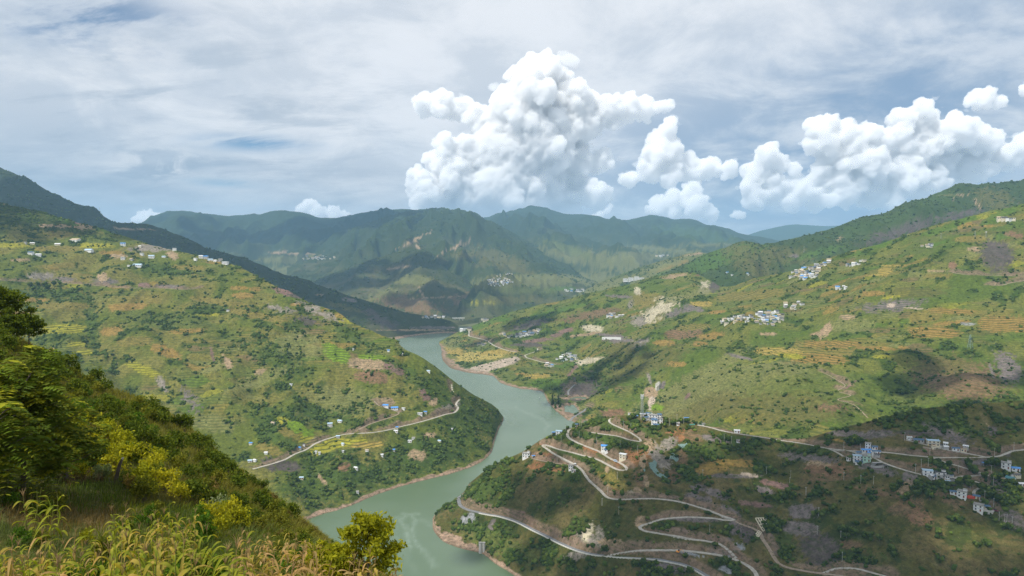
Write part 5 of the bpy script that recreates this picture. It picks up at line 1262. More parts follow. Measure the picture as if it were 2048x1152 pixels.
NEARHOUSES = [
 (1736, 896, 11, 'tall narrow white house behind the bright blue roofed row', dict(storeys=2, deep=.9, yaw=-30)),
 (1732, 904, 20, 'long single-storey house with a bright blue roof', dict(kind='gable', roof='blue', storeys=1, deep=.35, yaw=-6)),
 (1752, 907, 18, 'long house with a dark navy roof beside the bright blue roof', dict(kind='gable', roof='navy', storeys=1, deep=.35, yaw=-8)),
 (1749, 898, 11, 'small navy roofed house right of the tall narrow white one', dict(kind='gable', roof='navy', storeys=1, deep=.5, yaw=-12)),
 (1716, 921, 20, 'flat-roofed white house with a pale blue awning', dict(roof='pale', storeys=2, deep=.5, yaw=-16)),
 (1733, 922, 16, 'pale green two-storey house with a stair tower', dict(wall='green', storeys=2, deep=.6, yaw=-18, tower=True)),
 (1718, 928, 14, 'little white cottage with a navy gable below the pale green house', dict(kind='gable', roof='navy', storeys=1, deep=.6, yaw=-30)),
 (1697, 920, 9, 'tiny white hut at the foot of the slanting lane', dict(storeys=1, deep=.8, yaw=-20)),
 (1755, 930, 24, 'wide grey sheeted shed beside the pale green house', dict(kind='shed', roof='grey', wall='grey', deep=.35, yaw=4)),
 (1770, 935, 10, 'dark little shed at the lane below the grey sheeted shed', dict(kind='shed', roof='dark', wall='stone', deep=.5, yaw=-10)),
 (1837, 884, 20, 'long open barn with a navy roof on the upper lane', dict(kind='gable', roof='navy', wall='grey', storeys=1, deep=.4, yaw=-14)),
 (1819, 879, 9, 'white box shed left of the navy roofed barn', dict(kind='flat', roof='white', storeys=1, deep=.5, yaw=-10)),
 (1866, 891, 24, 'cream two-storey house with yellow pillars', dict(wall='cream', roof='pale', storeys=2, deep=.5, yaw=-14, balcony=True)),
 (1891, 896, 8, 'small white house with a peaked top on the upper lane', dict(kind='gable', roof='white', storeys=2, deep=.9, yaw=-30)),
 (1911, 901, 15, 'row house with navy roof and white walls on the upper lane', dict(kind='gable', roof='navy', storeys=1, deep=.4, yaw=-8)),
 (1926, 903, 12, 'cream box house at the right end of the upper row', dict(wall='cream', roof='tan', storeys=1, deep=.5, yaw=-8)),
 (2012, 936, 18, 'white flat-roofed house with a stair tower at the right edge', dict(storeys=2, deep=.75, yaw=-38, tower=True)),
 (2031, 941, 16, 'white annex with a blue roof beside the right edge house', dict(kind='gable', roof='blue', storeys=1, deep=.5, yaw=-20)),
 (1968, 930, 8, 'light blue tarpaulin shelter under the bare earth bank', dict(kind='shed', roof='blue', wall='grey', deep=.5, yaw=0)),
 (1855, 951, 20, 'flat white house with a pale blue roof sheet in the middle row', dict(roof='pale', storeys=2, deep=.6, yaw=-20)),
 (1881, 955, 20, 'grey two-storey house with a balcony in the middle row', dict(wall='white', roof='dark', storeys=2, deep=.5, yaw=-12, balcony=True, tower=True)),
 (1868, 957, 10, 'low navy roofed wing in front of the middle row', dict(kind='gable', roof='navy', storeys=1, deep=.5, yaw=-12)),
 (1894, 962, 8, 'small white cube house at the end of the middle row', dict(storeys=2, deep=.9, yaw=-20)),
 (1895, 966, 12, 'pale blue sheet roof below the small white cube house', dict(kind='shed', roof='pale', wall='white', deep=.4, yaw=-10)),
 (2021, 967, 16, 'white barn with a teal gable roof', dict(kind='gable', roof='teal', storeys=2, deep=.8, yaw=-58)),
 (2004, 962, 9, 'stone shed left of the teal roofed barn', dict(kind='flat', wall='stone', roof='tan', storeys=1, deep=.6, yaw=0)),
 (2043, 972, 12, 'low hut with a white roof at the right edge', dict(kind='gable', roof='white', storeys=1, deep=.5, yaw=-10)),
 (1924, 993, 17, 'white two-storey house beside the red courtyard', dict(storeys=2, deep=.95, yaw=-42, tower=True)),
 (1907, 988, 14, 'long navy roofed shed left of the red courtyard house', dict(kind='gable', roof='navy', storeys=1, deep=.35, yaw=-24)),
 (1953, 997, 13, 'small house with a navy roof right of the red courtyard', dict(kind='gable', roof='navy', wall='cream', storeys=1, deep=.6, yaw=-40)),
 (1957, 1020, 18, 'lowest white house standing alone below the switchback', dict(storeys=2, deep=.95, yaw=-42)),
 (1973, 1017, 11, 'navy roofed shed beside the lowest white house', dict(kind='gable', roof='navy', wall='cream', storeys=1, deep=.5, yaw=-10)),
 (1307, 838, 19, 'largest white house of the hilltop village', dict(storeys=2, deep=.6, yaw=-15, balcony=True)),
 (1297, 830, 11, 'navy roofed shed behind the largest hilltop house', dict(kind='gable', roof='navy', storeys=1, deep=.5, yaw=-10)),
 (1309, 848, 13, 'white house with a navy roof below the largest hilltop house', dict(kind='gable', roof='navy', storeys=2, deep=.6, yaw=-20)),
 (1320, 846, 11, 'narrow white house at the right end of the hilltop village', dict(storeys=2, deep=.6, yaw=-10)),
 (1312, 853, 12, 'navy roofed house lowest in the hilltop village', dict(kind='gable', roof='navy', storeys=1, deep=.5, yaw=-8)),
 (1272, 835, 10, 'blue sheet roof at the left end of the hilltop village', dict(kind='shed', roof='blue', wall='white', deep=.5, yaw=0)),
 (1264, 828, 18, 'long low white wall building beside the telecom tower', dict(kind='flat', roof='tan', storeys=1, deep=.25, yaw=-6, windows=False)),
 (1286, 832, 12, 'cream low house in front of the telecom tower', dict(wall='cream', roof='white', storeys=1, deep=.5, yaw=-6)),
 (1319, 837, 8, 'blue topped small house behind the hilltop village end', dict(kind='gable', roof='navy', storeys=2, deep=.8, yaw=-20)),
 (1153, 852, 6, 'tiny white hut with a navy roof above the hairpin', dict(kind='gable', roof='navy', storeys=1, deep=.8, yaw=0)),
 (1118, 870, 13, 'white house with a pale roof overlooking the river', dict(roof='pale', storeys=2, deep=.6, yaw=-10)),
 (1107, 868, 8, 'blue roofed lean-to beside the house overlooking the river', dict(kind='shed', roof='blue', wall='stone', deep=.6, yaw=0)),
 (1053, 914, 17, 'white farmhouse with a grey roof on the spur edge', dict(roof='grey', storeys=2, deep=.6, yaw=-14, tower=True)),
 (1067, 915, 8, 'blue tarpaulin shed beside the spur edge farmhouse', dict(kind='shed', roof='blue', wall='white', deep=.6, yaw=0)),
 (1209, 900, 14, 'white two-storey house with a bright blue roof among orchards', dict(kind='gable', roof='blue', storeys=2, deep=.6, yaw=-14)),
 (1214, 903, 11, 'lower wing of navy roof beside the orchard house', dict(kind='gable', roof='navy', storeys=1, deep=.6, yaw=-14)),
 (1246, 917, 15, 'cream two-storey house by the sharp road bend', dict(wall='cream', roof='white', storeys=2, deep=.6, yaw=-30)),
 (1142, 939, 9, 'upper of two small white houses below the zigzag road', dict(storeys=2, deep=.7, yaw=-30)),
 (1148, 944, 9, 'lower of two small white houses below the zigzag road', dict(kind='gable', roof='grey', storeys=1, deep=.7, yaw=-30)),
 (1356, 850, 6, 'little white hut on the hilltop rim', dict(kind='gable', roof='grey', storeys=1, deep=.8, yaw=-10)),
 (1373, 838, 12, 'blue sheet shed behind the hilltop rim', dict(kind='shed', roof='blue', wall='grey', deep=.4, yaw=0)),
 (1407, 850, 6, 'white box hut at the end of the green fenced yard', dict(storeys=1, deep=.8, yaw=0)),
 (1474, 865, 12, 'white house by the pale road right of the hilltop', dict(kind='gable', roof='white', storeys=1, deep=.5, yaw=-12)),
 (1476, 884, 7, 'small white hut below the pale road', dict(storeys=1, deep=.8, yaw=-10)),
 (1150, 931, 5, 'tiny roadside shelter at the farm lane junction', dict(kind='shed', roof='white', wall='white', deep=.7, yaw=0)),
]
for px, py, w, lab, kw in NEARHOUSES:
    house(px, py, w, lab, **kw)
LEFTHOUSES = [
 (771, 813, 16, 'longer blue roofed shed above the white road', 'gable', 'blue', 1), (789, 818, 18, 'lower blue roofed shed above the white road', 'gable', 'blue', 1), (807, 819, 8, 'white hut right of the blue roofed sheds', 'flat', 'white', 1), (840, 829, 12, 'white farmhouse near the cut bank above the road', 'flat', 'white', 1), (851, 826, 8, 'blue roofed hut right of the cut bank farmhouse', 'gable', 'blue', 1),
 (660, 853, 12, 'white farmhouse in the trees left of the earth track', 'gable', 'pale', 2), (680, 844, 12, 'long white shed above the tree-hidden farmhouse', 'gable', 'pale', 1), (676, 875, 9, 'pale roofed house on the road above the rice steps', 'gable', 'pale', 1), (792, 864, 10, 'white house hugging the road below the earth track', 'gable', 'white', 1), (794, 857, 6, 'blue roofed hut on the upper verge of the road', 'gable', 'blue', 1),
 (600, 898, 7, 'bright blue hut by the road at the left rice steps', 'gable', 'blue', 1), (608, 891, 5, 'tiny dark hut above the bright blue hut', 'flat', 'dark', 1), (632, 906, 5, 'left of two tiny white huts below the road bend', 'flat', 'white', 1), (639, 908, 5, 'right of two tiny white huts below the road bend', 'flat', 'white', 1), (686, 890, 7, 'white roofed hut amid the yellow rice steps', 'gable', 'pale', 1),
 (686, 905, 5, 'white cube hut below the rice steps', 'flat', 'white', 1), (820, 884, 10, 'white walled farm with a dark shed behind', 'flat', 'white', 1), (827, 878, 8, 'grey shed behind the white walled farm', 'gable', 'grey', 1), (879, 884, 8, 'pale blue roof alone in the right orchard', 'gable', 'pale', 1), (788, 902, 5, 'bright blue hut low in the orchard', 'gable', 'blue', 1),
 (734, 903, 8, 'small tan roofed house in the low orchard', 'gable', 'tan', 1), (764, 912, 6, 'white sheet roof in the low orchard', 'gable', 'white', 1), (712, 938, 10, 'white house on a bare plot near the bank', 'gable', 'white', 1), (532, 908, 8, 'white hut in the dark trees at the near slope edge', 'gable', 'white', 1), (502, 889, 9, 'blue roofed house beside the near slope edge', 'gable', 'blue', 1),
 (500, 924, 10, 'white roof half hidden by the near slope', 'gable', 'pale', 1), (510, 923, 8, 'small pale roof right of the half hidden one', 'gable', 'white', 1), (603, 958, 10, 'lone long pale roof on the dim lower slope', 'gable', 'pale', 1), (582, 771, 6, 'lone white hut high on the pale pasture', 'flat', 'white', 1), (715, 986, 6, 'grey hut just above the bank', 'gable', 'grey', 1), (546, 848, 10, 'pale house left of the yellow rice fan', 'gable', 'tan', 1),
 (777, 703, 6, 'white hut with blue roof on the bright green shoulder', 'gable', 'blue', 1), (857, 744, 8, 'pale blue farmhouse in the trees by the promontory crest', 'gable', 'pale', 1), (804, 710, 5, 'small hut in the trees under the ridge line', 'flat', 'white', 1), (706, 700, 4, 'tiny white hut between the bright rice patches', 'flat', 'white', 1), (904, 860, 4, 'tiny white hut at the end of the orchard slope', 'flat', 'white', 1),
 (62, 509, 14, 'left of the two blue-white houses on the upper left field', 'gable', 'navy', 2), (77, 511, 13, 'right of the two blue-white houses on the upper left field', 'gable', 'white', 1), (152, 482, 30, 'long pale hall on the top left terraces', 'gable', 'tan', 1), (116, 490, 14, 'low pale house left of the long hall', 'gable', 'white', 1), (178, 502, 20, 'long white roof below the long hall', 'gable', 'pale', 1), (246, 491, 12, 'bright blue roofed house under the wooded ridge', 'gable', 'blue', 2),
 (284, 511, 10, 'white house at the quarry edge', 'flat', 'white', 2), (303, 516, 14, 'blue-white house below the quarry', 'gable', 'pale', 2), (328, 515, 10, 'pale roofed house right of the quarry', 'gable', 'pale', 1), (246, 519, 10, 'white house on the bare earth plot', 'flat', 'white', 2), (263, 520, 10, 'tan roofed house on the bare earth plot', 'gable', 'tan', 1), (275, 532, 22, 'long blue-white house in the dark trees', 'gable', 'pale', 1), (258, 533, 8, 'small hut left of the long blue-white house', 'flat', 'white', 1),
 (349, 501, 9, 'white house on the ridge line under the quarry', 'flat', 'white', 2), (391, 521, 9, 'leftmost white house of the ridge-end hamlet', 'flat', 'white', 2), (402, 516, 10, 'upper white house of the ridge-end hamlet', 'gable', 'white', 2), (412, 517, 12, 'blue roofed house of the ridge-end hamlet', 'gable', 'blue', 2), (421, 521, 12, 'long white house in the middle of the ridge-end hamlet', 'gable', 'pale', 1), (431, 523, 10, 'low white house before the last one on the ridge end', 'gable', 'white', 1), (441, 523, 10, 'grey roofed house of the ridge-end hamlet', 'gable', 'grey', 2), (451, 528, 16, 'last bright white building at the ridge end', 'flat', 'white', 2),
 (65, 488, 10, 'pale hut on the topmost left terrace', 'gable', 'white', 1), (51, 487, 8, 'grey hut left of the topmost pale hut', 'gable', 'grey', 1), (456, 622, 7, 'dark roofed hut alone at the green terrace', 'gable', 'dark', 1), (280, 494, 8, 'pale hut in the ridge wood', 'gable', 'white', 1),
]
for i, (px, py, w, lab, kd, rf, st) in enumerate(LEFTHOUSES):
    house(px, py, w * .85, lab, kind=kd, roof=rf, storeys=st, deep=.5, yaw=[-10, 14, -24, 6][i % 4], windows=w > 9, trim=False, wall='white' if 'white' in lab else ('cream', 'grey', 'white')[i % 3])

# villages too far off to show more than walls, roofs and a few openings
def village_variant(seed):
    r = random.Random(seed); kind = r.choice(('flat', 'flat', 'gable', 'gable'))
    roof = r.choice(('blue', 'navy', 'grey', 'grey', 'grey', 'white', 'tan', 'dark')); wall = r.choice(('white', 'white', 'white', 'cream', 'grey'))
    b = MB(); w, d, z = 1.0, .62, .55 if r.random() < .6 else .34
    b.box(-w / 2, w / 2, -d / 2, d / 2, -.4, z)
    nf = len(b.f)
    if kind == 'gable': b.wedge(w, d, z, .16); nf = len(b.f); b.gable(w, d, z, .16, .06, .02)
    else: b.box(-w / 2 - .05, w / 2 + .05, -d / 2 - .05, d / 2 + .05, z, z + .05)
    nr = len(b.f)
    for i in range(3): b.box(-.38 + i * .3, -.24 + i * .3, -d / 2 - .01, -d / 2 + .02, z - .22, z - .08)
    me = bpy.data.meshes.new('village_house'); me.from_pydata(b.v, [], b.f); me.update()
    for m in (WALL[wall], ROOF[roof], GLASS): me.materials.append(m)
    mi = [0] * nf + [1] * (nr - nf) + [2] * (len(b.f) - nr); me.polygons.foreach_set('material_index', mi)
    return me
VH = [village_variant(70 + i) for i in range(14)]
WHITES = [m for m in VH if m.materials[0].name == 'wall_white']
def village(n, cx, cy, rx, ry, wpx, label, group, meshes=VH, only=None, slope=0.0):
    got = []; tries = 0
    while len(got) < n and tries < n * 40:
        tries += 1
        a = random.random() * 6.283; q = random.random() ** .6
        dx = rx * q * math.cos(a); px, py = cx + dx, cy + ry * q * math.sin(a) + slope * dx
        if any(abs(px - u) < wpx * .75 and abs(py - v) < wpx * .38 for u, v in got): continue
        p, h = locate(px, py, only)
        if p is None: continue
        got.append((px, py))
        s = wpx * (.75 + .6 * random.random()) * p.y / F
        o = linked('village_house', random.choice(meshes), p, math.radians(random.choice((-30, -12, 8, 25)) + random.uniform(-8, 8)), (s, s, s))
        tagged(o, label, 'house', group)
village(34, 1612, 547, 34, 13, 6.5, 'small white or blue house packed into the upper right ridge village', 'houses of the upper right ridge village', slope=-.1)
village(12, 1640, 531, 20, 5, 6, 'small house strung along the lane above the ridge village', 'houses above the ridge village', slope=-.4)
village(34, 1537, 637, 28, 15, 6.5, 'small white house with a blue roof in the wooded right village', 'houses of the wooded right village')
village(20, 1475, 640, 36, 8, 6.5, 'small white house at the left tail of the wooded village', 'houses at the tail of the wooded village', slope=-.15)
village(20, 1057, 667, 26, 6, 6, 'small white house of the village above the fan fields', 'houses of the village above the fan fields', slope=-.2)
village(7, 1010, 672, 14, 5, 5, 'scattered small house left of the village above the fan fields', 'scattered houses above the fan fields')
village(16, 1135, 716, 24, 8, 6, 'small blue or white house of the riverside village', 'houses of the riverside village')
village(5, 1100, 731, 10, 4, 6, 'white house at the lower road end of the riverside village', 'houses at the lower road end')
village(36, 1000, 564, 30, 8, 3.6, 'tiny white house of the town at the central mountain foot', 'houses of the central mountain town')
village(8, 1015, 548, 22, 3, 3.4, 'tiny house on the slope above the central mountain town', 'houses above the central mountain town', slope=-.2)
village(20, 640, 516, 40, 4, 3.4, 'tiny white house of the village under the western range', 'houses of the western range village')
village(10, 1152, 581, 26, 3, 5, 'white block in the row below the terraced ridge', 'white blocks below the terraced ridge', WHITES)
village(9, 1232, 632, 16, 5, 6, 'white house of the hamlet beside the cream cliffs', 'houses of the cliff hamlet')
village(9, 1712, 527, 22, 4, 6, 'blue roofed house of the small hamlet on the upper right slope', 'houses of the upper right hamlet', slope=-.2)
village(5, 1855, 493, 13, 2.5, 6, 'small house under the trees high on the right slope', 'houses high on the right slope')
village(4, 2015, 441, 16, 2, 9, 'white house near the crest at the right edge', 'houses near the right crest')
village(5, 1682, 577, 10, 4, 6, 'small house in the wood below the ridge village', 'houses in the wood below the ridge village')
village(12, 868, 635, 26, 2.5, 4.5, 'tiny white house at the foot of the dark ridge', 'houses at the foot of the dark ridge')
village(5, 968, 641, 10, 2.5, 5, 'small building at the river head', 'buildings at the river head')
village(5, 930, 660, 11, 3, 7, 'blue roofed works building on the bank', 'works buildings on the bank')
village(5, 963, 689, 9, 2.5, 6, 'blue-white house beside the fan road', 'houses beside the fan road')
village(8, 1590, 612, 24, 8, 6, 'scattered house on the wooded slope right of the wooded village', 'scattered houses on the wooded slope')
village(5, 1325, 512, 16, 3, 3.4, 'tiny house on the far eastern slope', 'houses on the far eastern slope')
village(4, 1470, 548, 60, 4, 4, 'lone pale house on the terraced shelf', 'lone houses on the terraced shelf')

village(7, 1300, 836, 26, 6, 9, 'small white house squeezed into the hilltop village', 'small houses of the hilltop village', only='near_spur')
village(6, 1735, 912, 34, 7, 9, 'small outbuilding in the hamlet round the pale green house', 'outbuildings round the pale green house', only='near_spur')
village(6, 1880, 958, 30, 6, 9, 'small outbuilding in the middle row hamlet', 'outbuildings of the middle row', only='near_spur')
village(5, 1890, 898, 46, 5, 8, 'small hut along the uppermost lane', 'huts along the uppermost lane', only='near_spur')
village(4, 2020, 955, 24, 12, 9, 'small hut at the right edge of the spur', 'huts at the right edge', only='near_spur')
# white hotel-like blocks on the ridge
p, h = locate(1268, 562)
if p is not None:
    t = linked('block_building', None, p, math.radians(-12)); tagged(t, 'long white multi-storey block on the shoulder before the terraced ridge', 'building')
    t['label'] = 'long white multi-storey block on the shoulder before the terraced ridge'
    u = p.y / F
    for x, w, z in ((-17, 9, 5), (-6, 10, 7), (5, 9, 9), (15, 10, 7)):
        MB().box((x - w / 2) * u, (x + w / 2) * u, -4 * u, 4 * u, -6, z * u).build('wing', WALL['white'], t)
        MB().box((x - w / 2 - .2) * u, (x + w / 2 + .2) * u, -4.2 * u, 4.2 * u, z * u, z * u + .8).build('roof', ROOF['grey'], t)
        wb = MB()
        for k in range(3):
            for s in range(max(2, int(z / 2))):
                wb.box((x - w / 2 + 1.2 + k * 2.6) * u, (x - w / 2 + 2.4 + k * 2.6) * u, -4.05 * u, -3.9 * u, (s * 2 + .6) * u, (s * 2 + 1.5) * u)
        wb.build('window_row', GLASS, t)

# ------------------------------------------------------------------ poles, towers, walls and small things
pole_me = join_tubes('pole', [tube([(0, 0, -1), (0, 0, 9)], [.17, .11], 6)], CONC)
arm = MB().box(-.9, .9, -.06, .06, 8.2, 8.35).box(-.85, -.75, -.05, .05, 8.35, 8.6).box(.75, .85, -.05, .05, 8.35, 8.6)
arm_me = bpy.data.meshes.new('crossarm'); arm_me.from_pydata(arm.v, [], arm.f); arm_me.materials.append(STEEL)
POLES = [(1020 + x * .2248, 780 + y * .2248) for x, y in ((493, 372), (620, 318), (633, 340), (615, 430), (770, 485), (980, 510), (1010, 335), (1075, 360), (955, 795), (570, 670), (420, 650), (275, 490), (1135, 560), (455, 460), (815, 1030), (823, 1030), (968, 1108), (868, 930), (1420, 315), (1485, 275), (1545, 300), (1905, 455), (1970, 475), (1715, 780), (1860, 300))] + \
 [(1600 + x * .21875, 820 + y * .21875) for x, y in ((957, 278), (550, 380), (400, 365), (1187, 425), (1777, 425), (1955, 370), (1500, 385), (1748, 585), (1450, 580), (1172, 515), (1108, 525), (1055, 570), (1555, 730), (1768, 690), (1688, 820), (1770, 890), (400, 640), (555, 670), (672, 680), (1820, 1015), (1870, 1040), (1890, 1040), (1938, 1060), (170, 965), (55, 780))] + \
 [(1240 + x * .2441, 920 + y * .2441) for x, y in ((1200, 115), (1398, 150), (1390, 205), (1522, 290), (1628, 460), (1615, 610), (1808, 655), (1820, 830), (735, 600), (1833, 165), (678, 140), (1972, 195))]
for px, py in POLES:
    p, h = locate(px, py)
    if p is None: continue
    t = linked('utility_pole', None, p, random.uniform(-.5, .5)); tagged(t, 'thin pale utility pole standing on the near spur', 'utility pole', 'utility poles on the near spur')
    linked('pole', pole_me, parent=t); linked('crossarm', arm_me, parent=t)

def lattice(px, py, hpx, label, base, top, panels=False, name='lattice_tower', mat=None, arms=False):
    p, h = locate(px, py)
    if p is None: return
    hh = hpx * p.y / F; b = base * hh; tp = top * hh
    t = linked(name, None, p, .3); tagged(t, label, 'tower')
    th = max(hh * .0042, .06)
    legs = []; br = []
    cor = lambda s, k: Vector(((b + (tp - b) * s) * (1 if k in (0, 1) else -1), (b + (tp - b) * s) * (1 if k in (0, 3) else -1), hh * s))
    for k in range(4):
        lg = join_tubes('leg', [tube([cor(-.03, k), cor(.5, k), cor(1, k)], [th * 1.4, th * 1.1, th], 4)], mat or STEEL); linked('leg', lg, parent=t)
    for i in range(8):
        s0, s1 = i / 8, (i + 1) / 8
        for k in range(4):
            br.append(tube([cor(s0, k), cor(s1, (k + 1) % 4)], [th * .6, th * .6], 3)); br.append(tube([cor(s1, k), cor(s1, (k + 1) % 4)], [th * .6, th * .6], 3))
    linked('brace', join_tubes('brace', br, mat or STEEL), parent=t)
    if panels:
        for z in (.86, .97):
            for k in range(3):
                a = k * 2.094
                q = MB().box(-.5, .5, -.25, .25, -1.2, 1.2).build('antenna_panel', WALL['white'], t); q.location = (1.7 * math.cos(a), 1.7 * math.sin(a), hh * z); q.rotation_euler = (0, 0, a + 1.57)
        MB().box(-1.9, 1.9, -1.9, 1.9, hh * .915, hh * .92).build('platform', STEEL, t)
    if arms:
        for z in (.72, .84, .95): MB().box(-hh * .14, hh * .14, -th, th, hh * z, hh * z + th * 2).build('crossarm', STEEL, t)
PYL = flat_mat('pylon_blue_grey', (.30, .42, .46), .5, .4)
lattice(1284, 838, 50, 'tall grey telecom tower above the hilltop village', .045, .03, True)
lattice(1940, 696, 27, 'blue-grey lattice tower on the right hillside shoulder', .13, .035, False, 'lattice_tower', PYL)
lattice(1972, 475, 12, 'small mast on a white base high on the right slope', .06, .03, True)
lattice(1608, 505, 12, 'thin pylon on the back ridge above the ridge village', .10, .03, False, 'pylon', None, True)
lattice(1882, 478, 12, 'thin pylon in the trees high on the right slope', .10, .03, False, 'pylon', None, True)
lattice(1950, 474, 12, 'thin pylon left of the small mast', .10, .03, False, 'pylon', None, True)
lattice(199, 424, 9, 'tiny pylon on the dark ridge skyline', .10, .03, False, 'pylon', None, True)
lattice(1643, 470, 9, 'tiny pylon near the back ridge crest', .10, .03, False, 'pylon', None, True)

def wall_along(pts, hpx, label, name='retaining_wall', mat=None, thick=.6):
    w = [locate(*p)[0] for p in pts]
    if any(q is None for q in w): return
    hh = hpx * w[0].y / F; V = []; Fq = []
    for q in w:
        V += [(q.x, q.y, q.z - 1), (q.x, q.y, q.z + hh), (q.x, q.y + thick, q.z + hh), (q.x, q.y + thick, q.z - 1)]
    for i in range(len(w) - 1):
        for k in range(4): Fq.append((i * 4 + k, i * 4 + (k + 1) % 4, i * 4 + 4 + (k + 1) % 4, i * 4 + 4 + k))
    n = len(w) - 1; Fq += [(3, 2, 1, 0), (n * 4, n * 4 + 1, n * 4 + 2, n * 4 + 3)]
    me = bpy.data.meshes.new(name); me.from_pydata(V, [], Fq); me.update(); me.materials.append(mat or CONC)
    o = linked(name, me); tagged(o, label, 'wall')
wall_along([(1204, 679), (1218, 679), (1232, 679), (1242, 680)], 5, 'white concrete retaining wall below the cream quarry hill', mat=WALL['white'])
wall_along([(1313, 783), (1318, 780), (1321, 772)], 10, 'pale concrete slab wall beside the grassy scree chute', mat=CONC)
wall_along([(1846, 896), (1860, 898), (1872, 899)], 3, 'tan terrace wall below the cream pillared house', mat=WALL['stone'])
wall_along([(1375, 851), (1390, 850), (1404, 850)], 2.2, 'green mesh fence round the hilltop yard', 'mesh_fence', flat_mat('mesh_green', (.10, .33, .27)))
wall_along([(1742, 935), (1755, 936), (1768, 935)], 4, 'grey plank wall holding up the sheeted shed yard', mat=WALL['grey'])

# low kerb blocks along the outer edge of the paved road
for h, Q, w, surf, lab in road_lines:
    if surf == 'asphalt' and h.name == 'near_spur':
        o = ribbon('road_kerb', Q[18:120], .7, RM['kerb'], lift=.75, thick=1.4, off=-(w / 2 + .2)); set_kind(o, 'structure', 'pale kerb wall along the grey riverside road')

# intake towers at the water
p, h = locate(964, 1104)
t = linked('intake_tower', None, p, .2); tagged(t, 'pair of round concrete intake towers at the water edge', 'tower')
for x, hh in ((-2.0, 11.5), (2.1, 11.0)):
    linked('shaft', join_tubes('shaft', [tube([(x, 0, -5), (x, 0, hh)], [1.9, 1.9], 20)], CONC), parent=t)
    cap = tube([(x, 0, hh), (x, 0, hh + .45)], [2.15, 2.15], 20); V, Fq = cap; me = bpy.data.meshes.new('cap'); me.from_pydata(V, [], list(Fq) + [tuple(range(20, 40))]); me.materials.append(ROOF['grey']); linked('cap', me, parent=t)
# little viaduct at the head of the river
p, h = locate(917, 640)
t = linked('viaduct', None, (p.x, p.y, p.z), 0); tagged(t, 'small white viaduct at the foot of the central mountain', 'bridge')
MB().box(-32, 32, -4, 4, 9, 11).build('deck', WALL['white'], t)
for x in (-18, 4, 22): MB().box(x - 1, x + 1, -2, 2, -8, 9).build('pier', CONC, t)

# concrete lattice holding the slide scar
def lattice_grid(c, label, nu, nv):
    """beams following the slope between four photo corners"""
    t = linked('slope_lattice', None, (0, 0, 0)); tagged(t, label, 'retaining lattice')
    def at(u, v):
        x = (c[0][0] * (1 - u) + c[1][0] * u) * (1 - v) + (c[3][0] * (1 - u) + c[2][0] * u) * v
        y = (c[0][1] * (1 - u) + c[1][1] * u) * (1 - v) + (c[3][1] * (1 - u) + c[2][1] * u) * v
        return locate(x, y)[0]
    for i in range(nu + 1):
        q = [at(i / nu, k / 8) for k in range(9)]
        if all(q): o = ribbon('beam', np.array([[p.x, p.y, p.z] for p in q]), .8, WALL['cream'], lift=.7, thick=.9); o.parent = t
    for j in range(nv + 1):
        q = [at(k / 8, j / nv) for k in range(9)]
        if all(q): o = ribbon('beam', np.array([[p.x, p.y, p.z] for p in q]), .8, WALL['cream'], lift=.76, thick=.9); o.parent = t
lattice_grid([(1511, 1037), (1531, 1036), (1541, 1054), (1526, 1063)], 'pale concrete lattice on the slide scar below the zigzag road', 4, 4)
lattice_grid([(1517, 1062), (1523, 1066), (1514, 1078), (1508, 1074)], 'small lower concrete lattice at the gully head', 2, 4)

# green netting draped over the loose rock
NET = flat_mat('net_green', (.155, .235, .205), .8, .2, .4)
def inside(px, py, poly):
    ok = False; j = len(poly) - 1
    for i in range(len(poly)):
        (x0, y0), (x1, y1) = poly[i], poly[j]
        if (y0 > py) != (y1 > py) and px < (x1 - x0) * (py - y0) / (y1 - y0) + x0: ok = not ok
        j = i
    return ok
def net(poly, label):
    poly = [(1020 + x * .2248, 780 + y * .2248) for x, y in poly]
    xs = [p[0] for p in poly]; ys = [p[1] for p in poly]; st = 1.1
    nx, ny = int((max(xs) - min(xs)) / st) + 2, int((max(ys) - min(ys)) / st) + 2
    idx = {}; V = []; Fq = []
    for i in range(nx):
        for j in range(ny):
            x, y = min(xs) + i * st, min(ys) + j * st
            jx = 1.6 * float(fbm(np.array([x / 4.]), np.array([y / 4.]), 2, 77)[0])
            if inside(x + jx, y + jx, poly):
                p = locate(x, y)[0]
                if p is not None: idx[i, j] = len(V); V.append((p.x, p.y - .3, p.z + .35 + .2 * random.random()))
    for (i, j) in idx:
        if (i + 1, j) in idx and (i, j + 1) in idx and (i + 1, j + 1) in idx and random.random() > .06:
            Fq.append((idx[i, j], idx[i + 1, j], idx[i + 1, j + 1], idx[i, j + 1]))
    if not Fq: return
    me = bpy.data.meshes.new('slope_net'); me.from_pydata(V, [], Fq); me.update(); me.materials.append(NET)
    tagged(linked('slope_net', me), label, 'netting')
net([(1225, 645), (1270, 640), (1285, 620), (1315, 650), (1300, 690), (1330, 735), (1395, 762), (1412, 795), (1365, 792), (1310, 772), (1275, 735), (1245, 700)], 'largest patch of grey-green netting on the rock face')
net([(1440, 540), (1455, 560), (1505, 610), (1485, 655), (1455, 622), (1412, 615), (1425, 580)], 'small grey-green netting patch right of the largest one')
net([(1468, 515), (1495, 482), (1540, 480), (1600, 462), (1622, 490), (1590, 535), (1555, 545), (1530, 515), (1495, 500)], 'uppermost grey-green netting patch on the rock face')
net([(1188, 690), (1212, 715), (1202, 742), (1180, 722)], 'smallest grey-green netting scrap left of the largest patch')

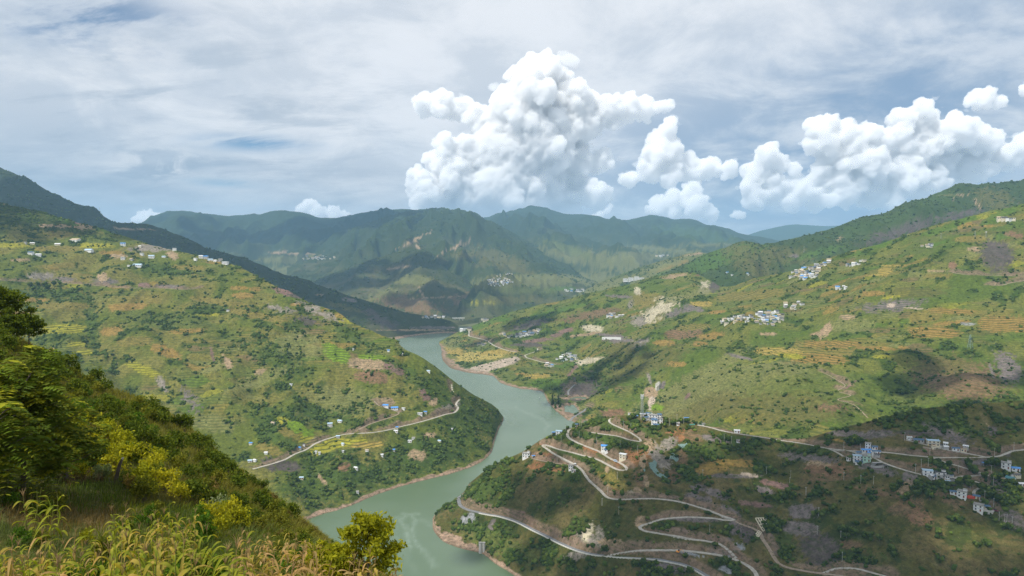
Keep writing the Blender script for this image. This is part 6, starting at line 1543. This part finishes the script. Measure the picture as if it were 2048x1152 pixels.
# courtyard, yards
def yard(pts, label, mat, name='courtyard'):
    w = [NEAR.hit(*p) for p in pts]; w = [q for q in w if q is not None]
    z = min(sorted(q.z for q in w)[-1], w[0].z + 3) + .3; n = len(w)
    if n < 3: return
    V = [(q.x, q.y, z) for q in w] + [(q.x, q.y, z - 4) for q in w]
    Fq = [tuple(range(n))] + [(i, (i + 1) % n, (i + 1) % n + n, i + n) for i in range(n)]
    me = bpy.data.meshes.new(name); me.from_pydata(V, [], Fq); me.update(); me.materials.append(mat)
    o = linked(name, me); set_kind(o, 'structure', label)
yard([(1934, 996), (1950, 998), (1947, 992), (1936, 991)], 'red paved courtyard beside the white house', ROOF['red'])
yard([(1962, 1024), (1986, 1028), (1990, 1022), (1968, 1018)], 'concrete yard at the lowest white house', CONC)
yard([(1258, 830), (1292, 832), (1290, 827), (1256, 825)], 'pale concrete yard of the hilltop village', CONC)

def car(px, py, label, col, yaw, van=False, cat='car'):
    p, h = locate(px, py)
    if p is None: return
    m = flat_mat('car_paint', col, .3, .5, .03)
    t = linked('van' if van else 'car', None, p + Vector((0, 0, .35)), yaw); tagged(t, label, cat)
    L, Wd, Hh = (4.8, 1.9, 1.3) if van else (4.4, 1.8, .8)
    pro = [(-L / 2, .35), (L / 2, .35), (L / 2, .35 + Hh * .6), (L * .34, .35 + Hh), (-L / 2, .35 + Hh)]
    V = [(x, -Wd / 2, z) for x, z in pro] + [(x, Wd / 2, z) for x, z in pro]; n = 5
    me = bpy.data.meshes.new('body'); me.from_pydata(V, [], [tuple(range(n)), tuple(range(2 * n - 1, n - 1, -1))] + [(i, i + n, (i + 1) % n + n, (i + 1) % n) for i in range(n)]); me.materials.append(m); linked('body', me, parent=t)
    cz = .35 + Hh
    if van: MB().box(-L * .46, L * .30, -Wd * .46, Wd * .46, cz, cz + .62).build('cabin', m, t); MB().box(-L * .40, L * .31, -Wd * .47, Wd * .47, cz + .1, cz + .5).build('window', GLASS, t)
    else:
        V = [(-L * .38, -.8, cz), (L * .26, -.8, cz), (L * .12, -.65, cz + .6), (-L * .28, -.65, cz + .6), (-L * .38, .8, cz), (L * .26, .8, cz), (L * .12, .65, cz + .6), (-L * .28, .65, cz + .6)]
        me = bpy.data.meshes.new('cabin'); me.from_pydata(V, [], [(0, 1, 2, 3), (7, 6, 5, 4), (0, 3, 7, 4), (1, 5, 6, 2), (3, 2, 6, 7)]); me.materials.append(GLASS); linked('cabin', me, parent=t)
    for x in (-L * .3, L * .3):
        for y in (-Wd / 2, Wd / 2):
            q = tube([(x, y - .1, .33), (x, y + .1, .33)], [.33, .33], 12); me = bpy.data.meshes.new('wheel'); me.from_pydata(q[0], [], list(q[1]) + [tuple(range(11, -1, -1)), tuple(range(12, 24))]); me.materials.append(ROOF['dark']); linked('wheel', me, parent=t)
car(1231, 924, 'pale blue van parked before the sharp road bend', (.45, .52, .62), -.9, True, 'van')
car(1991, 1023, 'maroon car at the end of the lowest lane', (.18, .03, .05), -.9)
car(1908, 972, 'black car below the middle row of houses', (.02, .02, .025), .1)
car(1818, 880, 'white van at the upper lane barn', (.7, .7, .7), -.3, True, 'van')
# small orange excavator on the works strip
p, h = locate(1356, 1106)
t = linked('excavator', None, p + Vector((0, 0, .1)), -.5); tagged(t, 'small orange excavator on the gravel strip between the two roads', 'excavator')
OR = flat_mat('machine_orange', (.72, .28, .02), .5, .4)
for y in (-1.1, 1.1): MB().box(-1.7, 1.7, y - .3, y + .3, 0, .8).build('track', ROOF['dark'], t)
MB().box(-1.8, 1.3, -1.3, 1.3, .9, 1.9).build('body', OR, t); MB().box(.0, 1.3, .2, 1.3, 1.9, 3.1).build('cab', GLASS, t)
linked('boom', join_tubes('boom', [tube([(1.0, -.3, 1.6), (3.0, -.3, 4.2), (5.0, -.3, 3.4)], [.32, .28, .2], 4)], OR), parent=t)
linked('stick', join_tubes('stick', [tube([(5.0, -.3, 3.4), (5.4, -.3, 1.0)], [.2, .16], 4)], OR), parent=t)
MB().box(5.0, 5.9, -.8, .2, .3, 1.0).build('bucket', ROOF['dark'], t)
# channel marker in the water
q = S(1079, 800); r_ = ray(1079, 800); t = linked('channel_marker', None, (r_[0] / r_[1] * q[2], q[2], 0)); tagged(t, 'dark channel marker post standing in the river', 'marker post')
linked('post', join_tubes('post', [tube([(0, 0, -2), (0, 0, 7)], [.5, .4], 8)], ROOF['dark']), parent=t); MB().box(-.9, .9, -.9, .9, 5.2, 6.6).build('cage', STEEL, t)
# ------------------------------------------------------------------ foreground plants
LEAFM = foliage_material('leaf', .22, .38, True)
GRASSM = foliage_material('grass_blade', .2, .30)
fr = np.random.default_rng(4242)

def leaf_quads(c, n, size, aspect, r, up=.5, fold=.25):
    """n pointed leaves: two triangles each, folded along the midrib"""
    d = r.standard_normal((n, 3)); d /= np.linalg.norm(d, axis=1)[:, None]
    d[:, 2] -= .25
    nrm = r.standard_normal((n, 3)) * (1 - up) + np.array([0, 0, up]); s = np.cross(d, nrm); s /= np.linalg.norm(s, axis=1)[:, None] + 1e-9
    nn = np.cross(s, d)
    L = size * (.7 + .6 * r.random(n))[:, None]; W = L * aspect
    a = c - d * L * .5; b = c + d * L * .5; m = c + nn * L * fold * .3
    V = np.stack([a, m + s * W * .5 - d * L * .08, b, m - s * W * .5 - d * L * .08], 1)
    i = np.arange(n)[:, None] * 4
    Fc = np.concatenate([i + [0, 1, 2], i + [0, 2, 3]], 0)
    return V.reshape(-1, 3), Fc

SH = {'dark': ((.036, .064, .008), (.16, .20, .020)), 'olive': ((.085, .105, .014), (.24, .235, .028)), 'yellow': ((.17, .185, .012), (.46, .42, .018)), 'pale': ((.14, .18, .08), (.26, .31, .17)), 'brown': ((.10, .085, .024), (.22, .16, .05)), 'fresh': ((.04, .09, .010), (.12, .22, .016))}
def shrub_parts(seed, tone, n=900, leaf=.10, wide=1.0, tall=1.0, aspect=.5):
    r = np.random.default_rng(seed)
    nl = 12; ang = r.random(nl) * 6.283; q = .62 * r.random(nl) ** .6
    cen = np.stack([q * np.cos(ang) * wide, q * np.sin(ang) * wide, (.35 + .75 * r.random(nl)) * tall * (1.1 - .5 * q)], 1); rr = .24 + .22 * r.random(nl)
    k = r.integers(0, nl, n); d = r.standard_normal((n, 3)); d /= np.linalg.norm(d, axis=1)[:, None]
    c = cen[k] + d * (rr[k] * (.55 + .5 * r.random(n)))[:, None]
    c[:, 2] = np.abs(c[:, 2])
    V, Fc = leaf_quads(c, n, leaf, aspect, r)
    a, b = np.array(SH[tone][0]), np.array(SH[tone][1])
    t = np.clip(r.random(n) ** 1.4, 0, 1)
    col = np.repeat(a + (b - a) * t[:, None], 4, 0)
    fol = tri_mesh('foliage', V, Fc, LEAFM, col)
    tb = []
    for i in range(7):
        e = cen[i]; tb.append(tube([(0, 0, -.2), (e[0] * .4, e[1] * .4, e[2] * .5), tuple(e)], [.022, .016, .006], 4))
    return fol, join_tubes('stem', tb, bark)
PROTO = {}
for tone in SH:
    PROTO[tone] = [shrub_parts(hash_, tone, 620 if tone != 'yellow' else 700, .19 if tone in ('dark', 'olive', 'brown') else .18, 1.0, 1.0) for hash_ in (sum(map(ord, tone)) * 3 + 1, sum(map(ord, tone)) * 3 + 2)]
SHLAB = {'dark': ('dense dark green shrub on the steep near slope', 'dark shrubs on the near slope'), 'olive': ('olive green shrub on the steep near slope', 'olive shrubs on the near slope'), 'yellow': ('bright yellow-green shrub on the near slope', 'yellow-green shrubs on the near slope'),
         'pale': ('pale grey-green bush on the near slope', 'pale bushes on the near slope'), 'brown': ('brownish dry bush on the near slope', 'brown bushes on the near slope'), 'fresh': ('fresh green shrub on the near slope', 'fresh green shrubs on the near slope')}
def shrub(px, py, wpx, tone, hs=1.0, label=None):
    p = FORE.hit(px, py)
    if p is None: return
    s = wpx * p.y / F / 1.9
    lab, grp = SHLAB[tone]
    zn = ' along the upper edge' if py - top(px) < 75 and px < 520 else ' on the lower right flank' if px >= 520 else ' low above the corn' if py > 930 else ' in the middle'
    lab += zn; grp += zn
    t = linked('shrub', None, p, random.random() * 6.28, (s, s, s * hs)); tagged(t, label or lab, 'shrub', None if label else grp)
    fol, stm = random.choice(PROTO[tone])
    linked('foliage', fol, parent=t); linked('stem', stm, parent=t)

# crest of the ground in the picture, to keep shrubs on the slope
crest = [(-200, 535), (0, 655), (100, 718), (200, 775), (300, 812), (400, 880), (450, 925), (500, 962), (600, 1045), (650, 1085), (700, 1128), (800, 1180)]
cx_, cy_ = zip(*crest)
def top(px): return float(np.interp(px, cx_, cy_))
rs = random.Random(99)
n_sh = 0
while n_sh < 215:
    px = rs.uniform(-30, 720); t0 = top(px)
    dy = rs.random() ** 1.35 * 215; py = t0 + 3 + dy
    if py > 1010 + max(0, px - 380) * .42: continue
    if px < 250 and py > 960: continue
    u = rs.random()
    band = dy / 215
    if band < .42: tone = 'dark' if u < .62 else 'olive' if u < .86 else 'brown' if u < .88 else 'fresh'
    else: tone = 'dark' if u < .16 else 'olive' if u < .48 else 'brown' if u < .64 else 'pale' if u < .76 else 'yellow'
    if px > 520: tone = 'brown' if u < .30 else 'olive' if u < .66 else 'dark'
    w = rs.uniform(22, 42) * (1 + .8 * band) * (1.25 if tone == 'dark' else 1)
    shrub(px, py, w, tone, rs.uniform(.8, 1.25)); n_sh += 1
for px, py, w in [(175, 905, 60), (215, 880, 55), (240, 905, 60), (270, 930, 62), (190, 940, 66), (230, 950, 60), (150, 880, 60), (300, 960, 60), (330, 985, 62), (275, 975, 60), (360, 1000, 46), (200, 860, 44), (310, 930, 44)]:
    shrub(px, py, w * 1.15, 'yellow', 1.05)
for px, py, w in [(425, 1048, 64), (455, 1040, 62), (480, 1058, 60), (440, 1068, 56)]:
    shrub(px, py, w, 'yellow', 1.15)
shrub(398, 1088, 84, 'fresh', 1.0, 'round dark green bush before the yellow shrubs at the corn edge')
shrub(545, 1150, 62, 'fresh', 1.0, 'small round green bush between the dry corn rows')
shrub(122, 822, 22, 'pale', .8, 'pale bluish tuft beside the big leafy tree')

# far-left trees on the slope crest
def near_tree(px, py, hpx, tone, label, seed, spread=.5, leaves=2600, leaf=.16, trunk_h=.3):
    p = FORE.hit(px, py)
    if p is None: return
    hh = hpx * p.y / F; r = np.random.default_rng(seed)
    t = linked('tree', None, p, 0); tagged(t, label, 'tree')
    nb = 16; tb = [tube([(0, 0, -.5), (.05 * hh * .3, 0, hh * .4), (0, .02 * hh, hh * .92)], [hh * .022, hh * .016, hh * .004], 7)]
    cen = []; rr = []
    for i in range(nb):
        z = hh * (trunk_h + (.95 - trunk_h) * (i + .5) / nb); a = i * 2.4 + r.random(); L = hh * spread * (1.05 - .75 * (i / nb) ** 1.4) * (.7 + .5 * r.random())
        e = np.array([L * math.cos(a), L * math.sin(a), z + L * .35])
        tb.append(tube([(0, 0, z * .92), tuple(e * np.array([.5, .5, 1]) - np.array([0, 0, L * .12])), tuple(e)], [hh * .010, hh * .006, hh * .002], 4))
        for f in (.45, .75, 1.0):
            cen.append(np.array([e[0] * f, e[1] * f, z * .92 + (e[2] - z * .92) * f])); rr.append(hh * (.075 + .06 * r.random()))
    cen = np.array(cen); rr = np.array(rr); k = r.integers(0, len(cen), leaves)
    d = r.standard_normal((leaves, 3)); d /= np.linalg.norm(d, axis=1)[:, None]
    c = cen[k] + d * (rr[k] * r.random(leaves) ** .5)[:, None] * np.array([1.25, 1.25, .8])
    V, Fc = leaf_quads(c, leaves, leaf, .45, r)
    a, b = map(np.array, SH[tone]); tt = r.random(leaves) ** 1.3
    linked('trunk', join_tubes('trunk', tb, bark), parent=t)
    linked('crown', tri_mesh('crown', V, Fc, LEAFM, np.repeat(a + (b - a) * tt[:, None], 4, 0)), parent=t)
near_tree(8, 668, 92, 'dark', 'tallest dark tree on the slope crest at the left edge', 1, .42, 3600, .34)
near_tree(58, 692, 62, 'dark', 'rounded dark tree on the slope crest right of the tallest one', 2, .50, 3000, .30)
near_tree(28, 690, 60, 'dark', 'low dark tree between the two crest trees', 3, .5, 2200, .30)
near_tree(735, 1186, 165, 'yellow', 'feathery yellow-green tree standing out against the river', 4, .46, 3000, .12, .22)
near_tree(655, 1165, 78, 'yellow', 'lower yellow-green tree left of the feathery one', 5, .55, 1700, .12)
near_tree(690, 1180, 86, 'yellow', 'yellow-green sapling between the feathery tree and the lower one', 6, .5, 1500, .12)
for px, py, w, tn in ((758, 1196, 64, 'dark'), (785, 1200, 46, 'dark'), (735, 1200, 50, 'dark'), (775, 1172, 30, 'olive'), (700, 1190, 50, 'olive'), (620, 1110, 44, 'yellow'), (600, 1085, 36, 'olive'), (640, 1120, 40, 'dark')):
    shrub(px, py, w, tn, 1.1)

# big tree with feather-shaped leaves at the left edge
def pinnate(r, origin, yaw, length, droop, pairs, lw):
    """one compound leaf: leaflets in pairs along an arching stalk"""
    V, Fc = [], []
    cs, sn = math.cos(yaw), math.sin(yaw)
    for i in range(pairs):
        t = (i + 1) / pairs; x = length * t; z = .35 * length * t - droop * length * t * t
        for sd in (-1, 1):
            ll = lw * (1.1 - .5 * t) * (.85 + .3 * r.random())
            dx = .35 * ll; dy = sd * ll; dz = -.18 * ll
            p0 = (x, 0, z); p2 = (x + dx, dy, z + dz); w = ll * .22
            p1 = (x + dx * .5 + w, dy * .5, z + dz * .3); p3 = (x + dx * .5 - w, dy * .5, z + dz * .3)
            o = len(V)
            for p in (p0, p1, p2, p3): V.append((origin[0] + p[0] * cs - p[1] * sn, origin[1] + p[0] * sn + p[1] * cs, origin[2] + p[2]))
            Fc += [(o, o + 1, o + 2), (o, o + 2, o + 3)]
    return V, Fc
def feather_tree(px, py, hpx, label, seed, nleaf=420, wide=.55):
    p = FORE.hit(px, py)
    if p is None: return
    hh = hpx * p.y / F; r = np.random.default_rng(seed)
    t = linked('tree', None, p, 0); tagged(t, label, 'tree')
    tb = [tube([(0, 0, -.5), (.1, 0, hh * .35), (.05, .1, hh * .8)], [.09, .07, .03], 7)]
    V, Fc, col = [], [], []
    nb = 26
    ends = []
    for i in range(nb):
        z = hh * (.12 + .8 * r.random()); a = r.random() * 6.283; L = hh * wide * (.5 + .5 * r.random()) * (1.1 - .6 * z / hh)
        e = (L * math.cos(a), L * math.sin(a), z + .25 * L); ends.append(e)
        tb.append(tube([(0.05, 0, z * .85), (e[0] * .5, e[1] * .5, z), e], [.03, .02, .008], 4))
    for i in range(nleaf):
        e = ends[int(r.integers(nb))]; f = .35 + .7 * r.random()
        o = (e[0] * f + .12 * r.standard_normal(), e[1] * f + .12 * r.standard_normal(), e[2] * (.75 + .3 * f) + .2 * r.standard_normal())
        v, fc = pinnate(r, o, r.random() * 6.283, .40 + .28 * r.random(), .5 + .9 * r.random(), 6, .30)
        k = len(V); V += v; Fc += [tuple(q + k for q in f3) for f3 in fc]
        tt = r.random() ** 1.2; hi = (.36, .36, .02) if r.random() < .5 else (.16, .24, .018)
        c = np.array((.07, .105, .012)) * (1 - tt) + np.array(hi) * tt
        col += [c] * len(v)
    linked('trunk', join_tubes('trunk', tb, bark), parent=t)
    linked('crown', tri_mesh('crown', V, Fc, LEAFM, np.array(col)), parent=t)
feather_tree(45, 985, 270, 'big feather-leaved tree with yellow-green sprays at the left edge', 21, 760, .50)
feather_tree(130, 960, 150, 'smaller feather-leaved tree right of the big one', 22, 330, .55)
feather_tree(-15, 1000, 210, 'feather-leaved sapling cut by the left edge', 23, 320, .55)

# leafy weeds between the corn
for i in range(52):
    px = rs.uniform(-10, 700); py = rs.uniform(1005, 1235)
    if py < top(px) + 50: continue
    tn = rs.choice(('fresh', 'fresh', 'dark', 'olive', 'yellow'))
    p_ = FORE.hit(px, py)
    if p_ is None: continue
    s_ = rs.uniform(.22, .5)
    t = linked('weed', None, p_, rs.random() * 6.28, (s_, s_, s_ * 1.2)); tagged(t, {'fresh': 'low fresh green weed', 'dark': 'low dark green weed', 'olive': 'low olive weed', 'yellow': 'low yellow-green weed'}[tn] + ' among the corn at the foot of the slope', 'weed', tn + ' weeds among the corn')
    fol, stm = rs.choice(PROTO[tn]); linked('foliage', fol, parent=t); linked('stem', stm, parent=t)
# dead trunk
p = FORE.hit(231, 968)
s = p.y / F
t = linked('dead_trunk', None, p, 0); tagged(t, 'weathered broken trunk leaning among the yellow shrubs', 'tree stump')
linked('trunk', join_tubes('trunk', [tube([(-1 * s, 0, -.3), (2 * s, 0, 12 * s), (6 * s, 0, 26 * s), (10 * s, 0, 40 * s), (16 * s, 0, 53 * s)], [4.4 * s, 4.0 * s, 3.6 * s, 3.2 * s, 2.2 * s], 9)], bark), parent=t)
linked('broken_branch', join_tubes('broken_branch', [tube([(0, 0, 3 * s), (16 * s, -3 * s, 7 * s), (28 * s, -4 * s, 13 * s)], [1.6 * s, 1.1 * s, .5 * s], 5), tube([(0, 0, 2 * s), (-11 * s, -2 * s, 6 * s), (-13 * s, 0, 14 * s)], [1.4 * s, 1.0 * s, .5 * s], 5)], bark), parent=t)
linked('pale_top', join_tubes('pale_top', [tube([(15.4 * s, 0, 52 * s), (18 * s, 0, 55.5 * s)], [2.6 * s, 1.2 * s], 7)], CONC), parent=t)

# grass: blades grown by the hundred, coloured by where they stand
def grass():
    n = 110000
    f0, f1 = FORE.front0, FORE.front1
    Y = FORE.Y[f0:f1]; X = FORE.X[f0:f1]; Z = FORE.Z[f0:f1]; px, py = FORE.px[f0:f1], FORE.py[f0:f1]
    dY = np.abs(np.gradient(Y, axis=0)); dX = np.abs(np.gradient(X, axis=1))
    vis = (px > -60) & (px < 900) & (py < 1330) & (FORE.s[f0:f1] <= 1)[:, None]
    w = (dX * dY * vis / Y ** 1.55).ravel(); cdf = np.cumsum(w); cdf /= cdf[-1]
    k = np.searchsorted(cdf, fr.random(n)); R, Cn = Y.shape; i = np.clip(k // Cn, 0, R - 2); j = np.clip(k % Cn, 0, Cn - 2); u = fr.random(n); v = fr.random(n)
    bl = lambda A: (A[i, j] * (1 - u) + A[i + 1, j] * u) * (1 - v) + (A[i, j + 1] * (1 - u) + A[i + 1, j + 1] * u) * v
    P = np.stack([bl(X), bl(Y), bl(Z)], 1); qx, qy = bl(px), bl(py); D = P[:, 1]
    tuft = fbm(P[:, 0] / 1.3, P[:, 1] / 1.3, 3, 601, .6)
    hgt = (.24 + .36 * fr.random(n)) * np.where(D > 30, 1.1, 1.0) * (1 + .8 * np.clip(tuft, -.5, .8)); wid = np.maximum(.010, D * .00062) * (.7 + .6 * fr.random(n))
    ang = fr.random(n) * 6.283; lean = .25 + .5 * fr.random(n)
    wind = np.array([.35, -.05])
    dx = (np.cos(ang) * .6 + wind[0]) * lean * hgt; dy = (np.sin(ang) * .6 + wind[1]) * lean * hgt
    sx, sy = -np.sin(ang + .7), np.cos(ang + .7)
    def pt(f, drop, s):
        return np.stack([P[:, 0] + dx * f * f + sx * wid * s, P[:, 1] + dy * f * f + sy * wid * s, P[:, 2] - .05 + hgt * (f - drop * f * f)], 1)
    V = np.stack([pt(0, 0, -.5), pt(0, 0, .5), pt(.55, .15, -.42), pt(.55, .15, .42), pt(1.0, .3, 0)], 1)
    b = np.arange(n)[:, None] * 5
    Fc = np.concatenate([b + [0, 1, 3], b + [0, 3, 2], b + [2, 3, 4]], 0)
    g0, g1, dry, brn, pal = map(np.array, ((.060, .082, .010), (.165, .19, .018), (.26, .18, .05), (.16, .115, .045), (.16, .20, .08)))
    t = fr.random(n)[:, None]
    col = g0 + (g1 - g0) * t
    nz = fbm(P[:, 0] / 3.5, P[:, 1] / 5, 3, 605, .6)
    col = np.where((nz > .12)[:, None], col * .4 + pal * .6 * (.7 + .5 * t), col)
    col = np.where((nz < -.16)[:, None], col * .35 + brn * .65 * (.7 + .6 * t), col)
    far = sstep(D, 26, 40)[:, None]
    col = col * (1 - far * .75) + far * .75 * (np.array((.185, .165, .032)) * (.6 + .9 * t))
    def zone(cx, cy, rx, ry): return ((qx - cx) / rx) ** 2 + ((qy - cy) / ry) ** 2 + .5 * tuft < 1
    z = zone(110, 1035, 130, 38); col = np.where(z[:, None], brn * (.6 + .8 * t), col)
    z = zone(165, 955, 50, 20); col = np.where(z[:, None], np.array((.15, .105, .06)) * (.6 + .8 * t), col)
    z = zone(600, 1180, 200, 55) | zone(60, 1180, 170, 45); col = np.where((z & (fr.random(n) < .4))[:, None], dry * (.6 + .8 * t), col)
    z = zone(430, 1150, 70, 50) | zone(330, 1060, 60, 40) | zone(190, 1000, 70, 30); col = np.where((z & (fr.random(n) < .75))[:, None], np.array((.075, .115, .016)) * (.6 + .9 * t), col)
    hgt_scale = None
    me = tri_mesh('grass', V.reshape(-1, 3), Fc, GRASSM, np.repeat(col, 5, 0))
    o = bpy.data.objects.new('grass', me); C.objects.link(o); set_kind(o, 'stuff', 'tall mixed grass covering the near slope', 'grass')
grass()

# ------------------------------------------------------------------ corn
def strip_leaf(name, seed, length, width, rise, droop, c0, c1):
    r = np.random.default_rng(seed); n = 7; V = []; Fc = []; col = []
    tw = r.uniform(-.6, .6)
    for i in range(n + 1):
        t = i / n; x = length * (t - .18 * t * t); z = length * (rise * t - droop * t * t); w = width * (math.sin(math.pi * (.12 + .88 * t)) ** .7 if i < n else .02) * .5
        a = tw * t; wy, wz = w * math.cos(a), w * math.sin(a)
        V += [(x, -wy, z - wz + .012), (x, 0, z - .25 * w), (x, wy, z + wz + .012)]
        c = np.array(c0) * (1 - t) + np.array(c1) * t; col += [c * r.uniform(.85, 1.15)] * 3
    for i in range(n):
        for k in (0, 1):
            o = i * 3 + k; Fc += [(o, o + 1, o + 4), (o, o + 4, o + 3)]
    return tri_mesh(name, V, Fc, LEAFM, np.array(col))
CORN = {}
for ton, c0s, c1s in (('green', ((.10, .16, .016), (.17, .23, .022), (.24, .26, .025)), ((.20, .23, .022), (.34, .31, .032), (.36, .27, .045))), ('mixed', ((.19, .22, .025), (.30, .27, .045), (.36, .27, .07)), ((.36, .30, .055), (.42, .30, .08), (.40, .25, .07))), ('dry', ((.34, .22, .08), (.40, .27, .10), (.30, .19, .07)), ((.42, .29, .11), (.46, .34, .16), (.37, .23, .08)))):
    CORN[ton] = [strip_leaf('leaf', 800 + i + len(ton) * 11, .46 + .16 * (i % 3), (.095 + .02 * (i % 2)), 1.0 - .18 * (i % 4), .80 + .35 * (i % 3), c0s[i % 3], c1s[(i + 1) % 3]) for i in range(6)]
STALK = {k: flat_mat('stalk_' + k, c, .8, .2, .3) for k, c in (('green', (.17, .17, .04)), ('mixed', (.28, .21, .07)), ('dry', (.33, .22, .10)))}
stalk_me = {k: join_tubes('stalk', [tube([(0, 0, -.15), (.01, .01, .9), (.03, 0, 1.75)], [.016, .013, .006], 6)], STALK[k]) for k in STALK}
def tassel_mesh():
    r = np.random.default_rng(5); tb = []
    for i in range(7):
        a = i * .9; tb.append(tube([(0.03, 0, 1.72), (.03 + .05 * math.cos(a), .05 * math.sin(a), 1.9), (.03 + .13 * math.cos(a), .13 * math.sin(a), 1.98)], [.006, .005, .003], 3))
    return join_tubes('tassel', tb, STALK['dry'])
TAS = tassel_mesh()
CL = {'green': ('yellowing green corn plant in the clump left of the round bush', 'yellow-green corn plants on the near slope'), 'mixed': ('half dried corn plant with yellow leaves at the lower left', 'half dried corn plants at the lower left'), 'dry': ('dry tan corn plant in the rows at the foot of the slope', 'dry tan corn plants on the near slope')}
def corn(px, py, ton, sc):
    p = FORE.hit(px, py)
    if p is None: return
    t = linked('corn_plant', None, p, rs.random() * 6.28, (sc, sc, sc * rs.uniform(.85, 1.15))); t.rotation_euler = (rs.uniform(-.12, .12), rs.uniform(-.05, .2), rs.random() * 6.28)
    tagged(t, CL[ton][0], 'corn plant', CL[ton][1])
    linked('stalk', stalk_me[ton], parent=t)
    if rs.random() < .6: linked('tassel', TAS, parent=t)
    for i in range(8):
        z = .30 + i * .175; a = (i % 2) * math.pi + rs.uniform(-.5, .5)
        o = linked('leaf', rs.choice(CORN[ton]), (0, 0, z), a, parent=t); o.rotation_euler = (rs.uniform(-.3, .3), rs.uniform(-.35, .45), a); k = rs.uniform(.7, 1.15); o.scale = (k, k, k)
for i in range(60):       # greenish clump
    corn(rs.uniform(225, 400), rs.uniform(1080, 1250), 'green' if rs.random() < .66 else 'mixed', rs.uniform(.48, .66))
for i in range(60):       # lower left
    corn(rs.uniform(-20, 250), rs.uniform(1140, 1300), rs.choice(('mixed', 'green', 'green', 'dry')), rs.uniform(.42, .58))
for i in range(95):       # dry rows to the right
    corn(rs.uniform(470, 800), rs.uniform(1110, 1240), 'dry' if rs.random() < .8 else 'mixed', rs.uniform(.36, .5))
for i in range(22):
    corn(rs.uniform(380, 500), rs.uniform(1150, 1260), 'green', rs.uniform(.45, .62))
for px, py in ((66, 1062), (75, 1075), (58, 1090), (100, 1100), (118, 1092)): corn(px, py, 'green', .7)
